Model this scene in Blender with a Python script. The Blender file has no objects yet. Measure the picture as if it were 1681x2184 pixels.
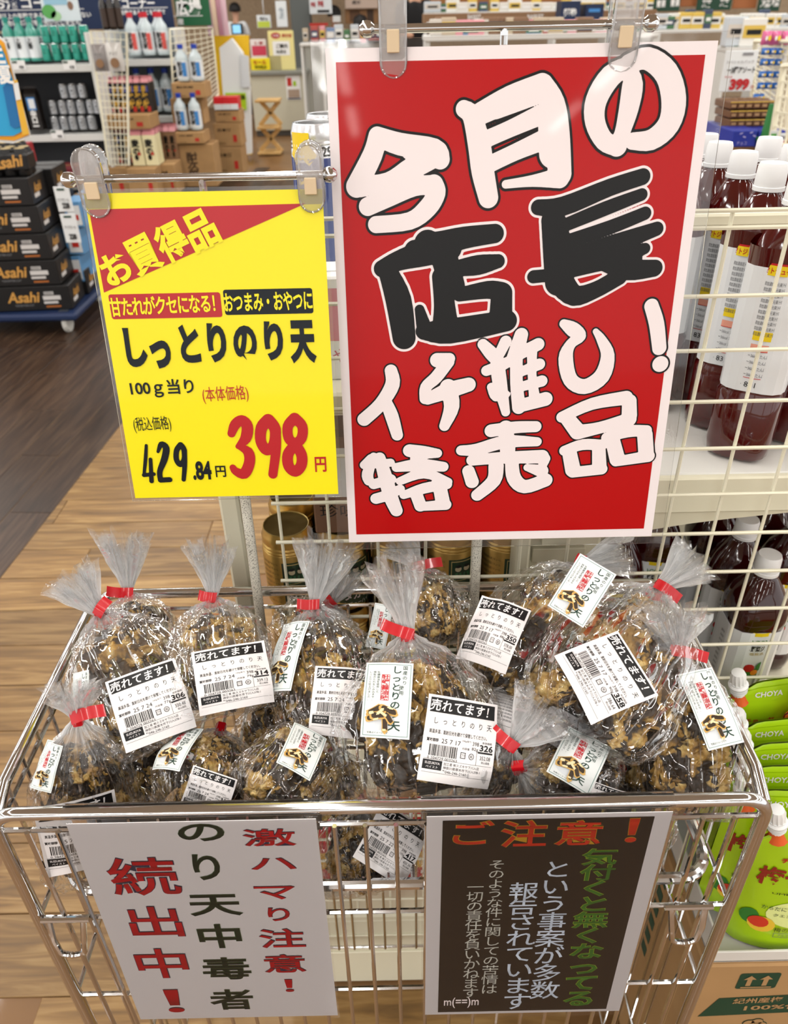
import bpy, bmesh, math, random
from mathutils import Vector, Matrix, noise
from mathutils.bvhtree import BVHTree

scene = bpy.context.scene
col = scene.collection
R_ = math.radians
random.seed(7)

# ------------------------------------------------------------------ camera
H = 1.45                      # camera height
PITCH, ROLL, F = R_(33.0), R_(1.18), 1640.0
fw = Vector((0, math.cos(PITCH), -math.sin(PITCH)))
u0 = Vector((0, math.sin(PITCH), math.cos(PITCH)))
r0 = Vector((1, 0, 0))
CR = r0 * math.cos(ROLL) - u0 * math.sin(ROLL)
CU = u0 * math.cos(ROLL) + r0 * math.sin(ROLL)
CAM = Vector((0, 0, H))
cam = bpy.data.cameras.new('camera')
cam.sensor_fit = 'VERTICAL'; cam.sensor_height = 36.0
cam.lens = F / 2184 * 36.0
cam.clip_start = 0.02; cam.clip_end = 60
cam.dof.use_dof = True; cam.dof.focus_distance = 0.72; cam.dof.aperture_fstop = 9.0
camo = bpy.data.objects.new('camera', cam); col.objects.link(camo)
m3 = Matrix((CR, CU, -fw)).transposed()
camo.matrix_world = Matrix.Translation(CAM) @ m3.to_4x4()
scene.camera = camo

# ------------------------------------------------------------------ world, lights, exposure
scene.view_settings.view_transform = 'Standard'
scene.view_settings.look = 'None'
scene.view_settings.gamma = 1.0
scene.view_settings.use_curve_mapping = False
scene.view_settings.exposure = 0.12
scene.cycles.use_denoising = True
scene.cycles.use_adaptive_sampling = True
scene.cycles.adaptive_threshold = 0.035
scene.cycles.transparent_max_bounces = 16
scene.cycles.max_bounces = 6
scene.cycles.diffuse_bounces = 2
scene.cycles.glossy_bounces = 3
scene.cycles.transmission_bounces = 4
scene.cycles.caustics_reflective = False
scene.cycles.caustics_refractive = False
world = bpy.data.worlds.new('store_air'); scene.world = world; world.use_nodes = True
bg = world.node_tree.nodes['Background']; bg.inputs[0].default_value = (1.0, 0.99, 0.97, 1); bg.inputs[1].default_value = 1.3

LIGHT_W = 6.4
def tube_light(x, y, L, w=0.09, rot=0):
    l = bpy.data.lights.new('ceiling_tube', 'AREA'); l.shape = 'RECTANGLE'; l.size = w; l.size_y = L
    l.energy = LIGHT_W * L / 2.4 * 4.2; l.color = (1.0, 0.985, 0.95)
    o = bpy.data.objects.new('ceiling_tube', l); col.objects.link(o); o.location = (x, y, 2.94); o.rotation_euler = (0, 0, rot)
for yy in range(-8, 13, 2):
    for xx in (-6.6, -4.4, -2.2, -0.35, 1.9, 4.0, 6.2):
        tube_light(xx, yy + 0.3, 1.5)

# ------------------------------------------------------------------ pixel -> world helpers (real distances come from Y or Z)
def ray(px, py):
    return fw + CR * ((px - 840.5) / F) + CU * ((1092 - py) / F)
def at(px, py, Y):
    d = ray(px, py); return CAM + d * (Y / d.y)
def atz(px, py, Z):
    d = ray(px, py); return CAM + d * ((Z - H) / d.z)
def proj(p):
    d = Vector(p) - CAM; z = d.dot(fw)
    return 840.5 + F * d.dot(CR) / z, 1092 - F * d.dot(CU) / z, z

# ------------------------------------------------------------------ materials
def lin(c):
    if isinstance(c, str):
        c = c.lstrip('#'); c = [int(c[i:i+2], 16) / 255 for i in (0, 2, 4)]
    return tuple(x / 12.92 if x <= 0.04045 else ((x + 0.055) / 1.055) ** 2.4 for x in c) + (1,)
_m = {}
def mat(name, c='#888888', rough=0.5, metal=0.0, coat=0.0, alpha=None, trans=0.0, ior=1.45, var=0.0, vscale=20, bump=0.0, bscale=60, emit=None, spec=0.5, sss=0):
    if name in _m: return _m[name]
    m = bpy.data.materials.new(name); m.use_nodes = True
    nt = m.node_tree; b = nt.nodes['Principled BSDF']
    b.inputs['Base Color'].default_value = lin(c)
    b.inputs['Roughness'].default_value = rough; b.inputs['Metallic'].default_value = metal
    b.inputs['Coat Weight'].default_value = coat; b.inputs['Coat Roughness'].default_value = 0.05
    b.inputs['Transmission Weight'].default_value = trans; b.inputs['IOR'].default_value = ior
    b.inputs['Specular IOR Level'].default_value = spec
    if emit: b.inputs['Emission Color'].default_value = lin(emit[0]); b.inputs['Emission Strength'].default_value = emit[1]
    if var or bump:
        tc = nt.nodes.new('ShaderNodeTexCoord')
    if var:
        n = nt.nodes.new('ShaderNodeTexNoise'); n.inputs['Scale'].default_value = vscale; n.inputs['Detail'].default_value = 6
        nt.links.new(tc.outputs['Object'], n.inputs['Vector'])
        mr = nt.nodes.new('ShaderNodeMapRange'); mr.inputs[1].default_value = 0.3; mr.inputs[2].default_value = 0.7
        mr.inputs[3].default_value = 1 - var; mr.inputs[4].default_value = 1 + var
        nt.links.new(n.outputs['Fac'], mr.inputs[0])
        mx = nt.nodes.new('ShaderNodeVectorMath'); mx.operation = 'SCALE'; mx.inputs[0].default_value = lin(c)[:3]
        nt.links.new(mr.outputs[0], mx.inputs['Scale']); nt.links.new(mx.outputs[0], b.inputs['Base Color'])
    if bump:
        n = nt.nodes.new('ShaderNodeTexNoise'); n.inputs['Scale'].default_value = bscale; n.inputs['Detail'].default_value = 3
        nt.links.new(tc.outputs['Object'], n.inputs['Vector'])
        bp = nt.nodes.new('ShaderNodeBump'); bp.inputs['Strength'].default_value = bump; bp.inputs['Distance'].default_value = 0.002
        nt.links.new(n.outputs['Fac'], bp.inputs['Height']); nt.links.new(bp.outputs[0], b.inputs['Normal'])
        if coat: nt.links.new(bp.outputs[0], b.inputs['Coat Normal'])
    _m[name] = m; return m

# ------------------------------------------------------------------ mesh builder
class MB:
    def __init__(s): s.v = []; s.f = []; s.mi = []; s.mats = []
    def slot(s, m):
        if m not in s.mats: s.mats.append(m)
        return s.mats.index(m)
    def add(s, vs, fs, m):
        k = s.slot(m); n = len(s.v); s.v.extend([tuple(v) for v in vs])
        for f in fs: s.f.append(tuple(i + n for i in f)); s.mi.append(k)
        return s
    def box(s, c, size, m, rz=0, M=None):
        x, y, z = size[0] / 2, size[1] / 2, size[2] / 2
        pts = [Vector((a, b, d)) for a in (-x, x) for b in (-y, y) for d in (-z, z)]
        rot = Matrix.Rotation(rz, 3, 'Z') if M is None else M
        pts = [rot @ p + Vector(c) for p in pts]
        return s.add(pts, [(0, 1, 3, 2), (4, 6, 7, 5), (0, 4, 5, 1), (2, 3, 7, 6), (0, 2, 6, 4), (1, 5, 7, 3)], m)
    def bbox(s, c, size, m, r=0.004, rz=0, M=None):
        """box with chamfered edges"""
        X, Y, Z = size[0] / 2, size[1] / 2, size[2] / 2
        r = min(r, X * .9, Y * .9, Z * .9)
        rot = Matrix.Rotation(rz, 3, 'Z') if M is None else M
        vs = []; 
        for a in (-1, 1):
            for b in (-1, 1):
                for d in (-1, 1):
                    vs += [Vector((a * X, b * (Y - r), d * (Z - r))), Vector((a * (X - r), b * Y, d * (Z - r))), Vector((a * (X - r), b * (Y - r), d * Z))]
        def I(a, b, d, k): return (((a > 0) * 2 + (b > 0)) * 2 + (d > 0)) * 3 + k
        fs = []
        for a in (-1, 1):
            q = [I(a, -1, -1, 0), I(a, 1, -1, 0), I(a, 1, 1, 0), I(a, -1, 1, 0)]; fs.append(q if a > 0 else q[::-1])
            q = [I(-1, a, -1, 1), I(-1, a, 1, 1), I(1, a, 1, 1), I(1, a, -1, 1)]; fs.append(q if a > 0 else q[::-1])
            q = [I(-1, -1, a, 2), I(1, -1, a, 2), I(1, 1, a, 2), I(-1, 1, a, 2)]; fs.append(q if a > 0 else q[::-1])
        for a in (-1, 1):
            for b in (-1, 1):
                q = [I(a, b, -1, 0), I(a, b, -1, 1), I(a, b, 1, 1), I(a, b, 1, 0)]; fs.append(q if a * b > 0 else q[::-1])
                q = [I(a, -1, b, 0), I(a, 1, b, 0), I(a, 1, b, 2), I(a, -1, b, 2)]; fs.append(q if a * b > 0 else q[::-1])
                q = [I(-1, a, b, 1), I(-1, a, b, 2), I(1, a, b, 2), I(1, a, b, 1)]; fs.append(q if a * b > 0 else q[::-1])
                for d in (-1, 1):
                    q = [I(a, b, d, 0), I(a, b, d, 1), I(a, b, d, 2)]; fs.append(q if a * b * d > 0 else q[::-1])
        return s.add([rot @ v + Vector(c) for v in vs], fs, m)
    def tube(s, pts, r, m, n=8, closed=False, cap=True):
        pts = [Vector(p) for p in pts]; N = len(pts); rr = r if isinstance(r, (list, tuple)) else [r] * N
        vs = []; fs = []; prev = None
        for i, p in enumerate(pts):
            a = pts[i - 1] if (i > 0 or closed) else p; b = pts[(i + 1) % N] if (i < N - 1 or closed) else p
            t = (b - a).normalized()
            if prev is None:
                x = t.orthogonal().normalized()
            else:
                x = (prev - t * prev.dot(t)).normalized()
            prev = x; y = t.cross(x)
            for k in range(n):
                a_ = 2 * math.pi * k / n
                vs.append(p + x * (math.cos(a_) * rr[i]) + y * (math.sin(a_) * rr[i]))
        for i in range(N if closed else N - 1):
            j = (i + 1) % N
            for k in range(n): fs.append((i * n + k, i * n + (k + 1) % n, j * n + (k + 1) % n, j * n + k))
        if cap and not closed:
            fs.append(tuple(range(n))[::-1]); fs.append(tuple((N - 1) * n + k for k in range(n)))
        return s.add(vs, fs, m)
    def lathe(s, prof, c, m, n=20, M=None, sq=0):
        """prof: (r, z[, material])"""
        rot = M or Matrix.Identity(3); c = Vector(c)
        base = len(s.v); vs = []
        for p in prof:
            for k in range(n):
                a = 2 * math.pi * (k + .5) / n; q = 1.0
                if sq and p[0] > .022: q = 1 + sq * (math.cos(4 * a) * -0.5 + 0.5) * .3
                vs.append(rot @ Vector((p[0] * q * math.cos(a), p[0] * q * math.sin(a), p[1])) + c)
        s.v.extend([tuple(v) for v in vs])
        for i in range(len(prof) - 1):
            mm = prof[i + 1][2] if len(prof[i + 1]) > 2 else m; k_ = s.slot(mm)
            for k in range(n):
                s.f.append((base + i * n + k, base + i * n + (k + 1) % n, base + (i + 1) * n + (k + 1) % n, base + (i + 1) * n + k)); s.mi.append(k_)
        for i, rev in ((0, True), (len(prof) - 1, False)):
            if prof[i][0] > 1e-5:
                mm = prof[i][2] if len(prof[i]) > 2 else m
                q = [base + i * n + k for k in range(n)]
                s.f.append(tuple(q[::-1] if rev else q)); s.mi.append(s.slot(mm))
        return s
    def grid(s, fn, nu, nv, m):
        vs = [fn(i / nu, j / nv) for j in range(nv + 1) for i in range(nu + 1)]
        fs = [(j * (nu + 1) + i, j * (nu + 1) + i + 1, (j + 1) * (nu + 1) + i + 1, (j + 1) * (nu + 1) + i) for j in range(nv) for i in range(nu)]
        return s.add(vs, fs, m)
    def build(s, name, parent=None, origin=None, smooth=False, ang=35):
        me = bpy.data.meshes.new(name)
        o_ = Vector(origin) if origin is not None else Vector((0, 0, 0))
        ox, oy, oz = o_
        me.from_pydata([(v[0] - ox, v[1] - oy, v[2] - oz) for v in s.v], [], s.f)
        for m in s.mats: me.materials.append(m)
        me.polygons.foreach_set('material_index', s.mi)
        if smooth:
            me.polygons.foreach_set('use_smooth', [True] * len(s.f))
            if ang: me.set_sharp_from_angle(angle=R_(ang))
        me.update()
        o = bpy.data.objects.new(name, me); col.objects.link(o)
        if parent is not None: o.parent = parent
        elif origin is not None: o.location = o_
        return o

def tag(o, label=None, cat=None, group=None, kind=None):
    if label: o['label'] = label
    if cat: o['category'] = cat
    if group: o['group'] = group
    if kind: o['kind'] = kind
    return o
def thing(name, label, cat, loc, group=None, rz=0):
    o = bpy.data.objects.new(name, None); col.objects.link(o); o.location = loc; o.rotation_euler = (0, 0, rz)
    o.empty_display_size = 0.02
    return tag(o, label, cat, group)
_kids = {}
def dup(root, loc, rz=None, label=None, group=None):
    def kids(o):
        return _kids[o.name] if o.name in _kids else _kids.setdefault(o.name, list(o.children))
    r = root.copy(); col.objects.link(r); r.location = loc
    if rz is not None: r.rotation_euler = (0, 0, rz)
    if label: r['label'] = label
    if group: r['group'] = group
    for ch in kids(root):
        c = ch.copy(); col.objects.link(c); c.parent = r
        for g in kids(ch):
            d = g.copy(); col.objects.link(d); d.parent = c
    return r

# ------------------------------------------------------------------ printed characters as flat geometry
_gl = {}
def glyph(text, off=0.0, res=2):
    k = (text, off, res)
    if k in _gl: return _gl[k]
    c = bpy.data.curves.new('t', 'FONT'); c.body = text; c.size = 1; c.resolution_u = res; c.offset = off; c.fill_mode = 'FRONT'
    o = bpy.data.objects.new('t', c); col.objects.link(o)
    dg = bpy.context.evaluated_depsgraph_get(); me = o.evaluated_get(dg).to_mesh()
    vs = [(v.co.x, v.co.y) for v in me.vertices]; fs = [tuple(p.vertices) for p in me.polygons]
    o.to_mesh_clear(); bpy.data.objects.remove(o); bpy.data.curves.remove(c)
    _gl[k] = (vs, fs); return _gl[k]
def put(mb, gv, mapf, cx, cy, sx, sy, ox, oy, m, layer, rot=0, shear=0):
    vs, fs = gv; ca, sa = math.cos(rot), math.sin(rot); out = []
    for x, y in vs:
        X = (x - ox) * sx + shear * (y - oy) * sy; Y = (y - oy) * sy
        out.append(mapf(cx + X * ca - Y * sa, cy + X * sa + Y * ca, layer))
    mb.add(out, fs, m)
def fit(mb, text, mapf, cx, cy, w, h, m, layer=1, rot=0, off=0.0, shear=0, res=2):
    gv = glyph(text, off, res)
    if not gv[0]: return
    xs = [v[0] for v in gv[0]]; ys = [v[1] for v in gv[0]]
    bw = max(xs) - min(xs); bh = max(ys) - min(ys)
    sx = w / bw if w else None; sy = h / bh if h else None
    sx = sx or sy; sy = sy or sx
    put(mb, gv, mapf, cx, cy, sx, sy, (max(xs) + min(xs)) / 2, (max(ys) + min(ys)) / 2, m, layer, rot, shear)
def cell(mb, ch, mapf, cx, cy, w, h, m, layer=1, rot=0, off=0.0, shear=0):
    put(mb, glyph(ch, off), mapf, cx, cy, w, h, 0.5, 0.38, m, layer, rot, shear)
def rowtxt(mb, text, mapf, x0, x1, cy, h, m, layer=1, off=0, shear=0, rot=0, w=None):
    n = len(text)
    for i, ch in enumerate(text):
        t = (i + .5) / n; cell(mb, ch, mapf, x0 + (x1 - x0) * t, cy + math.tan(rot) * (x0 + (x1 - x0) * t - x0), w or (x1 - x0) / n, h, m, layer, rot, off, shear)
def coltxt(mb, text, mapf, cx, y0, y1, w, m, layer=1, off=0, h=None):
    n = len(text)
    for i, ch in enumerate(text):
        t = (i + .5) / n
        if ch in 'ー': cell(mb, ch, mapf, cx, y0 + (y1 - y0) * t, abs(y1 - y0) / n, w, m, layer, R_(-90), off)
        else: cell(mb, ch, mapf, cx, y0 + (y1 - y0) * t, w, h or abs(y1 - y0) / n, m, layer, 0, off)
def rect(mb, mapf, x0, y0, x1, y1, m, layer=0, nu=1, nv=1):
    mb.grid(lambda a, b: mapf(x0 + (x1 - x0) * a, y0 + (y1 - y0) * b, layer), nu, nv, m)
def poly(mb, mapf, pts, m, layer=0):
    mb.add([mapf(x, y, layer) for x, y in pts], [tuple(range(len(pts)))], m)
def frame(mb, mapf, x0, y0, x1, y1, t, m, layer=1, nu=1, nv=1):
    rect(mb, mapf, x0, y0, x1, y0 + t, m, layer, nu, 1); rect(mb, mapf, x0, y1 - t, x1, y1, m, layer, nu, 1)
    rect(mb, mapf, x0, y0, x0 + t, y1, m, layer, 1, nv); rect(mb, mapf, x1 - t, y0, x1, y1, m, layer, 1, nv)
def disc(mb, mapf, cx, cy, r, m, layer, n=16, ry=None):
    ry = ry or r; ring = [(math.cos(2 * math.pi * k / n), math.sin(2 * math.pi * k / n)) for k in range(n)]
    vs = [mapf(cx, cy, layer)] + [mapf(cx + r * s * x, cy + ry * s * y, layer) for s in (.4, .75, 1) for x, y in ring]
    fs = [(0, 1 + k, 1 + (k + 1) % n) for k in range(n)] + [(1 + b * n + k, 1 + (b + 1) * n + k, 1 + (b + 1) * n + (k + 1) % n, 1 + b * n + (k + 1) % n) for b in (0, 1) for k in range(n)]
    mb.add(vs, fs, m)
def plane_map(O, U, V, N=None, eps=0.00015):
    O, U, V = Vector(O), Vector(U), Vector(V); N = N or U.cross(V).normalized()
    return lambda u, v, l=0: O + U * u + V * v + N * (eps * l)
def cyl_map(c, r, zc=0, ang0=-math.pi / 2, eps=0.0002):
    """u metres round the cylinder (0 = facing -Y), v metres up"""
    c = Vector(c)
    def f(u, v, l=0):
        a = ang0 + u / r; rr = r + eps * (l + 1)
        return c + Vector((rr * math.cos(a), rr * math.sin(a), zc + v))
    return f

_ORD = 'first second third fourth fifth sixth seventh eighth ninth tenth eleventh twelfth thirteenth fourteenth fifteenth sixteenth'.split()
def nth(i):
    if i < 16: return _ORD[i]
    n = i + 1; return '%d%s' % (n, {1: 'st', 2: 'nd', 3: 'rd'}.get(n % 10, 'th'))
# ================================================================== shared materials
white = mat('white_paint', '#f2f2ee', .4)
paper = mat('paper', '#f4f0f0', .55)
ink = mat('black_ink', '#0c0c0e', .45)
cream = mat('cream_steel', '#e9e4cc', .38)
wirecream = mat('cream_wire', '#efead2', .35)
chrome = mat('chrome', '#d9dadb', .09, metal=1.0)
chrome_dark = mat('chrome_dull', '#a8a49c', .2, metal=1.0)
black = mat('black_plastic', '#111214', .4)
card = mat('cardboard', '#b08a5c', .8, var=.08, vscale=9)
card_dark = mat('cardboard_edge', '#8a6a42', .85)
tape_m = mat('carton_tape', '#c29a66', .35)
dgreen = mat('dark_green_ink', '#0e3f2c', .5)
redink = mat('red_ink', '#b8151c', .45)
greyplastic = mat('grey_plastic', '#8d9094', .5)
speck = mat('speckled_pole', '#e4e0d2', .4)
def _speck():
    nt = speck.node_tree; b = nt.nodes['Principled BSDF']
    tc = nt.nodes.new('ShaderNodeTexCoord'); v = nt.nodes.new('ShaderNodeTexNoise'); v.inputs['Scale'].default_value = 900
    nt.links.new(tc.outputs['Object'], v.inputs['Vector'])
    r = nt.nodes.new('ShaderNodeValToRGB'); r.color_ramp.elements[0].position = .38; r.color_ramp.elements[0].color = lin('#8e8a7e')
    r.color_ramp.elements[1].position = .45; r.color_ramp.elements[1].color = lin('#e4e0d2')
    nt.links.new(v.outputs['Fac'], r.inputs[0]); nt.links.new(r.outputs[0], b.inputs['Base Color'])
_speck()

def film_mat(name, base=0.04, tint='#ffffff', haze=0.03, crease=0.5, rough=.06, scale=120, gloss=.8):
    m = bpy.data.materials.new(name); m.use_nodes = True; nt = m.node_tree; nt.nodes.clear()
    N = nt.nodes.new; L = nt.links.new
    out = N('ShaderNodeOutputMaterial'); tr = N('ShaderNodeBsdfTransparent'); gl = N('ShaderNodeBsdfGlossy'); df = N('ShaderNodeBsdfTranslucent'); d2 = N('ShaderNodeBsdfDiffuse')
    gl.inputs['Roughness'].default_value = rough; gl.inputs['Color'].default_value = (1, 1, 1, 1)
    tr.inputs['Color'].default_value = (.97, .975, .98, 1)
    d2.inputs['Color'].default_value = lin(tint); df.inputs['Color'].default_value = lin(tint)
    fr = N('ShaderNodeFresnel'); fr.inputs['IOR'].default_value = 1.5
    tc = N('ShaderNodeTexCoord')
    vo = N('ShaderNodeTexVoronoi'); vo.feature = 'DISTANCE_TO_EDGE'; vo.inputs['Scale'].default_value = scale
    nz = N('ShaderNodeTexNoise'); nz.inputs['Scale'].default_value = scale * .35; nz.inputs['Detail'].default_value = 3
    mixv = N('ShaderNodeVectorMath'); mixv.operation = 'MULTIPLY_ADD'; mixv.inputs[1].default_value = (.02, .02, .02)
    L(tc.outputs['Object'], nz.inputs['Vector']); L(nz.outputs['Color'], mixv.inputs[0]); L(tc.outputs['Object'], mixv.inputs[2]); 
    fa = N('ShaderNodeAttribute'); fa.attribute_name = 'fold'; wob = N('ShaderNodeVectorMath'); wob.operation = 'MULTIPLY_ADD'; wob.inputs[1].default_value = (1.6, 1.6, .5)
    L(nz.outputs['Color'], wob.inputs[0]); L(fa.outputs['Vector'], wob.inputs[2]); L(wob.outputs[0], vo.inputs['Vector']); vo.inputs['Scale'].default_value = .62
    mr = N('ShaderNodeMapRange'); mr.inputs[1].default_value = 0; mr.inputs[2].default_value = .09; L(vo.outputs['Distance'], mr.inputs[0])
    ad = N('ShaderNodeMath'); ad.operation = 'ADD'; L(mr.outputs[0], ad.inputs[0]); L(nz.outputs['Fac'], ad.inputs[1])
    bp = N('ShaderNodeBump'); bp.inputs['Strength'].default_value = crease; bp.inputs['Distance'].default_value = .0025; L(ad.outputs[0], bp.inputs['Height'])
    L(bp.outputs[0], gl.inputs['Normal']); L(bp.outputs[0], fr.inputs['Normal'])
    sc = N('ShaderNodeMath'); sc.operation = 'MULTIPLY_ADD'; sc.inputs[1].default_value = gloss; sc.inputs[2].default_value = base; sc.use_clamp = True; mn = N('ShaderNodeMath'); mn.operation = 'MINIMUM'; mn.inputs[1].default_value = .42; L(fr.outputs[0], mn.inputs[0]); L(mn.outputs[0], sc.inputs[0])
    hz = N('ShaderNodeMixShader'); hz.inputs[0].default_value = .5; L(d2.outputs[0], hz.inputs[1]); L(df.outputs[0], hz.inputs[2])
    m1 = N('ShaderNodeMixShader')
    # stress-whitened crease lines
    iv = N('ShaderNodeMapRange'); iv.inputs[1].default_value = 0; iv.inputs[2].default_value = .035; iv.inputs[3].default_value = haze * 2 + .06; iv.inputs[4].default_value = haze; L(vo.outputs['Distance'], iv.inputs[0])
    L(iv.outputs[0], m1.inputs[0]); L(tr.outputs[0], m1.inputs[1]); L(hz.outputs[0], m1.inputs[2])
    gf = N('ShaderNodeAttribute'); gf.attribute_name = 'gather'; gm = N('ShaderNodeMath'); gm.operation = 'MULTIPLY_ADD'; gm.inputs[1].default_value = -.75; gm.inputs[2].default_value = 1; L(gf.outputs['Fac'], gm.inputs[0]); gx = N('ShaderNodeMath'); gx.operation = 'MULTIPLY'; gx.use_clamp = True; L(gm.outputs[0], gx.inputs[0]); L(sc.outputs[0], gx.inputs[1])
    m2 = N('ShaderNodeMixShader'); L(gx.outputs[0], m2.inputs[0]); L(m1.outputs[0], m2.inputs[1]); L(gl.outputs[0], m2.inputs[2])
    # gathered film near the tie: streaks of many folded layers look whiter
    ga = N('ShaderNodeAttribute'); ga.attribute_name = 'gather'; gc_ = N('ShaderNodeAttribute'); gc_.attribute_name = 'fold'
    sn = N('ShaderNodeTexNoise'); sn.inputs['Scale'].default_value = 1.0; sn.inputs['Detail'].default_value = 4; L(gc_.outputs['Vector'], sn.inputs['Vector'])
    sr = N('ShaderNodeMapRange'); sr.inputs[1].default_value = .42; sr.inputs[2].default_value = .62; L(sn.outputs['Fac'], sr.inputs[0])
    g1 = N('ShaderNodeMath'); g1.operation = 'MULTIPLY_ADD'; g1.inputs[1].default_value = .62; g1.inputs[2].default_value = .42; L(sr.outputs[0], g1.inputs[0])
    g2 = N('ShaderNodeMath'); g2.operation = 'MULTIPLY'; L(ga.outputs['Fac'], g2.inputs[0]); L(g1.outputs[0], g2.inputs[1])
    g3 = N('ShaderNodeMath'); g3.operation = 'MULTIPLY_ADD'; g3.inputs[1].default_value = 1.4; g3.use_clamp = True; L(g2.outputs[0], g3.inputs[0]); L(iv.outputs[0], g3.inputs[2])
    L(g3.outputs[0], m1.inputs[0])
    ad2 = N('ShaderNodeMath'); ad2.operation = 'MULTIPLY_ADD'; L(sn.outputs['Fac'], ad2.inputs[0]); L(ga.outputs['Fac'], ad2.inputs[1]); L(ad.outputs[0], ad2.inputs[2]); L(ad2.outputs[0], bp.inputs['Height'])
    L(m2.outputs[0], out.inputs[0]); _m[name] = m; return m
film = film_mat('bag_film', .0, haze=.004, crease=.55, scale=34, rough=.04, gloss=.85)
film_gather = film_mat('bag_film_gathered', .0, haze=.26, crease=.3, scale=60, rough=.16, gloss=.45)
def clear_mat(name, haze, rough, base=0.0, bump=0.0):
    m = bpy.data.materials.new(name); m.use_nodes = True; nt = m.node_tree; nt.nodes.clear(); N = nt.nodes.new; L = nt.links.new
    out = N('ShaderNodeOutputMaterial'); tr = N('ShaderNodeBsdfTransparent'); gl = N('ShaderNodeBsdfGlossy'); df = N('ShaderNodeBsdfDiffuse'); fr = N('ShaderNodeFresnel')
    tr.inputs[0].default_value = (.985, .985, .985, 1); gl.inputs['Roughness'].default_value = rough; df.inputs[0].default_value = (.95, .95, .96, 1)
    a = N('ShaderNodeMixShader'); a.inputs[0].default_value = haze; L(tr.outputs[0], a.inputs[1]); L(df.outputs[0], a.inputs[2])
    sc = N('ShaderNodeMath'); sc.operation = 'ADD'; sc.inputs[1].default_value = base; L(fr.outputs[0], sc.inputs[0])
    b = N('ShaderNodeMixShader'); L(sc.outputs[0], b.inputs[0]); L(a.outputs[0], b.inputs[1]); L(gl.outputs[0], b.inputs[2]); L(b.outputs[0], out.inputs[0])
    if bump:
        tc = N('ShaderNodeTexCoord'); nz = N('ShaderNodeTexNoise'); nz.inputs['Scale'].default_value = 22; bp = N('ShaderNodeBump'); bp.inputs['Strength'].default_value = bump; bp.inputs['Distance'].default_value = .002
        L(tc.outputs['Object'], nz.inputs['Vector']); L(nz.outputs['Fac'], bp.inputs['Height']); L(bp.outputs[0], gl.inputs['Normal'])
    _m[name] = m; return m
sleeve = clear_mat('clear_sleeve', .006, .08, .01, .3)
acryl = clear_mat('clear_acrylic', .16, .04, .08)

# ================================================================== big structure: floor, ceiling, far wall
floor_m = mat('floor_sheet', '#7c5a36', .42, var=.15, vscale=3, coat=.15)
mb = MB(); mb.box((0, 3.5, -.011), (18, 27, .02), floor_m)
tag(mb.build('floor'), kind='structure')
mb = MB(); ceil_m = mat('ceiling_white', '#e8e8e4', .9)
mb.box((0, 3.5, 3.05), (18, 27, .1), ceil_m); tag(mb.build('ceiling'), kind='structure')
mb = MB(); mb.box((0, 16.5, 1.5), (18, .1, 3.1), mat('far_wall', '#b9a184', .7, var=.1)); tag(mb.build('wall_back'), kind='structure')

def plank_mat(name, c1, c2, c3):
    m = bpy.data.materials.new(name); m.use_nodes = True; nt = m.node_tree; N = nt.nodes.new; L = nt.links.new; b = nt.nodes['Principled BSDF']
    oi = N('ShaderNodeObjectInfo'); tc = N('ShaderNodeTexCoord')
    mp = N('ShaderNodeMapping'); mp.inputs['Scale'].default_value = (2.2, 26, 4); L(tc.outputs['Object'], mp.inputs['Vector'])
    ofs = N('ShaderNodeVectorMath'); ofs.operation = 'ADD'; L(mp.outputs[0], ofs.inputs[0])
    mul = N('ShaderNodeMath'); mul.operation = 'MULTIPLY'; mul.inputs[1].default_value = 57; L(oi.outputs['Random'], mul.inputs[0]); L(mul.outputs[0], ofs.inputs[1])
    nz = N('ShaderNodeTexNoise'); nz.inputs['Scale'].default_value = 1.6; nz.inputs['Detail'].default_value = 8; nz.inputs['Distortion'].default_value = 1.2; L(ofs.outputs[0], nz.inputs['Vector'])
    rp = N('ShaderNodeValToRGB'); e = rp.color_ramp.elements; e[0].position = .3; e[0].color = lin(c1); e[1].position = .7; e[1].color = lin(c3)
    x = e.new(.5); x.color = lin(c2); L(nz.outputs['Fac'], rp.inputs[0])
    mr = N('ShaderNodeMapRange'); mr.inputs[3].default_value = .78; mr.inputs[4].default_value = 1.12; L(oi.outputs['Random'], mr.inputs[0])
    sc = N('ShaderNodeVectorMath'); sc.operation = 'SCALE'; L(rp.outputs[0], sc.inputs[0]); L(mr.outputs[0], sc.inputs['Scale']); L(sc.outputs[0], b.inputs['Base Color'])
    b.inputs['Roughness'].default_value = .38
    bp = N('ShaderNodeBump'); bp.inputs['Strength'].default_value = .1; bp.inputs['Distance'].default_value = .001; L(nz.outputs['Fac'], bp.inputs['Height']); L(bp.outputs[0], b.inputs['Normal'])
    return m
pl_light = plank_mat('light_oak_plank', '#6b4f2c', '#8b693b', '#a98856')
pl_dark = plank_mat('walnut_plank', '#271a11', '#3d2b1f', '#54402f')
floor_o = bpy.data.objects['floor']
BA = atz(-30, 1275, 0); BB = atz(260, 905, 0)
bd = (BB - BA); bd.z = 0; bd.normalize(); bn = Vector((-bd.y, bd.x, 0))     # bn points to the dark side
def plank_mesh(m, L, W, name):
    q = MB(); q.bbox((0, 0, 0), (L - .002, W - .002, .004), m, .0012); o = q.build(name); return o
p_l = plank_mesh(pl_light, .92, .152, 'floor_plank'); p_d = plank_mesh(pl_dark, .92, .152, 'floor_plank')
n_pl = 0
def place_plank(src, first, x, y, rz, k):
    o = src if first else src.copy()
    if not first: col.objects.link(o)
    o.parent = floor_o; o.location = (x, y, .0005 + .002 * k); o.rotation_euler = (0, 0, rz)
cands = []
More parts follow.
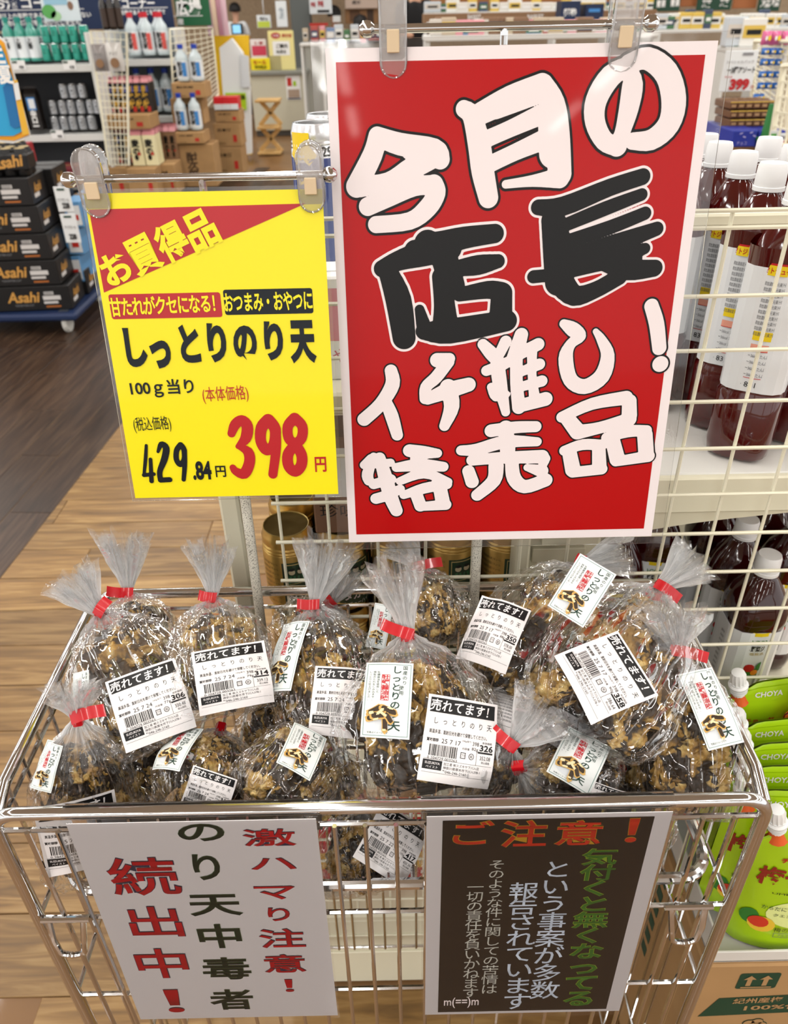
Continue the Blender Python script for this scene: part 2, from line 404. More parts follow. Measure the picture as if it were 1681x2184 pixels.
for j in range(0, 54):
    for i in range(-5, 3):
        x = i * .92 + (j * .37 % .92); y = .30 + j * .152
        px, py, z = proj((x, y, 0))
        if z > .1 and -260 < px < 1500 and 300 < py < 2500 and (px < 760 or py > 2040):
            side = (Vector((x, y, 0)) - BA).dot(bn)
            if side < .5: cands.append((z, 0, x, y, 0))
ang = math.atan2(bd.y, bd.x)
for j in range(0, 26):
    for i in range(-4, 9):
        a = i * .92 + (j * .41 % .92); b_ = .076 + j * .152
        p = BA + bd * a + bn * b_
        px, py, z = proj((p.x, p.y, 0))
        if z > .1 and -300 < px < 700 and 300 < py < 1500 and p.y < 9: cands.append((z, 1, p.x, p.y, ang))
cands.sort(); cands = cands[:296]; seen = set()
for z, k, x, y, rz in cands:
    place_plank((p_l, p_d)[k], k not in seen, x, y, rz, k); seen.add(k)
# ================================================================== wire display cart
RX0, RX1, RY0, RY1 = -.335, .302, .395, .677
RZ = H - .542
cart = thing('wire_cart', 'chrome wire display cart holding the bagged snacks', 'cart', (0, .53, 0))
CO = (0, .53, 0)
zb = .15
def arc(c, a, b, r, n=6):
    """quarter arc points about c from direction a to direction b"""
    return [Vector(c) + Vector(a) * (r * math.cos(t * math.pi / 2 / n)) + Vector(b) * (r * math.sin(t * math.pi / 2 / n)) for t in range(n + 1)]
rr = .022
for (y, nm) in ((RY0, 'front_frame'), (RY1, 'rear_frame')):
    pts = [(RX0, y, .05)] + arc((RX0 + rr, y, RZ - rr), (-1, 0, 0), (0, 0, 1), rr) + arc((RX1 - rr, y, RZ - rr), (0, 0, 1), (1, 0, 0), rr) + [(RX1, y, .05)]
    MB().tube(pts, .0058, chrome, 12).build(nm, cart, CO, True)
for x in (RX0, RX1):
    MB().tube([(x, RY0 + .006, RZ - .012), (x, RY0 + .03, RZ), (x, RY1 - .03, RZ), (x, RY1 - .006, RZ - .012)], .0056, chrome, 12).build('side_rail', cart, CO, True)
wt = H - .564
def wire(name, a, b, r=.0021):
    return MB().tube([a, b], r, chrome_dark if False else chrome, 6).build(name, cart, CO, True)
def along(src, n, step, axis):
    for i in range(1, n):
        c = src.copy(); col.objects.link(c); c.location = Vector(src.location) + Vector(axis) * (step * i)
nx = 25; sx = (RX1 - RX0) / nx
for y in (RY0, RY1):
    w = wire('wire', (RX0 + sx, y - .002, zb), (RX0 + sx, y - .002, wt)); along(w, nx - 1, sx, (1, 0, 0))
ny = 9; sy = (RY1 - RY0) / ny
for x in (RX0, RX1):
    w = wire('wire', (x, RY0 + sy, zb), (x, RY0 + sy, RZ)); along(w, ny - 1, sy, (0, 1, 0))
for z in (H - .566, H - .698, H - .84, .32, zb):
    for y in (RY0, RY1):
        wire('crossbar', (RX0, y + .0015, z), (RX1, y + .0015, z), .0024)
    for x in (RX0, RX1):
        wire('crossbar', (x, RY0, z + .003), (x, RY1, z + .003), .0024)
# raised tray inside the cart
TZ = H - .672
ins = .012
tp = []
x0, x1, y0, y1 = RX0 + ins + .012, RX1 - ins - .004, RY0 + .012, RY1 - .012
rc = .03
for (cx, cy, a, b) in ((x0 + rc, y0 + rc, (-1, 0, 0), (0, -1, 0)), (x1 - rc, y0 + rc, (0, -1, 0), (1, 0, 0)), (x1 - rc, y1 - rc, (1, 0, 0), (0, 1, 0)), (x0 + rc, y1 - rc, (0, 1, 0), (-1, 0, 0))):
    tp += arc((cx, cy, TZ), a, b, rc)
tray = MB().tube(tp, .0055, chrome, 10, closed=True).build('tray_frame', cart, CO, True)
w = wire('tray_wire', (x0 + .02, y0, TZ), (x0 + .02, y1, TZ)); w.parent = tray; along(w, 24, (x1 - x0 - .04) / 24, (1, 0, 0))
for z in (y0 + .08, y0 + .16): 
    c = wire('tray_wire', (x0, z, TZ - .003), (x1, z, TZ - .003)); c.parent = tray
for cx_ in (-.308, .262):
    pts = [(cx_ - .016, RY0 - .004, H - .690), (cx_ - .014, RY0 - .012, H - .712)] + [(cx_ + .012 * math.sin(t), RY0 - .014, H - .726 - .008 * math.cos(t)) for t in (-1.2, -.6, 0, .6, 1.2)] + [(cx_ + .014, RY0 - .012, H - .712), (cx_ + .016, RY0 - .004, H - .690)]
    MB().tube(pts, .0028, chrome, 8).build('hook_loop', cart, CO, True)
    MB().tube([(cx_ - .022, RY0 - .005, H - .690), (cx_ + .022, RY0 - .005, H - .690)], .003, chrome, 8).build('hook_bar', cart, CO, True)
for (x, y) in ((RX0, RY0), (RX1, RY0), (RX0, RY1), (RX1, RY1)):
    q = MB(); M = Matrix.Rotation(R_(90), 3, 'Y')
    q.lathe([(.0, -.011), (.022, -.011), (.026, -.007), (.026, .007), (.022, .011), (0, .011)], (x, y, .028), greyplastic, 16, M)
    q.box((x, y, .05), (.03, .02, .012), chrome); q.build('caster', cart, CO, True)
# cross brace seen low behind the wires
for (a, b) in (((-.30, RY1 - .01, .42), (-.16, RY1 - .01, .16)), ((.27, RY1 - .01, .42), (.16, RY1 - .01, .16))):
    wire('brace', a, b, .003)

# ================================================================== signs
red_f = mat('red_print', '#b40004', .32, coat=.0, bump=.12, bscale=14)
red_f.node_tree.nodes['Principled BSDF'].inputs['Coat Weight'].default_value = .12; red_f.node_tree.nodes['Principled BSDF'].inputs['Specular IOR Level'].default_value = .3
wprint = mat('white_print', '#f1e7e8', .4, coat=.2)
kprint = mat('black_print', '#070606', .35, coat=.15, spec=.3)
yel_f = mat('yellow_print', '#f6e800', .35, coat=.3)
rprint = mat('crimson_print', '#b80f1c', .35, coat=.3)
nprint = mat('navy_print', '#071019', .35, coat=.2, spec=.3)

class Sign:
    def __init__(s, pc_top, pc_bot, ytop, ybot):
        A = at(*pc_top, ytop); B = at(*pc_bot, ybot)
        s.O = A; U = Vector((1, 0, 0)); V = (A - B); V.x = 0; V.normalize()
        s.U, s.V = U, V; s.N = U.cross(V).normalized() * 1.0
        if s.N.y > 0: s.N = -s.N
        s.map = plane_map(s.O, s.U, s.V, s.N, .00025)
    def uv(s, px, py):
        d = ray(px, py); t = (s.O - CAM).dot(s.N) / d.dot(s.N); p = CAM + d * t - s.O
        return p.dot(s.U), p.dot(s.V)
    def size(s, px, py, w, h):
        a = s.uv(px - w / 2, py); b = s.uv(px + w / 2, py); c = s.uv(px, py - h / 2); d = s.uv(px, py + h / 2)
        return b[0] - a[0], c[1] - d[1]
    def ch(s, mb, c, px, py, w, h, m, layer=3, rot=0, off=0, shear=0, glyphbox=True):
        x, y = s.uv(px, py); w_, h_ = s.size(px, py, w, h)
        if glyphbox: fit(mb, c, s.map, x, y, w_, h_, m, layer, rot, off, shear, 4)
        else: cell(mb, c, s.map, x, y, w_, h_, m, layer, rot, off, shear)
    def rectpx(s, mb, tl, br, m, layer, nu=1, nv=1):
        a = s.uv(*tl); b = s.uv(*br); rect(mb, s.map, a[0], b[1], b[0], a[1], m, layer, nu, nv)

def spline(pts, n=5):
    out = []
    if len(pts) < 3: n = 3
    for i in range(len(pts) - 1):
        p0 = pts[max(i - 1, 0)]; p1 = pts[i]; p2 = pts[i + 1]; p3 = pts[min(i + 2, len(pts) - 1)]
        for k in range(n):
            t = k / n
            out.append(tuple(.5 * ((2 * b) + (-a + c) * t + (2 * a - 5 * b + 4 * c - d) * t * t + (-a + 3 * b - 3 * c + d) * t ** 3) for a, b, c, d in zip(p0, p1, p2, p3)))
    out.append(tuple(pts[-1])); return out
import numpy as np
def field_mesh(mb, mapf, D, xs, ys, level, m, layer):
    """polygonise D < level over a grid (marching squares, clipped cell polygons)"""
    V = {}; verts = []
    def vid(key, x, y):
        if key not in V: V[key] = len(verts); verts.append(mapf(x, y, layer))
        return V[key]
    ins = D < level; faces = []
    s4 = ins[:-1, :-1].astype(int) + ins[1:, :-1] + ins[:-1, 1:] + ins[1:, 1:]
    # full cells merged in runs along x
    for j in range(D.shape[0] - 1):
        row = s4[j]; i = 0; n = len(row)
        nzr = np.nonzero(row)[0]
        if len(nzr) == 0: continue
        i = nzr[0]
        while i <= nzr[-1]:
            if row[i] == 4:
                k = i
                while k < n and row[k] == 4: k += 1
                faces.append([vid((i, j), xs[i], ys[j]), vid((k, j), xs[k], ys[j]), vid((k, j + 1), xs[k], ys[j + 1]), vid((i, j + 1), xs[i], ys[j + 1])]); i = k
            elif row[i] > 0:
                c = [(i, j), (i + 1, j), (i + 1, j + 1), (i, j + 1)]; poly_ = []
                for a in range(4):
                    p, q_ = c[a], c[(a + 1) % 4]; dp, dq = D[p[1], p[0]] - level, D[q_[1], q_[0]] - level
                    if dp < 0: poly_.append(vid(p, xs[p[0]], ys[p[1]]))
                    if (dp < 0) != (dq < 0):
                        t = dp / (dp - dq); key = (min(p, q_), max(p, q_))
                        poly_.append(vid(key, xs[p[0]] + (xs[q_[0]] - xs[p[0]]) * t, ys[p[1]] + (ys[q_[1]] - ys[p[1]]) * t))
                if len(poly_) > 2: faces.append(poly_)
                i += 1
            else: i += 1
    mb.add(verts, faces, m)
def brush(mb, sign, strokes, grow, line_m, fill_m, conv, step=.0007, fat=0.0):
    """fat round brush strokes: pts are (x, y, radius); drawn as one joined shape with an outline"""
    segs = []
    for st in strokes:
        Q = []
        for x, y, r in st:
            c = conv(x, y); k = sign.size(c[0], c[1], 2, 2)[0] / 2; u, v = sign.uv(*c); Q.append((u, v, r * conv.s * k))
        if len(Q) > 1: Q = spline(Q, 4)
        else: Q = [Q[0], (Q[0][0] + 1e-5, Q[0][1], Q[0][2])]
        segs += list(zip(Q, Q[1:]))
    g = grow * sign.size(1100, 600, 2, 2)[0] / 2; pad = g + .006
    us = [p[0] for s_ in segs for p in s_]; vs_ = [p[1] for s_ in segs for p in s_]; rm = max(p[2] for s_ in segs for p in s_)
    xs = np.arange(min(us) - rm - pad, max(us) + rm + pad, step); ys = np.arange(min(vs_) - rm - pad, max(vs_) + rm + pad, step)
    X, Y = np.meshgrid(xs, ys); D = np.full(X.shape, 1.0)
    for (a, b, r), (c, d, r2) in segs:
        dx, dy = c - a, d - b; L2 = dx * dx + dy * dy + 1e-12
        R = max(r, r2) + pad + .002
        i0 = max(0, int((min(a, c) - R - xs[0]) / step)); i1 = int((max(a, c) + R - xs[0]) / step) + 2; j0 = max(0, int((min(b, d) - R - ys[0]) / step)); j1 = int((max(b, d) + R - ys[0]) / step) + 2
        x_, y_ = X[j0:j1, i0:i1], Y[j0:j1, i0:i1]
        t = np.clip(((x_ - a) * dx + (y_ - b) * dy) / L2, 0, 1)
        D[j0:j1, i0:i1] = np.minimum(D[j0:j1, i0:i1], np.hypot(x_ - a - t * dx, y_ - b - t * dy) - (r + (r2 - r) * t))
    fat *= sign.size(1100, 600, 2, 2)[0] / 2
    if line_m: field_mesh(mb, sign.map, D, xs, ys, g + fat, line_m, 2)
    field_mesh(mb, sign.map, D, xs, ys, fat, fill_m, 3)
def Conv(ox, oy, s):
    f = lambda x, y: (ox + x * s, oy + y * s)
    class C:
        def __call__(self, x, y): return f(x, y)
    c = C(); c.s = s; return c
Z1 = Conv(700, 80, 1 / 1.955); Z2 = Conv(700, 600, 1 / 1.955); PX = Conv(0, 0, 1)

# ---- red poster
S = Sign((1117, 95), (1070, 1150), .672, .612)
red = thing('red_poster', 'large red laminated sale poster hanging from the upper chrome bar', 'poster', S.map(0, 0))
RO = red.location.copy()
tl = S.uv(694, 97); br = S.uv(1393, 1150); x0_, x1_ = tl[0] - .0, S.uv(1543, 92)[0]; y1_, y0_ = 0.0, S.uv(1070, 1150)[1]
x0_ = (S.uv(692, 97)[0] + S.uv(745, 1143)[0]) / 2; x1_ = (S.uv(1527, 97)[0] + S.uv(1392, 1150)[0]) / 2
def slab(name, x0, y0, x1, y1, m, parent, org, mapf, th=.0008, l0=0):
    q = MB(); rect(q, mapf, x0, y0, x1, y1, m, l0, 6, 8)
    bk = -th / .00025
    for a, b in (((x0, y0), (x1, y0)), ((x1, y0), (x1, y1)), ((x1, y1), (x0, y1)), ((x0, y1), (x0, y0))):
        q.add([mapf(a[0], a[1], l0), mapf(a[0], a[1], bk), mapf(b[0], b[1], bk), mapf(b[0], b[1], l0)], [(0, 1, 2, 3)], m)
    rect(q, mapf, x0, y0, x1, y1, m, bk)
    return q.build(name, parent, org)
slab('paper_sheet', x0_, y0_, x1_, y1_, wprint, red, RO, S.map)
slab('clear_sleeve', x0_ - .011, y0_ - .008, x1_ + .011, y1_ + .006, sleeve, red, RO, S.map, .0012, -.6)
q = MB(); rect(q, S.map, x0_ + .0075, y0_ + .0085, x1_ - .0085, y1_ - .009, red_f, 1, 6, 8); q.build('red_print_field', red, RO)
kan_ima = [[(205, 412, 30), (185, 490, 34), (118, 622, 36)], [(205, 412, 30), (300, 445, 36), (440, 470, 38), (468, 508, 32)], [(135, 622, 34), (250, 600, 28), (350, 545, 36), (440, 500, 34)], [(340, 470, 30), (390, 500, 34)],
           [(165, 705, 30), (250, 668, 30), (360, 622, 30), (440, 615, 32)], [(440, 615, 34), (450, 650, 32), (415, 710, 32), (340, 765, 28), (200, 780, 27)]]
tsuki = [[(565, 298, 26), (600, 330, 32), (630, 450, 40), (645, 560, 40), (668, 668, 34)], [(640, 315, 36), (760, 255, 42), (890, 195, 34)], [(895, 200, 36), (935, 280, 44), (955, 400, 44), (965, 570, 42)], [(930, 300, 50), (940, 480, 54)],
         [(740, 612, 10), (850, 598, 16), (965, 585, 34)], [(650, 428, 26), (760, 380, 26), (880, 325, 32)], [(670, 530, 26), (780, 478, 26), (890, 430, 32)], [(700, 300, 30), (860, 235, 36)]]
no = [[(1262, 130, 14), (1268, 200, 36), (1252, 300, 34), (1225, 400, 26), (1205, 452, 34)], [(1250, 118, 28), (1175, 165, 38), (1118, 260, 38), (1112, 350, 34), (1150, 430, 30), (1205, 455, 30)],
      [(1250, 112, 30), (1330, 88, 34), (1410, 150, 40), (1440, 260, 44), (1420, 360, 40), (1350, 425, 34), (1270, 432, 26)]]
ten = [[(912, 520, 26), (930, 522, 24), (990, 507, 20), (1055, 498, 17)], [(815, 573, 15), (850, 556, 18), (905, 540, 24), (960, 530, 22)], [(828, 580, 18), (850, 640, 25), (862, 720, 22)], [(880, 555, 10), (885, 535, 20)],
       [(945, 540, 26), (965, 610, 24)], [(975, 572, 14), (1020, 565, 18), (1062, 557, 12)], [(942, 590, 18), (948, 650, 20), (950, 700, 26)], [(980, 628, 12), (1040, 618, 16), (1068, 622, 18)], [(1070, 625, 20), (1068, 675, 22)], [(905, 706, 16), (960, 706, 24), (1080, 684, 20)], [(895, 660, 8), (905, 700, 14)]]
naga = [[(1148, 442, 14), (1200, 440, 18), (1300, 400, 16), (1370, 377, 15)], [(1180, 470, 24), (1190, 540, 30), (1192, 600, 28)], [(1205, 480, 12), (1290, 445, 13), (1368, 415, 11)], [(1210, 515, 13), (1300, 485, 13), (1375, 455, 12)], [(1210, 552, 18), (1310, 520, 18), (1400, 488, 13)],
        [(1138, 590, 12), (1200, 582, 12), (1290, 556, 18), (1350, 552, 18)], [(1290, 560, 16), (1340, 575, 20), (1395, 572, 16)], [(1195, 600, 26), (1225, 630, 20), (1270, 618, 16), (1320, 590, 16)], [(1330, 545, 20), (1375, 530, 10)]]
bang1 = [[(1389, 652, 14), (1400, 690, 15), (1406, 742, 14)], [(1408, 776, 16)]]
i_k = [[(262, 372, 22), (268, 430, 26), (220, 510, 24), (150, 575, 24)], [(240, 500, 20), (265, 560, 24), (288, 640, 20)]]
chi_k = [[(505, 322, 20), (455, 328, 26)], [(500, 335, 22), (450, 400, 22), (408, 440, 20), (405, 488, 20)], [(415, 490, 20), (500, 455, 30), (585, 430, 26)], [(500, 440, 30), (515, 520, 28), (485, 602, 18)]]
sui_k = [[(645, 262, 18), (680, 300, 24), (705, 330, 20)], [(660, 372, 18), (720, 350, 20), (760, 330, 18)], [(740, 250, 20), (715, 300, 18)], [(705, 330, 24), (715, 420, 26), (740, 545, 14)], [(680, 440, 14), (700, 480, 16), (745, 470, 10)],
         [(805, 222, 24), (790, 270, 26), (765, 320, 18)], [(785, 300, 22), (785, 420, 22), (795, 525, 24)], [(800, 300, 22), (875, 262, 22)], [(800, 378, 16), (880, 345, 20)], [(800, 440, 16), (890, 415, 20)], [(800, 518, 24), (905, 490, 26)], [(850, 280, 18), (850, 390, 14), (862, 500, 20)]]
shi_k = [[(982, 176, 14), (1020, 200, 26), (1050, 228, 20), (1010, 262, 18), (990, 320, 26), (1010, 410, 26), (1070, 438, 28), (1140, 395, 30), (1165, 310, 24), (1140, 245, 16), (1115, 208, 8)]]
toku_k = [[(180, 740, 18), (150, 765, 14)], [(190, 730, 14), (165, 800, 20), (170, 830, 18)], [(150, 765, 14), (260, 755, 14)], [(215, 735, 20), (240, 820, 26), (262, 900, 26), (285, 955, 22)], [(190, 845, 18), (260, 825, 20)], [(200, 905, 20), (250, 890, 20), (300, 865, 16)],
          [(340, 705, 24), (400, 712, 24), (455, 716, 16)], [(370, 720, 24), (372, 780, 26)], [(285, 775, 16), (380, 765, 24), (480, 772, 18)], [(300, 832, 14), (400, 800, 18), (500, 835, 14)], [(315, 890, 14), (400, 862, 20), (495, 845, 18)], [(460, 830, 24), (478, 920, 26)], [(365, 880, 22), (385, 935, 22)], [(385, 938, 16), (490, 930, 20)]]
uri_k = [[(680, 622, 24), (780, 608, 22), (865, 605, 20)], [(555, 704, 18), (620, 700, 22), (740, 668, 24), (870, 668, 16)], [(740, 610, 28), (748, 700, 28)], [(600, 745, 20), (720, 735, 22), (890, 730, 26)], [(585, 790, 22), (600, 835, 24)], [(900, 740, 22), (895, 765, 14)],
         [(700, 770, 28), (690, 830, 26), (622, 890, 22)], [(765, 750, 24), (775, 820, 26), (820, 855, 26), (905, 828, 26)], [(830, 775, 12), (890, 790, 24)]]
shina_k = [[(975, 565, 20), (1100, 510, 22), (1240, 485, 26)], [(1000, 575, 26), (1040, 625, 30)], [(1255, 500, 26), (1255, 560, 28)], [(1040, 628, 28), (1130, 610, 22), (1255, 575, 26)],
           [(985, 705, 18), (1060, 680, 20), (1140, 682, 20)], [(1005, 710, 26), (1020, 785, 28)], [(1128, 700, 24), (1130, 770, 26)], [(1020, 795, 20), (1140, 782, 20)],
           [(1160, 650, 18), (1250, 625, 22), (1325, 622, 20)], [(1185, 660, 26), (1205, 740, 28)], [(1320, 640, 28), (1325, 715, 28)], [(1200, 750, 18), (1335, 728, 22)]]
q = MB()
for st, cv in ((kan_ima, Z1), (tsuki, Z1), (no, Z1)): brush(q, S, st, 5.2, kprint, wprint, cv, fat=3.2)
brush(q, S, ten, 5.5, wprint, kprint, PX, fat=2.5); brush(q, S, naga, 5.0, wprint, kprint, PX, fat=1.6)
brush(q, S, bang1, 4.2, kprint, wprint, PX, fat=1)
for st in (i_k, chi_k, sui_k, shi_k, toku_k, uri_k, shina_k): brush(q, S, st, 3.4, kprint, wprint, Z2, fat=2.2)
# little gaps inside the strokes that the wide brush leaves open as red
q.build('brush_lettering', red, RO)

# ---- yellow price sign
Y_ = Sign((432, 408), (505, 1060), .640, .600)
yel = thing('yellow_price_sign', 'yellow laminated price sign hanging from the lower chrome bar', 'sign', Y_.map(0, 0)); YO = yel.location.copy()
a = (Y_.uv(177, 415)[0] + Y_.uv(291, 1066)[0]) / 2; b = (Y_.uv(687, 400)[0] + Y_.uv(722, 1050)[0]) / 2; yb = Y_.uv(505, 1058)[1]
slab('paper_sheet', a, yb, b, 0, yel_f, yel, YO, Y_.map)
slab('clear_sleeve', a - .003, yb - .003, b + .003, .003, sleeve, yel, YO, Y_.map, .0012, -.6)
q = MB()
poly(q, Y_.map, [Y_.uv(190, 447), Y_.uv(222, 624), Y_.uv(652, 434)], rprint, 1)
q.build('red_corner_wedge', yel, YO)
q = MB()
def rbox(mb, mapf, x0, y0, x1, y1, r, m, layer):
    pts = []
    for cx, cy, a0 in ((x1 - r, y1 - r, 0), (x0 + r, y1 - r, 90), (x0 + r, y0 + r, 180), (x1 - r, y0 + r, 270)):
        for k in range(5): t = R_(a0 + k * 22.5); pts.append((cx + r * math.cos(t), cy + r * math.sin(t)))
    poly(mb, mapf, pts, m, layer)
c1 = Y_.uv(232, 636); c2 = Y_.uv(475, 676); rbox(q, Y_.map, c1[0], c2[1], c2[0], Y_.uv(232, 628)[1], .002, rprint, 1)
c1 = Y_.uv(476, 625); c2 = Y_.uv(669, 668); rbox(q, Y_.map, c1[0], c2[1], c2[0], Y_.uv(476, 618)[1], .002, nprint, 1)
q.build('printed_bands', yel, YO)
q = MB()
rt = R_(25)
for c, x, y, w, h in (('お', 249, 571, 58, 60), ('買', 306, 543, 60, 74), ('得', 367, 516, 58, 76), ('品', 429, 491, 58, 76)):
    Y_.ch(q, c, x, y, w * 1.14, h * 1.1, yel_f, 3, R_(23), .034)
def pxrow(mb, sg, text, xs, y0, y1, w, h, m, off=.02, layer=3, rot=0):
    for i, c in enumerate(text):
        t = i / max(1, len(text) - 1); sg.ch(mb, c, xs[0] + (xs[1] - xs[0]) * t, y0 + (y1 - y0) * t, w, h, m, layer, rot, off, glyphbox=False)
pxrow(q, Y_, '甘たれがクセになる！', (247, 463), 655, 646, 26, 42, yel_f, .025)
pxrow(q, Y_, 'おつまみ・おやつに', (487, 657), 645, 640, 22, 44, yel_f, .025)
for c, x, y, w, h in (('し', 290, 741, 46, 84), ('っ', 343, 756, 44, 60), ('と', 405, 733, 42, 82), ('り', 463, 731, 40, 84), ('の', 523, 731, 50, 74), ('り', 584, 727, 40, 84), ('天', 646, 729, 56, 92)):
    Y_.ch(q, c, x, y, w, h, nprint, 3, 0, .052)
Y_.ch(q, '100ｇ当り', 346, 828, 136, 38, nprint, 3, R_(1), .02)
Y_.ch(q, '(本体価格)', 481, 841, 98, 36, rprint, 3, R_(2), .0)
Y_.ch(q, '(税込価格)', 325, 905, 80, 34, nprint, 3, R_(2), .0)
Z3 = Conv(200, 600, 1 / 3.113)
d3 = [[(915, 1010, 26), (940, 950, 34), (985, 920, 34), (1020, 960, 38), (1010, 1040, 36), (960, 1095, 18)], [(960, 1095, 16), (1025, 1130, 34), (1035, 1200, 36), (1000, 1275, 36), (945, 1260, 28), (925, 1235, 22)]]
d9 = [[(1160, 920, 42), (1115, 970, 38), (1110, 1060, 36), (1150, 1120, 36), (1195, 1080, 34), (1205, 980, 38), (1160, 920, 42)], [(1205, 980, 36), (1212, 1100, 32), (1190, 1280, 30)]]
d8 = [[(1335, 908, 38), (1290, 960, 34), (1295, 1040, 34), (1340, 1085, 36), (1380, 1150, 36), (1378, 1220, 36), (1338, 1262, 36), (1295, 1225, 36), (1290, 1150, 36), (1330, 1090, 34), (1380, 1040, 34), (1385, 960, 34), (1335, 908, 38)]]
for st in (d3, d9, d8): brush(q, Y_, st, 0, None, rprint, Z3, .0006)
d4 = [[(350, 1088, 10), (345, 1180, 12), (335, 1280, 10)], [(335, 1285, 14), (400, 1278, 13)], [(378, 1180, 12), (385, 1325, 15)]]
d2 = [[(428, 1130, 10), (450, 1080, 18), (482, 1105, 22), (470, 1180, 22), (440, 1260, 18), (445, 1318, 18)], [(445, 1318, 18), (505, 1315, 18)]]
d9b = [[(578, 1085, 20), (552, 1120, 18), (550, 1180, 18), (575, 1215, 18), (600, 1180, 16), (600, 1115, 18), (578, 1085, 20)], [(602, 1120, 18), (605, 1220, 16), (598, 1315, 14)]]
for st in (d4, d2, d9b): brush(q, Y_, st, 0, None, nprint, Z3, .0005)
Y_.ch(q, '.84', 431, 1003, 40, 40, nprint, 3, 0, .04); Y_.ch(q, '円', 471, 1005, 22, 24, nprint, 3, 0, .02)
Y_.ch(q, '円', 684, 990, 24, 32, rprint, 3, 0, .02)
q.build('printed_lettering', yel, YO)

# ---- papers on the front rail
P = Sign((425, 1752), (500, 2168), RY0 - .010, RY0 - .016)
w1 = thing('white_notice', 'white paper notice with red and dark green vertical writing on the cart front', 'notice', P.map(0, 0)); WO = w1.location.copy()
a = (P.uv(160, 1757)[0] + P.uv(285, 2175)[0]) / 2; b = (P.uv(683, 1745)[0] + P.uv(713, 2163)[0]) / 2; yb = P.uv(500, 2170)[1]
notice_paper = mat('notice_paper', '#fffafc', .6)
slab('paper_sheet', a, yb, b, 0, notice_paper, w1, WO, P.map, .0006)
def sleeve_over(mapf, x0, x1, y0, par, org):
    q = MB(); prof = [(y0, -.0), (0.004, -.0)] + [(RZ - P.O.z + .0066 * math.sin(R_(t)), 0) for t in ()]
    # clear pocket: hangs flat in front of the paper and is folded over the rail
    top = [(-.002, .0012)]
    pts = []
    rail_c = Vector((0, RY0, RZ)); r = .0072
    O = mapf(0, 0, 3)
    prof3 = [mapf(0, y0, 3), mapf(0, 0, 3)] + [Vector((0, rail_c.y - r * math.cos(R_(t)), rail_c.z + r * math.sin(R_(t)))) for t in range(-10, 191, 20)] + [Vector((0, rail_c.y + r, rail_c.z - .04))]
    n = len(prof3) - 1
    def fn(i, j):
        k = min(int(round(j * n)), n); p = Vector(prof3[k]); p.x = (mapf(x0 + (x1 - x0) * i, 0)).x; return p
    q.grid(fn, 8, n, sleeve); return q.build('clear_pocket', par, org, True)
sleeve_over(P.map, a - .006, b + .002, yb - .004, w1, WO)
q = MB()
ol = mat('navy_outline', '#1b1f4a', .5); rf = mat('brick_red_fill', '#a8161c', .5); gf = mat('dark_green_fill', '#1c2416', .5); go = mat('green_outline', '#2c5a2a', .5)
def out_ch(sg, c, x, y, w, h, fill, line, off=.010, d=.013, rot=0, sh=0):
    ka = 1 + 2 * d; sg.ch(q, c, x, y, w * ka, h * ka, line, 2, rot, off + d, sh); sg.ch(q, c, x, y, w, h, fill, 3, rot, off, sh)
for c, x, y, w, h in (('激', 575, 1785, 112, 36), ('ハ', 583, 1841, 96, 24), ('マ', 587, 1903, 86, 28), ('り', 595, 1949, 46, 28), ('注', 602, 2000, 96, 40), ('意', 607, 2054, 88, 38), ('！', 617, 2101, 18, 26)):
    out_ch(P, c, x, y, w, h, rf, ol)
for c, x, y, w, h in (('の', 429, 1775, 98, 36), ('り', 441, 1849, 56, 54), ('天', 459, 1930, 112, 44), ('中', 469, 1996, 90, 50), ('毒', 483, 2065, 102, 46), ('者', 494, 2131, 92, 42)):
    out_ch(P, c, x, y, w, h, gf, go)
for c, x, y, w, h in (('続', 307, 1869, 148, 80), ('出', 331, 1965, 112, 64), ('中', 346, 2054, 108, 62), ('！', 371, 2134, 34, 48)):
    out_ch(P, c, x, y, w, h, rf, ol)
q.build('printed_lettering', w1, WO)

K = Sign((1165, 1737), (1120, 2158), RY0 - .010, RY0 - .016)
w2 = thing('black_notice', 'black printed warning notice with coloured writing on the cart front', 'notice', K.map(0, 0)); KO = w2.location.copy()
a = (K.uv(915, 1738)[0] + K.uv(903, 2165)[0]) / 2; b = (K.uv(1418, 1722)[0] + K.uv(1338, 2152)[0]) / 2; yb = K.uv(1120, 2160)[1]
slab('paper_sheet', a, yb, b, 0, notice_paper, w2, KO, K.map, .0006)
kfield = mat('charcoal_print', '#1a1512', .6, spec=.2)
q = MB(); rect(q, K.map, a + .013, yb + .005, b - .014, -.005, kfield, 1, 3, 3); q.build('black_print_field', w2, KO)
sleeve_over(K.map, a - .004, b + .004, yb - .006, w2, KO)
q = MB()
orf = mat('orange_red_ink', '#b3301a', .5); yo = mat('amber_outline', '#d8a21a', .5); lg = mat('lime_ink', '#3f6a22', .5); lgo = mat('lime_outline', '#9dbf26', .5); pw = mat('pale_blue_ink', '#c3cfe0', .5); pg = mat('pale_grey_ink', '#bfc0b8', .5)
for c, x, y, w, h in (('ご', 1010, 1775, 86, 50), ('注', 1118, 1777, 98, 56), ('意', 1235, 1775, 98, 52), ('！', 1349, 1770, 24, 50)):
    out_ch(K, c, x, y, w, h, orf, yo, .012, .018)
def pxcol(sg, text, p0, p1, w, h, m, off=0.0, line=None, d=.015):
    n = len(text)
    for i, c in enumerate(text):
        t = i / (n - 1); x = p0[0] + (p1[0] - p0[0]) * t; y = p0[1] + (p1[1] - p0[1]) * t
        if line: sg.ch(q, c, x, y, w, h, line, 2, 0, off + d, glyphbox=False)
        sg.ch(q, c, x, y, w, h, m, 3, 0, off, glyphbox=False)
pxcol(K, '気付くと無くなってる', (1280, 1826), (1235, 2128), 78, 36, lg, .012, lgo, .018)
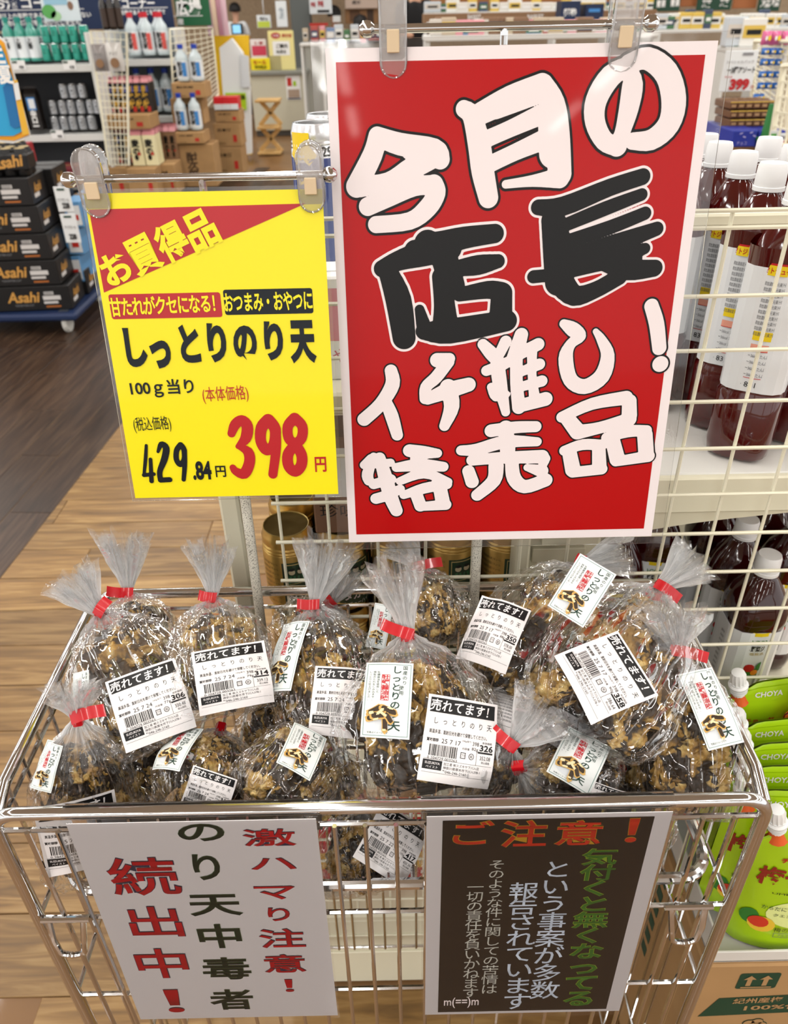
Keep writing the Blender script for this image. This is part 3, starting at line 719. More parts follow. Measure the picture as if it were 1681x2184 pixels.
pxcol(K, 'という事案が多数', (1188, 1852), (1162, 2110), 66, 40, pw, .004)
pxcol(K, '報告されています', (1117, 1898), (1102, 2134), 66, 38, pw, .004)
pxcol(K, 'そのような件に関しての苦情は', (1060, 1842), (1043, 2108), 38, 22, pg, 0)
pxcol(K, '一切の責任を負いかねます', (1014, 1890), (1003, 2116), 38, 24, pg, 0)
K.ch(q, 'm(==)m', 984, 2137, 74, 22, wprint, 3, 0, .01)
q.build('printed_lettering', w2, KO)

# ================================================================== sign stands with bars and clips
def stand(name, label, xa, xb, bary, bar_y, post_x, polex_base, pole_y, r, gr):
    A = at(*xa, bar_y); B = at(*xb, bar_y); 
    t = thing(name, label, 'sign stand', (A.x, pole_y, TZ), gr); org = t.location.copy()
    zc = (A.z + B.z) / 2
    q = MB(); q.tube([(A.x, bar_y, zc), (B.x, bar_y, zc)], .0032, chrome, 12); q.build('cross_bar', t, org, True)
    for P_ in (A, B):
        q = MB(); q.lathe([(0, -.006), (.003, -.0055), (.0055, -.003), (.006, 0), (.0055, .003), (.003, .0055), (0, .006)], (P_.x, bar_y, zc), chrome, 14, Matrix.Rotation(R_(90), 3, 'Y')); q.build('end_knob', t, org, True)
    px_ = at(*post_x, bar_y).x
    q = MB(); q.tube([(px_, bar_y, zc), (px_, bar_y, zc - .05)], .003, chrome, 10); q.build('top_post', t, org, True)
    xb_ = polex_base
    q = MB(); q.tube([(px_, bar_y + .004, zc - .03), (xb_, pole_y, TZ)], r, speck, 12); q.build('pole', t, org, True)
    q = MB(); q.lathe([(.018, 0), (.018, .003), (.008, .006), (.008, .012)], (xb_, pole_y, TZ + .0055), speck, 14); q.build('foot', t, org, True)
    return zc
stand('low_sign_stand', 'shorter stand with chrome bar and speckled pole carrying the yellow sign', (147, 383), (703, 373), 0, .648, (432, 390), at(549, 1290, .652).x, .652, .0052, None)
stand('high_sign_stand', 'taller stand with chrome bar and speckled pole carrying the red poster', (783, 62), (1388, 50), 0, .680, (1076, 65), at(1010, 1290, .66).x, .655, .0052, None)

beige = mat('beige_pad', '#e0c9a6', .5)
def clip(label, px, py, Y, w, h, zbar):
    c = at(px, py, Y); k = c.y / F * 1.12
    t = thing('clip', label, 'clip', c, 'clear plastic clips on the sign bars'); o = c.copy()
    W = w * k; Hh = h * k
    for s, dy in ((-1, -.0065), (1, .0065)):
        q = MB(); pts = []
        n = 8; tilt = dy
        for a0, cy in ((0, Hh / 2 - W / 2), (180, -Hh / 2 + W / 2)):
            for k_ in range(n + 1):
                a = R_(a0 + 180 * k_ / n); pts.append((W / 2 * math.cos(a), cy + W / 2 * math.sin(a)))
        N_ = len(pts); vs = []
        for th in (-.0012, .0012):
            for (x, z) in pts:
                vs.append(c + Vector((x, dy * (1.3 if z > 0 else .55) + th, z)))
        fs = [tuple(range(N_))[::-1], tuple(range(N_, 2 * N_))] + [(i, (i + 1) % N_, N_ + (i + 1) % N_, N_ + i) for i in range(N_)]
        q.add(vs, fs, acryl)
        # raised rim
        rim = [c + Vector((x * .93, dy * (1.3 if z > 0 else .55) + s * .0012, z * .97)) for x, z in pts]
        q.tube(rim, .0009, acryl, 5, closed=True)
        q.build('clip_jaw', t, o, True, 40)
    q = MB(); q.bbox((c.x, c.y - .0075, c.z - Hh * .10), (W * .46, .003, Hh * .24), beige, .0006); q.build('spring_pad', t, o)
    q = MB(); q.tube([(c.x - W * .3, c.y, c.z + .001), (c.x + W * .3, c.y, c.z + .001)], .003, acryl, 8); q.build('hinge', t, o, True)
clip('clear plastic clip at the left end of the yellow sign', 200, 388, .641, 50, 118, 0)
clip('clear plastic clip at the right end of the yellow sign', 663, 378, .641, 46, 116, 0)
clip('clear plastic clip at the left end of the red poster', 838, 66, .674, 44, 136, 0)
clip('clear plastic clip at the right end of the red poster', 1332, 58, .674, 48, 128, 0)
# ================================================================== wire net panel behind the cart
NY = .694; NP = .0530
nx0 = at(521, 1120, NY).x; xw = at(1439, 1055, NY).x
k0 = math.floor((xw - nx0) / NP); 
net = thing('wire_net_panel', 'cream wire net panel standing behind the cart', 'net panel', (xw - k0 * NP, NY, 0)); NO = net.location.copy()
ztop = at(1500, 450, NY).z
zz = [at(1500, y, NY).z for y in (450, 487, 632, 748, 857, 957, 1055, 1138, 1220, 1300, 1375, 1447)]
while zz[-1] > .12: zz.append(zz[-1] - NP)
nxr = xw + 4 * NP
w = MB().tube([(xw - k0 * NP, NY + .004, .02), (xw - k0 * NP, NY + .004, ztop)], .0019, wirecream, 6).build('upright_wire', net, NO, True)
for i in range(1, k0 + 5):
    c = w.copy(); col.objects.link(c); c.location = (i * NP, 0, 0)
w = MB().tube([(xw - k0 * NP - .006, NY, 0), (nxr, NY, 0)], .0021, wirecream, 6).build('level_wire', net, (NO.x, NO.y, 0), True); w.location = (0, 0, zz[0])
for z in zz[1:]:
    c = w.copy(); col.objects.link(c); c.location = (0, 0, z)

# ================================================================== gondola behind the net, left half (cans)
def board(mb, x0, x1, y0, y1, z0, z1, m, r=.003): mb.bbox(((x0 + x1) / 2, (y0 + y1) / 2, (z0 + z1) / 2), (abs(x1 - x0), abs(y1 - y0), abs(z1 - z0)), m, r)
GX0 = at(482, 1100, .72).x; GXM = at(1112, 1200, .74).x; GXN = at(1235, 1250, .745).x; GX1 = .75
GF, GB = .735, 1.16
zc1 = at(610, 1330, .80).z - .002          # deck under the lower visible cans
shelf1 = thing('shelf_unit', 'cream steel shelf unit with gold cans behind the cart', 'shelf', (GX0, GF, 0)); SO = shelf1.location.copy()
deck = MB(); board(deck, GX0, GXM, GF, GB, zc1 - .03, zc1, cream); deck.build('shelf_board', shelf1, SO)
ztopL = H - .33
deck = MB(); board(deck, GX0, GXM, GF, GB, ztopL - .025, ztopL, cream); deck.build('shelf_board', shelf1, SO)
q = MB(); board(q, GX0 - .006, GX0 + .016, GF - .015, GF + .03, 0, ztopL + .03, cream); q.build('upright_post', shelf1, SO)
q = MB(); board(q, GXM - .01, GXM + .006, GF - .012, GF + .03, .2, ztopL - .03, cream); q.build('upright_post', shelf1, SO)
q = MB(); board(q, GX0, GX1, GB + .002, GB + .02, 0, ztopL - .05, mat('back_board', '#d9d2bd', .5)); q.build('back_board', shelf1, SO)
q = MB(); board(q, GX0, GX1, GF - .04, GF - .02, .0, .20, cream, .004); q.build('kick_panel', shelf1, SO)
q = MB(); board(q, GX0, GX1, GF - .045, GB, .205, .222, cream, .004); q.build('base_deck', shelf1, SO)

# gold cans
gold = mat('gold_can', '#d0ac62', .3, metal=.75); goldtop = mat('gold_lid', '#b59c5c', .35, metal=.45); gcan_green = mat('can_green_print', '#123a26', .3, coat=.4); gtext = mat('can_gold_text', '#c9b277', .35)
def can_proto(name, label, cat, r, h, body, lid, group, deco=None, loc=(0, 0, 0)):
    t = thing(name, label, cat, loc, group); o = Vector(loc)
    q = MB(); k = r / .033
    q.lathe([(r * .74, 0), (r * .86, .004), (r, .014), (r, h - .030), (r * .965, h - .028), (r * .99, h - .026), (r * .955, h - .0235), (r * .98, h - .021), (r * .945, h - .0185), (r * .97, h - .016), (r * .96, h - .013), (r * .97, h - .010), (r * .93, h - .007), (r * .90, h - .003), (r * .875, h)], o, body, 20)
    b = q.build('can_body', t, o, True)
    q = MB(); q.lathe([(r * .875, h), (r * .87, h + .0015), (r * .84, h + .001), (r * .82, h - .004), (0.0, h - .0045)], o, lid, 20)
    q.build('lid', t, o, True)
    q = MB(); pts = [(o.x + .009 * k * math.cos(a), o.y - .004 + .012 * k * math.sin(a), o.z + h - .002) for a in [i * math.pi / 6 for i in range(12)]]
    q.tube(pts, .0011, lid, 4, closed=True); q.lathe([(0, h - .004), (.003, h - .003), (.003, h - .0015), (0, h - .001)], o, lid, 8); q.build('pull_tab', t, o, True)
    if deco:
        q = MB(); deco(q, cyl_map(o, r, 0)); q.build('printed_label', t, o)
    return t
def deco_gold(q, mp):
    rect(q, mp, -.006, .012, .042, .085, gcan_green, 0, 10, 1)
    rect(q, mp, -.003, .052, .035, .083, gtext, 1, 8, 1); rect(q, mp, -.002, .053, .034, .0815, gcan_green, 2, 8, 1)
    skin_ = mat('can_face_print', '#d9cba8', .4)
    for x in (.006, .017, .028):
        disc(q, mp, x, .071, .0042, skin_, 3, 10); poly(q, mp, [(x - .005, .053), (x + .005, .053), (x + .004, .065), (x - .004, .065)], mat('can_suit_print', '#2e6a45', .4), 3); disc(q, mp, x, .0748, .004, black, 4, 8, .002)
    fit(q, 'タカラ', mp, .017, .032, .034, .015, wprint, 3, 0, .03); fit(q, '缶チューハイ', mp, .017, .018, .034, .007, wprint, 3)
    for k in range(9):
        fit(q, '果汁入り炭酸飲料品名リキュール', mp, -.028, .082 - k * .0075, .034, .004, mat('can_brown_text', '#5a4826', .4), 2)
    disc(q, mp, .040, .092, .009, mat('can_badge', '#1c2a1c', .3), 3, 12, .011); fit(q, '直', mp, .040, .092, .009, .011, mat('can_badge_red', '#b0343a', .4), 4)
gc = None
n_ = 0
posn = []
zt = at(610, 1118, .80).z; hcan = .122; zl = zt - hcan
x_0 = at(610, 1118, .80).x
for lev in (0, 1):
    for row in range(3):
        for i in range(5):
            posn.append((x_0 + i * .0695, .80 + row * .069, zl - lev * (hcan + .004)))
for i, p in enumerate(posn):
    lab = 'gold and green can, %s tier, %s row, %s from the pole' % ('upper' if i < 15 else 'lower', ('front', 'middle', 'rear')[(i % 15) // 5], nth(i % 5))
    if gc is None:
        gc = can_proto('gold_can', lab, 'can', .033, hcan, gold, goldtop, 'gold cans upper tier', deco_gold, p)
    else:
        dup(gc, p, None, lab, 'gold cans upper tier' if i < 15 else 'gold cans lower tier')
zc1b = zl - (hcan + .004)
deck = MB(); board(deck, GX0 + .02, GXM - .012, GF + .01, GB, zc1b - .02, zc1b - .0005, cream); deck.build('shelf_board', shelf1, SO)
bpy.data.objects.remove([o for o in shelf1.children if o.name.startswith('shelf_board')][0])

# cream panel between the two halves, seen under the red poster
q = MB(); board(q, GXM + .006, GXN + .02, GF + .012, GF + .03, .23, at(1180, 1100, GF).z, cream, .004)
q.build('divider_panel', shelf1, SO)
q = MB(); board(q, GXM + .012, GXN + .0, GF + .004, GF + .012, at(1180, 1205, GF).z, at(1180, 1175, GF).z, mat('cream_shadow_gap', '#cfc8b0', .5), .001); q.build('slotted_strip', shelf1, SO)  # strip in a slightly darker cream than the divider panel

# small cartons of the top shelf, visible as a sliver between the two signs
for k in range(3):
    zz0 = ztopL; 
# lemon cans standing on the top of the shelf unit
lemon_b = mat('can_silver', '#d9dbe0', .25, metal=.7); lid_s = mat('silver_lid', '#e6e8ea', .22, metal=1.0)
lblue = mat('lemon_blue', '#0e2f7a', .35); lyel = mat('lemon_yellow', '#f0cf1e', .35)
def deco_lemon(q, mp):
    rect(q, mp, -.1, .0, .1, .130, lblue, 0, 24, 1)
    rect(q, mp, -.034, .134, -.006, .160, lyel, 1, 8, 1); disc(q, mp, -.018, .134, .021, lyel, 1, 6, .014)
    
    for i, c in enumerate('レモン'): cell(q, c, mp, -.018, .108 - .028 * i, .024, .024, lyel, 2, 0, .03)
    fit(q, '25', mp, .016, .138, .014, .012, kprint, 2, 0, .02)
    for k in range(4): rect(q, mp, -.03, .125 + k * .006, -.014, .128 + k * .006, lid_s, 1, 3, 1)
ly = 1.10
lt = at(658, 262, ly); 
lc = can_proto('lemon_can', 'tall blue and yellow lemon can standing nearest beside the yellow sign clip', 'can', .033, .168, lemon_b, lid_s, None, deco_lemon, (lt.x + .008, ly, lt.z - .168))
dup(lc, (lt.x + .018, ly + .10, lt.z - .168), None, 'tall lemon can right behind the nearest lemon can'); dup(lc, (lt.x + .076, ly + .02, lt.z - .168), None, 'tall lemon can half hidden behind the left edge of the red poster')
q = MB(); board(q, lt.x - .03, lt.x + .35, 1.03, 1.30, lt.z - .168 - .025, lt.z - .1685, cream); board(q, lt.x - .03, lt.x + .35, 1.28, 1.30, 0, lt.z - .19, cream)
tag(q.build('can_shelf', None, (lt.x, 1.03, 0)), 'cream shelf top carrying the tall lemon cans', 'shelf')

# sliver goods behind the net between the two signs
pk = mat('pink_pack', '#c9616a', .5); wk = mat('white_pack', '#e6e4e2', .4)
def snack_box(name, c, s, m1, m2, txt, tm):
    q = MB(); q.bbox(c, s, m1, .002); t = q.build(name, None, c)
    mp = plane_map((c[0], c[1] - s[1] / 2, c[2]), (1, 0, 0), (0, 0, 1), Vector((0, -1, 0)))
    q = MB(); rect(q, mp, -s[0] * .45, -s[2] * .1, s[0] * .45, s[2] * .4, m2, 1)
    if txt: fit(q, txt, mp, 0, -s[2] * .25, s[0] * .75, s[2] * .14, tm, 1)
    q.build('printed_front', t, c)
    q = MB(); q.box((c[0], c[1], c[2] + s[2] / 2 + .0005), (s[0] * .98, s[1] * .3, .001), m1); q.build('closure_flap', t, c)
    return t
zq = H - .33
tag(snack_box('snack_carton', (at(722, 600, .80).x, .80, ztopL + .055), (.07, .06, .11), wk, pk, 'おやつ', redink), 'white and pink snack carton showing in the gap between the two signs', 'carton')
for i, y in enumerate((.80,)):
    tag(snack_box('snack_carton', (at(715, 900, .80).x, .80, zl + hcan + .07), (.06, .06, .13), mat('brown_pack', '#7b5a45', .5), wk, '珍味', kprint), 'brown snack carton low in the gap between the two signs, above the gold cans', 'carton')
deck = MB(); board(deck, GX0 + .02, GXM - .012, GF + .01, GB, zl + hcan + .0008, zl + hcan + .004, cream, .0005); 
# ================================================================== right half: juice shelves
zJ = at(1500, 1011, GF + .005).z
juice_shelf = thing('juice_shelf', 'white shelf board with cream lip carrying the tall red juice bottles', 'shelf', (GXN, GF, zJ)); JO = juice_shelf.location.copy()
xL = at(1405, 1000, GF).x - .12
q = MB(); board(q, xL, GX1, GF + .004, GB, zJ - .02, zJ, mat('shelf_white', '#f0efe9', .3)); q.build('shelf_board', juice_shelf, JO)
q = MB(); board(q, xL, GX1, GF - .006, GF + .004, zJ - .045, zJ + .001, cream, .002); q.build('front_lip', juice_shelf, JO)
# curved bracket under the shelf
zA = at(1681, 1072, GF).z; zB = at(1400, 1130, GF).z; xa = at(1400, 1100, GF).x
pts = [(xL, zJ - .045), (GX1, zJ - .045), (GX1, zA - .0)] + [(xa + (GX1 - xa) * t, zB + (zA - zB) * math.sin(t * math.pi / 2) ** .8) for t in (.5, .35, .2, .1, 0)] + [(xL, zB - .02)]
q = MB(); n = len(pts); vs = [(x, GF + y, z) for y in (.001, .012) for x, z in pts]
q.add(vs, [tuple(range(n))[::-1], tuple(range(n, 2 * n))] + [(i, (i + 1) % n, n + (i + 1) % n, n + i) for i in range(n)], cream); q.build('curved_bracket', juice_shelf, JO)
zR1, zR0 = at(1550, 452, GF + .005).z, at(1550, 479, GF + .005).z
q = MB(); board(q, at(1480, 465, GF).x - .05, GX1, GF - .004, GF + .004, zR0, zR1, cream, .002); q.build('guard_rail', juice_shelf, JO)
q = MB(); board(q, xL + .03, xL + .05, GF - .0075, GF - .006, zJ - .012, zJ - .004, black, .0005); q.build('label_clip', juice_shelf, JO)

juice = mat('tomato_juice', '#4a0707', .08, coat=.6, spec=.6); capm = mat('white_cap', '#f4f4f4', .4); lab_w = mat('bottle_label_white', '#e9eaec', .35, coat=.3)
lab_y = mat('label_yellow', '#f2d21c', .4); lab_r = mat('label_red', '#c51f22', .4); salmon = mat('label_salmon', '#e9a08a', .4); tgreen = mat('tomato_green', '#2f7a2c', .4); dgrey_t = mat('label_grey_text', '#55565c', .5)
ybot = mat('label_gold', '#b99b3a', .4)
def bottle(name, label, loc, r, h, body, lab, lz0, lz1, deco, group=None, cap=capm, capr=.0155, caph=.024, neck=True, sq=0.6, top=None):
    t = thing(name, label, 'bottle', loc, group); o = Vector(loc); q = MB()
    zs = h * .72
    pr = [(r * .80, 0), (r * .95, .006), (r, .018), (r, lz0 - .006), (r * .95, lz0 - .003), (r * .95, lz0), (r * .95, lz1), (r * .98, lz1 + .004), (r, lz1 + .012), (r * .97, zs), (r * .80, zs + (h - caph - zs) * .38), (capr * 1.1, h - caph - .008), (capr * .86, h - caph - .002), (capr * .86, h - .004)]
    q.lathe(pr, o, body, 24, sq=sq); q.build('bottle_body', t, o, True, 50)
    q = MB(); n = 32; pc = []
    z0 = h - caph
    for k, (rad, z) in enumerate(((capr * 1.05, z0 - .003), (capr * 1.05, z0 + .001), (capr * .99, z0 + .0015), (capr, z0 + .003), (capr * .97, h - .004), (capr * .88, h), (0.0001, h))): pc.append((rad, z))
    q.lathe(pc, o, cap, n); q.build('cap', t, o, True, 40)
    if lab:
        q = MB(); lr = r * .95 + .0008
        q.lathe([(lr, lz0 + .001), (lr, lz1 - .001)], o, lab, 24, sq=sq)
        mp = cyl_map(o, lr + .0012, 0); deco(q, mp, lz0, lz1); q.build('label_wrap', t, o)
    return t
def deco_back(q, mp, a, b):
    H_ = b - a
    rect(q, mp, -.035, b - .012, .035, b - .002, lab_r, 0, 8, 1); rect(q, mp, -.018, b - .014, .02, b - .004, lab_y, 1, 5, 1); fit(q, 'トマトジュース', mp, 0, b - .009, .034, .006, lab_r, 2, 0, .02)
    for k in range(int(H_ * .42 / .0058)):
        fit(q, '野菜汁食塩無添加濃縮還元果汁砂糖不使用', mp, -.002, b - .022 - k * .0058, .046, .0042, dgrey_t, 1)
    rect(q, mp, -.026, a + H_ * .42, .020, a + H_ * .49, lab_y, 1, 5, 1); rect(q, mp, -.026, a + H_ * .34, .022, a + H_ * .39, salmon, 1, 5, 1)
    frame(q, mp, -.026, a + H_ * .12, .022, a + H_ * .34, .0007, lab_r, 1, 5, 1)
    for k in range(4): fit(q, 'エネルギー36kcal たんぱく質', mp, -.002, a + H_ * .30 - k * .007, .04, .0045, dgrey_t, 1)
    fit(q, '20-4 831', mp, -.01, a + H_ * .07, .03, .006, kprint, 1)
def deco_tomato(q, mp, a, b):
    H_ = b - a
    fit(q, 'KAGOME', mp, 0, b - .010, .030, .006, lab_r, 1, 0, .03); fit(q, 'JUICE', mp, 0, b - .020, .028, .006, kprint, 1, 0, .03); rect(q, mp, -.018, b - .030, .018, b - .025, ybot, 1, 5, 1)
    rect(q, mp, -.03, a + H_ * .45, .03, a + H_ * .62, lab_r, 0, 8, 1)
    disc(q, mp, 0, a + H_ * .66, .016, mat('tomato_red', '#d42a1c', .3), 1, 18, .014)
    for a_ in range(5): poly(q, mp, [(0, a + H_ * .74), (.008 * math.cos(a_ * 1.25 + .3), a + H_ * .74 + .006 * math.sin(a_ * 1.25 + .3)), (.005 * math.cos(a_ * 1.25 + .9), a + H_ * .74 + .004 * math.sin(a_ * 1.25 + .9))], tgreen, 2)
    for k in range(18):
        rect(q, mp, .002 + 0, a + .014 + k * .0024, .022, a + .0152 + k * .0024 + (.0006 if k % 3 == 0 else 0), kprint, 1, 3, 1)
def deco_veg(q, mp, a, b):
    H_ = b - a; rect(q, mp, -.04, b - .006, .04, b, lab_y, 0, 10, 1)
    fit(q, 'KAGOME', mp, 0, b - .016, .036, .007, tgreen, 1, 0, .02); fit(q, 'カゴメ野菜ジュース', mp, 0, b - .027, .052, .010, kprint, 1, 0, .02); fit(q, '食塩無添加', mp, 0, b - .036, .03, .005, ybot, 1)
    rect(q, mp, -.032, a + H_ * .42, .034, a + H_ * .52, mat('veg_green', '#3b7d2a', .5), 0, 8, 1); rect(q, mp, -.034, a + H_ * .38, .036, a + H_ * .42, lab_r, 1, 8, 1)
    for x, y, r, m in ((-.018, .5, .006, mat('tomato_red', '#d42a1c', .3)), (-.004, .53, .007, lab_r), (.012, .55, .008, tgreen), (.020, .48, .006, mat('carrot_orange', '#e88a1e', .4)), (-.024, .55, .007, tgreen), (.004, .47, .005, mat('carrot_orange', '#e88a1e', .4))): disc(q, mp, x, a + H_ * y, r, m, 2, 10)
    for k in range(16): rect(q, mp, .006, a + .010 + k * .0026, .024, a + .0113 + k * .0026, kprint, 1, 3, 1)
    disc(q, mp, -.012, a + .014, .007, kprint, 1, 14); disc(q, mp, -.012, a + .014, .006, lab_w, 2, 14); fit(q, 'JAS', mp, -.012, a + .014, .008, .004, kprint, 3)
    fit(q, 'プラ', mp, -.012, a + .03, .006, .006, kprint, 1); fit(q, 'PET', mp, -.012, a + .042, .006, .005, kprint, 1)
    for k in range(9): fit(q, '原材料名トマト人参', mp, -.046, b - .02 - k * .008, .016, .004, dgrey_t, 1)
hb = .300; zTop = zJ + hb
JP = [(.405, .795, 0, 'nearest tall red juice bottle by the front edge of the upper shelf'), (.335, .93, 1, 'tall red juice bottle with tomato picture next to the red poster edge'), (.405, .868, 2, 'second tall red juice bottle from the front of the upper shelf'), (.405, .945, 2, None), (.478, .83, 2, None),
      (.478, .905, 2, None), (.345, 1.00, 2, None), (.405, 1.02, 2, None), (.478, .98, 2, None), (.478, 1.05, 2, None), (.550, .87, 2, None), (.550, .95, 2, None), (.35, 1.075, 2, None), (.415, 1.095, 2, None)]
b0 = b1 = None
for x, y, k, lab in JP:
    loc = (x, y, zJ + .0005)
    if k == 1: bottle('juice_bottle', lab, loc, .0345, hb, juice, lab_w, .105, .235, deco_tomato, 'tall juice bottles').rotation_euler.z = R_(-20); continue
    if b0 is None: b0 = bottle('juice_bottle', lab, loc, .0345, hb, juice, lab_w, .085, .225, deco_back, 'tall juice bottles'); b0.rotation_euler.z = R_(-32); continue
    nb_ = globals().get('nb_', 0) + 1; dup(b0, loc, R_(-38), lab or 'tall red juice bottle on the upper shelf, %s behind the front ones' % nth(nb_), 'tall juice bottles')
# lower shelf
cB = at(1664, 1182, .775); hl = .265; z2 = cB.z - hl
juice2 = mat('vegetable_juice', '#330606', .08, coat=.6)
q = MB(); board(q, xL + .06, GX1, GF - .004, GB, z2 - .022, z2, cream); tag(q.build('lower_juice_shelf', None, (xL, GF, z2)), 'cream lower shelf board under the vegetable juice bottles', 'shelf')
v0 = bottle('vegetable_juice_bottle', 'vegetable juice bottle at the front of the lower shelf, above the pouches', (cB.x - .012, .775, z2 + .0005), .036, hl, juice2, lab_w, .035, .165, deco_veg, 'vegetable juice bottles')
c2 = at(1603, 1118, .845)
dup(v0, (c2.x, .855, z2 + .0005), R_(-25), 'vegetable juice bottle second from the front on the lower shelf', 'vegetable juice bottles')
for x, y, l_ in ((c2.x + .082, .87, 'at the right picture edge'), (c2.x - .09, .93, 'left of the front pair, one row back'), (c2.x + .0, .945, 'straight behind the second one'), (c2.x + .085, .95, 'rearmost at the right'), (c2.x - .165, .86, 'nearest the cream divider panel')):
    dup(v0, (x, y, z2 + .0005), R_(-10), 'vegetable juice bottle on the dim lower shelf, ' + l_, 'vegetable juice bottles')

# ================================================================== fruit jelly pouches, tray and carton at the right
lime = mat('pouch_lime', '#a9d016', .22, coat=.5, bump=.25, bscale=45); lime2 = mat('pouch_pale', '#e3ee9a', .25); orange = mat('pouch_orange', '#e4622a', .25, coat=.4, bump=.2, bscale=45); brownr = mat('pouch_brown_red', '#8e2a1c', .3)
spoutm = mat('spout_white', '#f3f3f1', .35)
tz = at(1640, 2010, .50).z
def pouch(label, loc, rz, m, front=True, group=None, w=.13, h=.215):
    t = thing('jelly_pouch', label, 'pouch', loc, group, rz); o = Vector((0, 0, 0))
    def fn(sgn):
        def f(a, b):
            x = (a - .5) * w; z = b * h
            th = .026 * (math.sin(math.pi * a) ** .6 if 0 < a < 1 else 0) * (1 - b) ** .55 + .0012
            cut = 0
            if b > .86 and a < .30: z = min(z, h * (.86 + .14 * a / .30))
            return Vector((x, sgn * th, z + .0012 * noise.noise(Vector((x * 60, z * 60, sgn)))))
        return f
    q = MB(); q.grid(fn(-1), 14, 16, m); q.grid(lambda a, b: fn(1)(1 - a, b), 14, 16, m); q.build('pouch_body', t, None, True, 60)
    q = MB(); f0 = fn(-1); mp = lambda u, v, l=0: (lambda p: Vector((p.x, p.y - .0004 * (l + 1), p.z)))(f0(min(max(u / w + .5, 0), 1), min(max(v / h, 0), 1)))
    rect(q, mp, -w * .48, .190, w * .48, .209, lime if m is orange else lime, 0, 10, 2)
    for x in (-.02, .03): fit(q, 'CHOYA', mp, x + .008, .200, .036, .0075, wprint, 2, 0, .02)
    if front:
        fit(q, 'チョーヤ', mp, -.018, .160, .038, .008, redink, 2, 0, .03)
        for i, c in enumerate('梅ゼリー'): cell(q, c, mp, -.042 + i * .028, .132, .029, .032, brownr, 3, 0, .03); 
        fit(q, 'UME FRUIT JELLY', mp, .002, .104, .075, .004, kprint, 2)
        disc(q, mp, .01, .068, .045, lime2, 1, 24, .026); disc(q, mp, .026, .072, .022, mat('jelly_yellow', '#f4f0a0', .3), 2, 16, .014)
        fit(q, 'からだにやさしい', mp, -.014, .078, .055, .007, dgreen, 3); fit(q, 'クエン酸1000mg', mp, -.002, .066, .05, .006, dgreen, 3)
        disc(q, mp, -.036, .046, .015, mat('plum_yellow', '#e8c23a', .3), 3, 14, .014); disc(q, mp, -.040, .050, .011, mat('plum_red', '#cf3a26', .3), 4, 14, .010); disc(q, mp, -.050, .055, .010, tgreen, 2, 12, .014)
        fit(q, '梅のクエン酸', mp, .004, .040, .05, .008, kprint, 3); frame(q, mp, -.020, .026, .04, .034, .0006, dgrey_t, 3, 4, 1); fit(q, 'アルコール分は含みません', mp, .01, .030, .05, .0045, dgrey_t, 3)
    q.build('printed_front', t)
    q = MB(); sx_ = -w * .36; zt_ = h * .93; tilt = Matrix.Rotation(R_(-14), 3, 'Y')
    M = tilt; c = Vector((sx_, 0, zt_ - .004))
    q.lathe([(.0075, 0), (.0075, .008), (.0105, .009), (.0105, .0105), (.0075, .011), (.0075, .0145), (.0115, .0155), (.0115, .017), (.0075, .0175)], c, spoutm, 16, M)
    q.lathe([(.0115, .0185), (.0118, .020), (.0095, .0225), (.0095, .024)], c, spoutm, 16, M); sp = q.build('spout', t, None, True, 30)
    q = MB(); n = 12
    prof = []
    vs = []; fs = []
    for k, (r_, z_) in enumerate(((.0085, .024), (.0085, .036), (.0075, .041), (.004, .0425))):
        for i in range(24):
            a = 2 * math.pi * i / 24; r__ = r_ * (1 + (.10 if i % 2 else -.04) * (k < 2)); vs.append(M @ Vector((r__ * math.cos(a), r__ * math.sin(a), z_)) + c)
    for k in range(3):
        for i in range(24): fs.append((k * 24 + i, k * 24 + (i + 1) % 24, (k + 1) * 24 + (i + 1) % 24, (k + 1) * 24 + i))
    fs.append(tuple(72 + i for i in range(24))); q.add(vs, fs, spoutm); q.build('spout_cap', sp, None, True, 30)
    q = MB(); q.lathe([(.012, -.010), (.009, -.002), (.0075, .003)], c, orange, 12, M); q.build('spout_base', t, None, True)
    return t
fr_ = at(1571, 2010, .505)
px0 = .425
p0 = pouch('green fruit jelly pouch standing at the front of the tray', (px0 + .037, .515, tz + .006), 0, lime, True)
LB = ['second green jelly pouch behind the front one', 'third green jelly pouch from the front', 'fourth green jelly pouch from the front', 'fifth green jelly pouch from the front', 'rearmost green jelly pouch against the wire net']
for i, (dx, y, dz) in enumerate(((.012, .545, .012), (.020, .575, .016), (.030, .605, .020), (.034, .636, .024), (.040, .672, .055))):
    dup(p0, (px0 + dx, y, tz + .006 + dz), R_(3 * i - 4), LB[i], 'green jelly pouches')
pouch('orange and lime jelly pouch at the right edge beside the green ones', (px0 + .112, .652, tz + .055), R_(4), orange, True)
q = MB()
# low white display tray (open box)
trx0, trx1, try0, try1 = px0 - .055, px0 + .26, .478, .684
trm = mat('tray_white', '#dedbd4', .5)
trt = thing('display_tray', 'white cardboard display tray holding the jelly pouches', 'tray', (trx0, try0, tz)); TO = trt.location.copy()
q = MB(); board(q, trx0, trx1, try0, try1, tz - .001, tz + .003, trm, .0008); q.build('tray_floor', trt, TO)
for a_ in ((trx0, trx1, try0, try0 + .003), (trx0, trx1, try1 - .003, try1), (trx0, trx0 + .003, try0, try1), (trx1 - .003, trx1, try0, try1)):
    q = MB(); board(q, *a_, tz, tz + (.022 if a_[3] < .6 else .045), trm, .0008); q.build('tray_side', trt, TO)
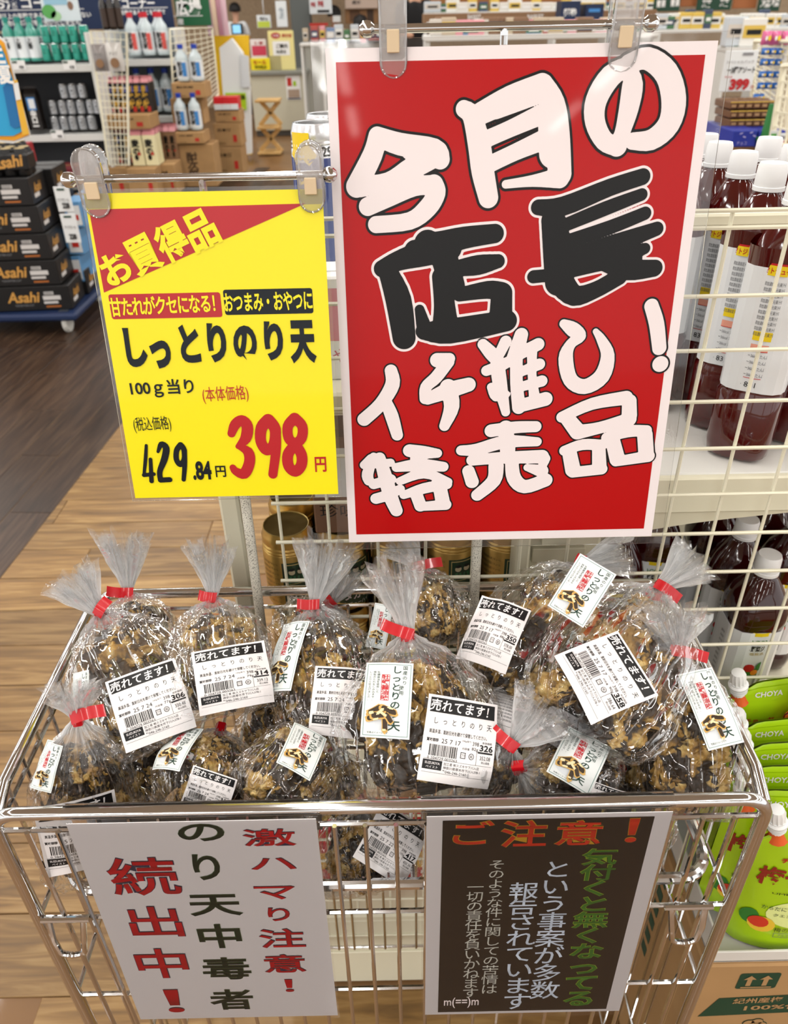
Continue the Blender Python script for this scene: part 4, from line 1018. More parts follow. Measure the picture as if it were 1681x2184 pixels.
# printed brown carton under the tray
def carton(label, x0, x1, y0, y1, z0, z1, cat='carton', name='cardboard_carton', deco=None, group=None, rz=0):
    c = Vector(((x0 + x1) / 2, (y0 + y1) / 2, z0)); t = thing(name, label, cat, c, group, rz); O0 = Vector((0, 0, 0))
    w, d, h = x1 - x0, y1 - y0, z1 - z0
    q = MB(); q.bbox((0, 0, h / 2), (w, d, h), card, .0025); q.build('box_body', t)
    q = MB(); q.box((0, 0, h + .0012), (w * .998, .002, .0012), card_dark); q.box((0, 0, h + .0010), (w * .98, d * .14, .0008), tape_m)
    q.box((0, -d / 2 - .0006, h - .02), (w * .16 if False else d * .14, .0008, .04), tape_m) if False else None
    q.build('packing_tape', t)
    if deco:
        q = MB(); mpf = plane_map((0, -d / 2, h / 2), (1, 0, 0), (0, 0, 1), Vector((0, -1, 0)), .0005); mps = plane_map((-w / 2, 0, h / 2), (0, -1, 0), (0, 0, 1), Vector((-1, 0, 0)), .0005)
        mpr = plane_map((w / 2, 0, h / 2), (0, 1, 0), (0, 0, 1), Vector((1, 0, 0)), .0005)
        deco(q, mpf, mps, w, d, h, mpr); q.build('printed_marks', t)
    return t
def deco_ume(q, mf, ms, w, d, h, mr):
    rbox(q, mf, -.118, h / 2 - .055, -.068, h / 2 - .018, .004, dgreen, 1)
    for x in (-.104, -.084):
        poly(q, mf, [(x - .003, h / 2 - .047), (x + .003, h / 2 - .047), (x + .003, h / 2 - .032), (x - .003, h / 2 - .032)], card, 2); poly(q, mf, [(x - .008, h / 2 - .032), (x + .008, h / 2 - .032), (x, h / 2 - .023)], card, 2)
    rect(q, mf, -.112, h / 2 - .052, -.074, h / 2 - .0495, card, 2)
    poly(q, mf, [(-.150, h / 2 - .125), (-.132, h / 2 - .078), (.15, h / 2 - .060), (.15, h / 2 - .108)], dgreen, 1)
    fit(q, '紀州産梅', mf, -.082, h / 2 - .084, .062, .014, card, 2, R_(3), .02); fit(q, '100%使用', mf, -.045, h / 2 - .101, .10, .015, card, 2, R_(3), .02)
    fit(q, '賞', mf, .0, h / 2 - .03, .014, .014, dgreen, 1)
    for cx, cy, r in ((-.072, h / 2 - .150, .018), (-.052, h / 2 - .185, .014)):
        for k in range(5):
            a = 2 * math.pi * k / 5; disc(q, mf, cx + r * .5 * math.cos(a), cy + r * .5 * math.sin(a), r * .48, dgreen, 1, 10)
        for k in range(5):
            a = 2 * math.pi * k / 5; disc(q, mf, cx + r * .5 * math.cos(a), cy + r * .5 * math.sin(a), r * .42, card, 2, 10)
        disc(q, mf, cx, cy, r * .4, card, 3, 10)
        for k in range(8):
            a = math.pi * k / 8; poly(q, mf, [(cx + .4 * r * math.cos(a), cy + .4 * r * math.sin(a)), (cx - .0008, cy), (cx - .4 * r * math.cos(a), cy - .4 * r * math.sin(a)), (cx + .0008, cy)], dgreen, 4)
    cell(q, '梅', mf, .02, h / 2 - .17, .09, .10, dgreen, 1, 0, .03)
    for k in range(6): rbox(q, ms, -.06 + 0, h / 2 - .05 - k * .035, -.02, h / 2 - .028 - k * .035, .002, dgreen, 1)
carton('brown printed carton under the jelly tray beside the cart', trx0 - .008, trx1 + .01, try0 - .004, try1, .02, tz - .0015, deco=deco_ume)
carton('plain brown carton on the floor under the printed one', trx0 - .004, trx1, try0, try1, 0, .0195, name='cardboard_pad', cat='cardboard')
# red packs lying on the base deck, seen through the cart
for i in range(5):
    q_ = snack_box('red_snack_pack', (-.16 + i * .095, .80, .222 + .045), (.088, .10, .088), mat('red_pack', '#b3202a', .4), mat('gold_pack', '#d6a53a', .4), '珍味', wprint)
    tag(q_, 'red snack pack seen low through the cart wires, %s from the left' % nth(i), 'snack pack', 'red packs on the base deck')
# ================================================================== bagged seaweed tempura
nori_m = bpy.data.materials.new('nori_tempura'); nori_m.use_nodes = True
def _nori():
    nt = nori_m.node_tree; N = nt.nodes.new; L = nt.links.new; b = nt.nodes['Principled BSDF']
    at_ = N('ShaderNodeAttribute'); at_.attribute_name = 'batter'
    tc = N('ShaderNodeTexCoord'); oi = N('ShaderNodeObjectInfo')
    nz = N('ShaderNodeTexNoise'); nz.inputs['Scale'].default_value = 240; nz.inputs['Detail'].default_value = 6; L(tc.outputs['Object'], nz.inputs['Vector'])
    n2 = N('ShaderNodeTexNoise'); n2.inputs['Scale'].default_value = 90; n2.inputs['Detail'].default_value = 4; L(tc.outputs['Object'], n2.inputs['Vector'])
    dark = N('ShaderNodeValToRGB'); e = dark.color_ramp.elements; e[0].position = .35; e[0].color = lin('#120c08'); e[1].position = .75; e[1].color = lin('#382817'); L(nz.outputs['Fac'], dark.inputs[0])
    gold_ = N('ShaderNodeValToRGB'); e = gold_.color_ramp.elements; e[0].position = .3; e[0].color = lin('#553a14'); e[1].position = .72; e[1].color = lin('#e0c583'); x = e.new(.5); x.color = lin('#a47d36'); L(n2.outputs['Fac'], gold_.inputs[0])
    ad = N('ShaderNodeMath'); ad.operation = 'MULTIPLY_ADD'; ad.inputs[1].default_value = .5; L(n2.outputs['Fac'], ad.inputs[0]); L(at_.outputs['Fac'], ad.inputs[2])
    mr = N('ShaderNodeMapRange'); mr.inputs[1].default_value = .55; mr.inputs[2].default_value = .85; L(ad.outputs[0], mr.inputs[0])
    mx = N('ShaderNodeMix'); mx.data_type = 'RGBA'; L(mr.outputs[0], mx.inputs[0]); L(dark.outputs[0], mx.inputs[6]); L(gold_.outputs[0], mx.inputs[7]); L(mx.outputs[2], b.inputs['Base Color'])
    b.inputs['Roughness'].default_value = .5; b.inputs['Coat Weight'].default_value = .15
    bp = N('ShaderNodeBump'); bp.inputs['Strength'].default_value = .6; bp.inputs['Distance'].default_value = .0015; L(nz.outputs['Fac'], bp.inputs['Height']); L(bp.outputs[0], b.inputs['Normal'])
_nori()
def piece_mesh(seed, gold_amt):
    bm = bmesh.new(); bmesh.ops.create_icosphere(bm, subdivisions=5, radius=1)
    off = Vector((seed * 7.3, seed * 3.1, seed * 1.7)); vals = []
    for v in bm.verts:
        p = v.co.copy(); a = math.atan2(p.y, p.x)
        rr = 1 + .28 * noise.noise(Vector((math.cos(a) * 1.1, math.sin(a) * 1.1, seed * 3.7))) + .12 * noise.noise(Vector((math.cos(a) * 3, math.sin(a) * 3, seed)))
        q = Vector((p.x * .032 * rr, p.y * .023 * rr, p.z * .0065))
        q.z += .010 * noise.noise(Vector((p.x * 1.1, p.y * 1.1, seed * 2.2))) + .003 * noise.noise(p * 3 + off)
        g = noise.noise(Vector((p.x * 1.3, p.y * 1.3, p.z * .6)) + off) + gold_amt + .25 * noise.noise(p * 4 + off)
        g = max(0, min(1, g * 2.2 + .1))
        d1 = noise.voronoi(p * 5.5 + off)[0][0]; d2 = noise.voronoi(p * 12 + off)[0][0]
        bump = max(0, 1 - d1 * 1.6) * .0050 + max(0, 1 - d2 * 1.4) * .0030
        n = Vector((p.x * .5, p.y * .5, p.z * 1.4)).normalized()
        q += n * (bump * g + .0012 * noise.noise(p * 8 + off))
        v.co = q; vals.append(min(1, g * (.55 + .8 * max(0, 1 - d1 * 1.3))))
    me = bpy.data.meshes.new('tempura_piece'); bm.to_mesh(me); bm.free()
    at_ = me.attributes.new('batter', 'FLOAT', 'POINT'); at_.data.foreach_set('value', vals)
    me.polygons.foreach_set('use_smooth', [True] * len(me.polygons)); me.materials.append(nori_m); return me
PIECES = [piece_mesh(i + 1, g) for i, g in enumerate((.02, .22, -.55, -.15, .34, -.7, -.3, .12))]

PROFILE = [(-.03, 0.0), (-.015, .55), (0.0, .72), (.05, .88), (.14, .97), (.3, 1.0), (.5, .98), (.66, .88), (.78, .70), (.88, .46), (.95, .22), (1.0, .085)]
def prof(t):
    for (a, x), (b, y) in zip(PROFILE, PROFILE[1:]):
        if t <= b: s = (t - a) / (b - a); return x + (y - x) * (s * s * (3 - 2 * s) if a > .05 else s)
    return PROFILE[-1][1]

def label_price(q, mp, w, h, price='314', date='25 7 24', gram='79g', tax='339.12'):
    rect(q, mp, -w / 2, -h / 2, w / 2, h / 2, paper, 0, 14, 14)
    t = h / 2
    rect(q, mp, -w * .46, t - h * .20, w * .46, t - h * .03, ink, 1, 12, 3)
    for i, c in enumerate('売れてます！'): cell(q, c, mp, -w * .385 + w * .155 * i, t - h * .115, w * .15, h * .145, paper, 2, 0, .018, .12)
    for i, c in enumerate('しっとりのり天'): cell(q, c, mp, -w * .36 + w * .125 * i, t - h * .295, w * .075, h * .085, ink, 1)
    fit(q, '高温多湿、直射日光を避けて保管してください。', mp, -w * .03, t - h * .42, w * .80, h * .048, ink, 1, 0, .01)
    fit(q, '賞味期限', mp, -w * .37, t - h * .52, w * .16, h * .042, ink, 1, 0, .02); fit(q, date, mp, -w * .12, t - h * .52, w * .26, h * .052, ink, 1)
    random.seed(len(price) * 31 + int(price))
    x = -w * .40
    while x < -w * .02:
        bw = random.choice((.006, .010, .014)) * w; rect(q, mp, x, t - h * .70, x + bw, t - h * .57, ink, 1, 1, 2); x += bw + random.choice((.007, .012)) * w
    fit(q, '0 204729 003263', mp, -w * .21, t - h * .725, w * .40, h * .032, ink, 1)
    rect(q, mp, -w * .46, t - h * .86, -w * .20, t - h * .75, ink, 1, 4, 2); fit(q, 'SUZUKIYA', mp, -w * .33, t - h * .785, w * .20, h * .028, paper, 2, 0, .01); fit(q, 'ベイスト', mp, -w * .33, t - h * .83, w * .16, h * .03, paper, 2)
    fit(q, '加工者 ㈱スズキヤ下川入店', mp, .06 * w, t - h * .775, w * .48, h * .036, ink, 1); fit(q, '神奈川県厚木市下川入378-1', mp, .07 * w, t - h * .82, w * .50, h * .036, ink, 1); fit(q, '℡046-246-2160', mp, -.02 * w, t - h * .865, w * .32, h * .034, ink, 1)
    for cx in (.06, .175):
        if cx < .1: frame(q, mp, w * (cx - .035), t - h * .685, w * (cx + .035), t - h * .615, w * .008, ink, 1, 1, 1); fit(q, 'プラ', mp, w * cx, t - h * .65, w * .045, h * .034, ink, 2)
        else: disc(q, mp, w * cx, t - h * .65, w * .038, ink, 1, 14, h * .036); disc(q, mp, w * cx, t - h * .65, w * .030, paper, 2, 14, h * .029); fit(q, '紙', mp, w * cx, t - h * .65, w * .038, h * .038, ink, 3)
    fit(q, '100g当り', mp, w * .09, t - h * .485, w * .12, h * .026, ink, 1); fit(q, '398', mp, w * .22, t - h * .50, w * .09, h * .045, ink, 1); fit(q, '内容量', mp, w * .09, t - h * .57, w * .10, h * .026, ink, 1); fit(q, gram, mp, w * .215, t - h * .565, w * .09, h * .045, ink, 1)
    fit(q, '本体価格', mp, w * .38, t - h * .475, w * .14, h * .028, ink, 1); fit(q, price, mp, w * .375, t - h * .535, w * .19, h * .075, ink, 1, 0, .03); rect(q, mp, w * .26, t - h * .60, w * .47, t - h * .58, ink, 1, 2, 1)
    fit(q, tax, mp, w * .37, t - h * .65, w * .15, h * .045, ink, 1); fit(q, '税込価格', mp, w * .38, t - h * .70, w * .12, h * .028, ink, 1)
    rect(q, mp, -w * .46, t - h * .741, w * .47, t - h * .738, ink, 1, 10, 1); rect(q, mp, w * .245, t - h * .738, w * .249, t - h * .58, ink, 1, 1, 4); rect(q, mp, -w * .46, t - h * .895, w * .47, t - h * .892, ink, 1, 10, 1)
pb_green = mat('label_dark_green', '#123c30', .5); pb_red = mat('seal_red', '#c8202c', .5); pale = mat('label_pale', '#eef3f2', .4); tl_line = mat('label_teal_line', '#7d9c97', .5)
nori_pr = mat('photo_dark', '#3a2a18', .5); gold_pr = mat('photo_gold', '#d9ae5e', .5); cream_pr = mat('photo_cream', '#efe0b0', .5); plate_pr = mat('photo_plate', '#dfe5ea', .5)
def label_prod(q, mp, w, h):
    rect(q, mp, -w / 2, -h / 2, w / 2, h / 2, pale, 0, 10, 16); frame(q, mp, -w * .46, -h * .475, w * .46, h * .475, w * .012, tl_line, 1, 8, 10)
    for i, c in enumerate('国産のり使用'): cell(q, c, mp, w * .34 - (.06 * w if i > 3 else 0), h * (.43 - .068 * i), w * .105, h * .060, pb_green, 1, 0, .005)
    for i, c in enumerate('しっとりのり天'): cell(q, c, mp, w * (.17), h * (.40 - .118 * i) - (h * .03 if i == 6 else 0), w * (.22 if i < 6 else .27), h * (.115 if i < 6 else .14), pb_green, 2, 0, .015)
    frame(q, mp, -w * .14, -h * .02, w * .03, h * .33, w * .01, pb_red, 1, 2, 6)
    for i, c in enumerate('牡蠣醤油味'): cell(q, c, mp, -w * .055, h * (.293 - .069 * i), w * .16, h * .070, pb_red, 2, 0, .02)
    for k, s_ in enumerate(('牡蠣醤油を使用した', '特製のたれをしみ込ませ、', 'しっとりと仕上げました。')):
        for i, c in enumerate(s_): cell(q, c, mp, w * (-.21 - .085 * k), h * (.36 - .034 * i), w * .062, h * .033, pb_green, 1)
    disc(q, mp, -w * .12, -h * .27, w * .30, plate_pr, 1, 18, h * .13)
    def slabp(cx, cy, L, W, r, m, lay, jag):
        pts = []
        for k in range(16):
            t = 2 * math.pi * k / 16; e = 1 + jag * (.5 * math.sin(k * 2.4 + cx * 50) + .5 * math.sin(k * 4.1 + cy * 30))
            x, y = L * e * math.copysign(abs(math.cos(t)) ** .5, math.cos(t)), W * e * math.copysign(abs(math.sin(t)) ** .5, math.sin(t))
            pts.append((cx * w + x * math.cos(r) - y * math.sin(r), cy * h + x * math.sin(r) + y * math.cos(r)))
        poly(q, mp, pts, m, lay)
    n_ = 2
    for cx, cy, L, W, r in ((-.24, -.15, .16, .05, .5), (.04, -.15, .17, .055, -.35), (-.27, -.25, .13, .05, .25), (-.02, -.33, .05, .13, .1), (-.16, -.22, .15, .06, .1), (.05, -.25, .12, .045, -.9)):
        slabp(cx, cy, L * w * 1.18, W * w * 1.35, r, gold_pr, n_, .14); slabp(cx + .01, cy + .005, L * w * .95, W * w * .95, r, nori_pr, n_ + 1, .08); n_ += 2
    for cx, cy, L, W, r in ((-.12, -.17, .09, .03, .7), (-.05, -.20, .08, .025, -.5), (-.30, -.19, .05, .03, .2), (.08, -.12, .06, .02, -.3), (-.02, -.40, .04, .02, 0), (-.20, -.27, .06, .02, .3)): slabp(cx, cy, L * w, W * w, r, cream_pr, n_, .25)
    fit(q, '写真はイメージです', mp, -w * .16, -h * .435, w * .42, h * .026, pb_green, 1)
def label_text(q, mp, w, h):
    rect(q, mp, -w / 2, -h / 2, w / 2, h / 2, paper, 0, 10, 12)
    for k in range(13): fit(q, '名称 惣菜半製品 原材料名 海苔 小麦粉 植物油 醤油 砂糖 澱粉', mp, 0, h * (.42 - .055 * k), w * .84, h * .034, dgrey_t, 1)
    rect(q, mp, -w * .44, -h * .33, w * .44, -h * .325, ink, 1, 6, 1)

tape_red = mat('red_tape', '#c80d1c', .25, coat=.4)
BAGS = 0
def bag(label, neck, base, tuft, wpx, lift=(0, 0), hb=None, hn=None, labels=(), flat=.62, npieces=15, tuftw=1.0, tape_dir=None, tufts=True, seed=0, fill=1.0, tz_=.0, group=None):
    """neck/base/tuft: picture points of the bag axis; hb/hn: real distances of base and neck"""
    global BAGS; BAGS += 1; rnd = random.Random(seed * 13 + 5)
    def surf(p, l):
        th = PITCH + math.atan((p[1] - 1092) / F); tn = math.tan(th)
        h = (.73 + l + .0) / (tn + .35) - l * .3       # height of the pile: rises towards the back
        return h
    hn_ = hn if hn else surf(neck, 0) - lift[1]; hb_ = hb if hb else surf(base, 0) - lift[0]
    Nk = at(neck[0], neck[1], hn_); Bs = at(base[0], base[1], hb_)
    ax = (Nk - Bs); L = ax.length; ax.normalize()
    mid = (Nk + Bs) / 2; view = (mid - CAM).normalized(); dep = (mid - CAM).dot(fw)
    X = ax.cross(view).normalized(); D = X.cross(ax).normalized()       # D roughly points away or towards the camera
    if D.dot(view) > 0: D = -D                                        # D towards camera
    if X.dot(CR) < 0: X = -X
    Wd = wpx * dep / F / 2; Dp = Wd * flat
    t = thing('snack_bag', label, 'bag', Bs, group); O = Bs.copy()
    off = Vector((seed * 5.7, seed * 2.3, seed * 9.1))
    def body(tt, phi, disp=True, k=1.0):
        w = prof(tt); c_, s_ = math.cos(phi), math.sin(phi)
        ex = .8; cx = math.copysign(abs(c_) ** ex, c_); sx = math.copysign(abs(s_) ** ex, s_)
        lump = 1 + (.10 * noise.noise(Vector((cx * 1.3, sx * 1.3, tt * 2.2)) + off) + .05 * noise.noise(Vector((cx * 3, sx * 3, tt * 5)) + off)) * min(1, w * 1.6)
        wx = Wd * w * lump * k; wy = Dp * (w ** 1.15) * lump * k
        if tt < .12: wy *= .35 + .65 * max(0, (tt + .03) / .15) ** .6
        p = Bs + ax * (L * tt) + X * (wx * cx) + D * (wy * sx)
        if disp:
            n = (X * cx / max(Wd, 1e-4) + D * sx / max(Dp, 1e-4)).normalized()
            q_ = Vector((c_ * 2.3 + tt * 1.1, s_ * 2.3, tt * 2.1)) + off; q2 = Vector((c_ * 4.2 - tt * 2.0, s_ * 4.2, tt * 3.2)) - off
            cr = 1 - abs(noise.noise(q_)) * 3.4; cr2 = 1 - abs(noise.noise(q2)) * 3.2
            a_ = (max(0, cr) ** 2.5 * .0036 + max(0, cr2) ** 2 * .0022) * min(1, w * 1.4)
            pl = max(0, (tt - .60) / .4) ** 1.3 * .0042 * math.sin(phi * 19 + 3 * noise.noise(Vector((phi * 2, tt * 3, seed)))) * min(1, w * 2 + .25)
            p = p + n * (a_ - .0012 + pl)
        return p
    NT, NP_ = 46, 84
    ts = [-.03 + 1.03 * (i / NT) ** .92 for i in range(NT + 1)]
    vs = []; fs = []
    for tt in ts:
        for k in range(NP_): vs.append(body(tt, 2 * math.pi * k / NP_))
    n1 = NT
    for i in range(n1):
        for k in range(NP_): fs.append((i * NP_ + k, i * NP_ + (k + 1) % NP_, (i + 1) * NP_ + (k + 1) % NP_, (i + 1) * NP_ + k))
    q = MB(); q.add(vs, fs, film)
    GA = []; GF_ = []
    for tt in ts:
        for k in range(NP_):
            a = 2 * math.pi * k / NP_; g = max(0, (tt - .74) / .26); GA.append(.75 * g ** 2.2); GF_.append((math.cos(a) * 9, math.sin(a) * 9, tt * 2))
    # gathered end beyond the tie
    if tufts:
        Tt = at(tuft[0], tuft[1], hn_ - tz_); ta = (Tt - Nk); TL = ta.length; ta.normalize()
        TX = ta.cross(view).normalized(); TD = TX.cross(ta).normalized(); tr = .021 * tuftw
        NS = 20; vs = []; fs = []; base_r = Wd * .085
        ph0 = rnd.random() * 9
        for layer in range(2):
            b0_ = len(vs)
            for i in range(NS + 1):
                s = i / NS
                for k in range(NP_):
                    a = 2 * math.pi * k / NP_
                    fold = math.sin(a * 11 + ph0 + layer) * .30 + math.sin(a * 23 + ph0 * 2) * .22 + .25 * noise.noise(Vector((math.cos(a) * 2.2, math.sin(a) * 2.2, s * 2 + seed + layer * 4)))
                    fold *= min(1, s * 2.5 + .2)
                    rad = base_r * (1 - min(1, s * 3)) + tr * (s ** .8) * (1 + fold) * (.62 if layer else 1)
                    edge = .16 * noise.noise(Vector((math.cos(a) * 1.6, math.sin(a) * 1.6, seed + layer * 3)))
                    ll = TL * s * (1 + (edge + (.05 * math.sin(a * 17)) - (.15 if layer else 0)) * s)
                    bend = .12 * s * s
                    p = Nk + ta * ll + TX * (rad * math.cos(a) * 1.0 + TL * bend * .3) + TD * (rad * math.sin(a) * .5)
                    GA.append(1.0 * max(0, 1 - s) ** 1.1 + .05); GF_.append((math.cos(a) * 9, math.sin(a) * 9, 3 + s * 1.3 + layer * 7))
                    vs.append(p + Vector((noise.noise(p * 120), noise.noise(p * 120 + off), 0)) * .0012 * s)
            for i in range(NS):
                for k in range(NP_): fs.append((b0_ + i * NP_ + k, b0_ + i * NP_ + (k + 1) % NP_, b0_ + (i + 1) * NP_ + (k + 1) % NP_, b0_ + (i + 1) * NP_ + k))
        q.add(vs, fs, film)
    fo = q.build('film', t, O, True, 50)
    fo.data.attributes.new('gather', 'FLOAT', 'POINT').data.foreach_set('value', GA)
    fo.data.attributes.new('fold', 'FLOAT_VECTOR', 'POINT').data.foreach_set('vector', [c for v in GF_ for c in v])
    # contents
    npc = int(npieces * 1.9)
    for k in range(npc):
        tt = .05 + .78 * ((k * .618 + rnd.random() * .12) % 1.0); w = prof(tt)
        ph = rnd.uniform(0, 2 * math.pi) if k % 4 == 0 else rnd.uniform(.1, math.pi - .1)
        sc = min(1.15, Wd / .055) * rnd.uniform(.78, 1.12) * fill
        sc = min(sc, (Wd * w) / .037)
        lim = max(.05, 1 - .030 * sc / max(Wd * w, .001) * .95); rr_ = lim * (.6 + .4 * rnd.random()) if k % 4 else lim * .3
        dlim = max(.0, 1 - .013 / max(Dp * w, .001))
        c = Bs + ax * (L * tt) + X * (Wd * w * rr_ * math.cos(ph)) + D * (Dp * w * dlim * (rr_ / max(lim, .01)) * math.sin(ph))
        o = bpy.data.objects.new('tempura_piece', PIECES[rnd.randrange(8) if k else seed % 8]); col.objects.link(o); o.parent = t
        nrm = (X * (math.cos(ph) * .75) + D * (math.sin(ph) + .2) + Vector((rnd.uniform(-.25, .25), rnd.uniform(-.25, .25), rnd.uniform(-.25, .25)))).normalized()
        qt = nrm.to_track_quat('Z', 'Y') @ Matrix.Rotation(rnd.uniform(0, 6.28), 4, 'Z').to_quaternion(); o.rotation_euler = qt.to_euler()
        for it in range(16):
            bad = Vector((0, 0, 0)); nb_ = 0
            for a_ in range(10):
                pr_ = c + qt @ Vector((.037 * sc * math.cos(a_ * .628), .027 * sc * math.sin(a_ * .628), .010 * sc))
                t_ = (pr_ - Bs).dot(ax) / L; w_ = max(.02, prof(min(max(t_, -.02), 1)))
                e_ = ((pr_ - Bs).dot(X) / (Wd * w_)) ** 2 + ((pr_ - Bs).dot(D) / (Dp * w_ ** 1.15)) ** 2
                if e_ > .98 or t_ < -.005 or t_ > .93: bad += pr_ - c; nb_ += 1
            if not nb_: break
            cen = Bs + ax * (L * min(max((c - Bs).dot(ax) / L, .3), .6))
            if bad.length > 1e-4: c = c - bad.normalized() * .0025
            c = c + (cen - c) * .02
            if it > 3: sc *= .955
        o.location = c - O; o.scale = (sc, sc, sc * 1.1)
    # red tape: a band round the neck and a flag
    q = MB(); br_ = Wd * .085 + .0012
    NX = ax if not tufts else (ax + ta).normalized(); bx = NX.cross(view).normalized(); bd_ = bx.cross(NX)
    band = [(1.06 * br_ * (1.0)) for _ in range(2)]
    vs = []
    for i, s in enumerate((-.005, .005)):
        for k in range(20): a = 2 * math.pi * k / 20; r__ = br_ * (1 + .08 * math.sin(a * 5)); vs.append(Nk + NX * s + bx * (r__ * math.cos(a)) + bd_ * (r__ * math.sin(a)))
    q.add(vs, [(k, (k + 1) % 20, 20 + (k + 1) % 20, 20 + k) for k in range(20)], tape_red); 
    if tape_dir is not None:
        ca, sa = math.cos(R_(tape_dir[0])), math.sin(R_(tape_dir[0])); fl = CR * ca + CU * sa; fn_ = (CU * ca - CR * sa)
        FL = tape_dir[1]; c0 = Nk - view * (br_ + .005)
        def ff(a, b):
            return c0 + fl * (FL * (a - .2) * 1.15) + fn_ * ((b - .5) * .0105) - view * (.0006 + .0016 * math.sin(a * 5)) + fn_ * (.0012 * math.sin(a * 3))
        q.grid(ff, 8, 2, tape_red); q.grid(lambda a, b: ff(1 - a, b) + view * .0003, 8, 2, tape_red)
    q.build('red_tape', t, O, True)
    # stuck-on labels following the bag
    if labels:
        NV, NF = [], []
        for i in range(31):
            tt = -.03 + 1.03 * i / 30
            for k in range(48): NV.append(body(tt, 2 * math.pi * k / 48, False, 1.0))
        for i in range(30):
            for k in range(48): NF.append((i * 48 + k, i * 48 + (k + 1) % 48, (i + 1) * 48 + (k + 1) % 48, (i + 1) * 48 + k))
        bvh = BVHTree.FromPolygons(NV, NF)
        for (kind, lx, ly, lw, lh, rot, kw) in labels:
            d = ray(lx, ly).normalized(); hit = bvh.ray_cast(CAM, d)
            if hit[0] is None:
                C = CAM + d * ((mid - CAM).dot(fw) / d.dot(fw)) - view * Dp; nn = -view
            else:
                C = hit[0]; nn = hit[1].copy(); nn = nn if nn.dot(view) < 0 else -nn
            nn = (nn * .55 - view * .45).normalized()
            ca, sa = math.cos(R_(rot)), math.sin(R_(rot)); U = CR * ca + CU * sa; U = (U - nn * U.dot(nn)).normalized(); V = nn.cross(U).normalized()
            if V.dot(CU * ca - CR * sa) < 0: V = -V
            dp = (C - CAM).dot(fw); k_ = dp / F; w_, h_ = lw * k_ * 1.06, lh * k_ * 1.06
            cache = {}
            def height(u, v):
                p = C + U * u + V * v + nn * .03; h_it = bvh.ray_cast(p, -nn, .12)
                return (.03 - h_it[3]) if h_it[0] is not None else None
            GN = 12; Hs = [[None] * (GN + 1) for _ in range(GN + 1)]
            for j in range(GN + 1):
                for i in range(GN + 1): Hs[j][i] = height((i / GN - .5) * w_, (j / GN - .5) * h_)
            for _ in range(14):
                for j in range(GN + 1):
                    for i in range(GN + 1):
                        if Hs[j][i] is None:
                            nb = [(Hs[b_][a_], a_, b_) for a_, b_ in ((i - 1, j), (i + 1, j), (i, j - 1), (i, j + 1)) if 0 <= a_ <= GN and 0 <= b_ <= GN and Hs[b_][a_] is not None]
                            if nb: Hs[j][i] = min(x[0] for x in nb) - .0006
            Hs = [[max(x if x is not None else -.01, -.02) for x in r_] for r_ in Hs]
            for _ in range(2):
                Hs = [[(Hs[j][i] * 2 + Hs[max(j - 1, 0)][i] + Hs[min(j + 1, GN)][i] + Hs[j][max(i - 1, 0)] + Hs[j][min(i + 1, GN)]) / 6 for i in range(GN + 1)] for j in range(GN + 1)]
            def mp(u, v, l=0, C=C, U=U, V=V, nn=nn, Hs=Hs, w_=w_, h_=h_):
                a = min(max(u / w_ + .5, 0), 1) * GN; b = min(max(v / h_ + .5, 0), 1) * GN; i, j = min(int(a), GN - 1), min(int(b), GN - 1); fa, fb = a - i, b - j
                z = (Hs[j][i] * (1 - fa) + Hs[j][i + 1] * fa) * (1 - fb) + (Hs[j + 1][i] * (1 - fa) + Hs[j + 1][i + 1] * fa) * fb
                return C + U * u + V * v + nn * (z + .0040 + .00022 * l)
            q = MB()
            if kind == 'price': label_price(q, mp, w_, h_, **(kw or {}))
            elif kind == 'prod': label_prod(q, mp, w_, h_)
            else: label_text(q, mp, w_, h_)
            q.build({'price': 'price_label', 'prod': 'product_label'}.get(kind, 'ingredient_label'), t, O)
    return t

# front row
bag('big snack bag in the middle of the front row, its price label reads 326', (868, 1352), (905, 1700), (846, 1200), 352, (.0, .055), hb=.430, flat=.46,
    labels=(('prod', 826, 1492, 98, 150, -4, None), ('price', 980, 1582, 150, 168, -9, dict(price='326', date='25 7 17', gram='82g', tax='352.08'))), npieces=22, tuftw=1.0, tape_dir=(160, .026), seed=1)
bag('upright snack bag in the front left corner of the cart with golden batter facing out', (165, 1532), (205, 1868), (158, 1462), 226, hb=.425, hn=.452, flat=.55,
    labels=(('prod', 100, 1635, 46, 95, -14, None), ('price', 172, 1780, 150, 176, 6, dict(price='388', date='25 7 22', gram='97g', tax='419.04'))), npieces=18, tuftw=.9, tape_dir=(14, .026), seed=2)
bag('snack bag leaning at the left side, tuft thrown over the rail, price label reads 306', (212, 1308), (345, 1580), (148, 1225), 262, (.012, .008), flat=.5,
    labels=(('price', 322, 1500, 142, 150, 22, dict(price='306', date='25 7 24', gram='77g', tax='330.48')), ('prod', 175, 1490, 34, 112, 14, None)), npieces=18, tape_dir=(55, .018), seed=3, tuftw=1.05)
bag('snack bag in the rear left corner with its tuft standing straight up', (273, 1264), (318, 1440), (266, 1142), 172, (-.01, .0), npieces=12, tape_dir=(176, .024), seed=4, tuftw=1.0, group=None)
bag('snack bag in the rear row left of the speckled pole, price label reads 314', (454, 1275), (482, 1515), (454, 1160), 216, (.02, .005), flat=.55,
    labels=(('price', 498, 1440, 150, 130, 13, dict(price='314')), ), npieces=16, tape_dir=(170, .016), seed=5, tuftw=.9)
bag('snack bag between the speckled poles with tall tuft, product label on its left side', (672, 1290), (712, 1572), (702, 1158), 232, (.005, .0), flat=.5,
    labels=(('prod', 610, 1397, 66, 160, -6, None), ('price', 733, 1492, 128, 138, -4, dict(price='322', date='25 7 24', gram='81g', tax='347.76'))), npieces=18, tape_dir=(178, .020), seed=6, tuftw=1.15)
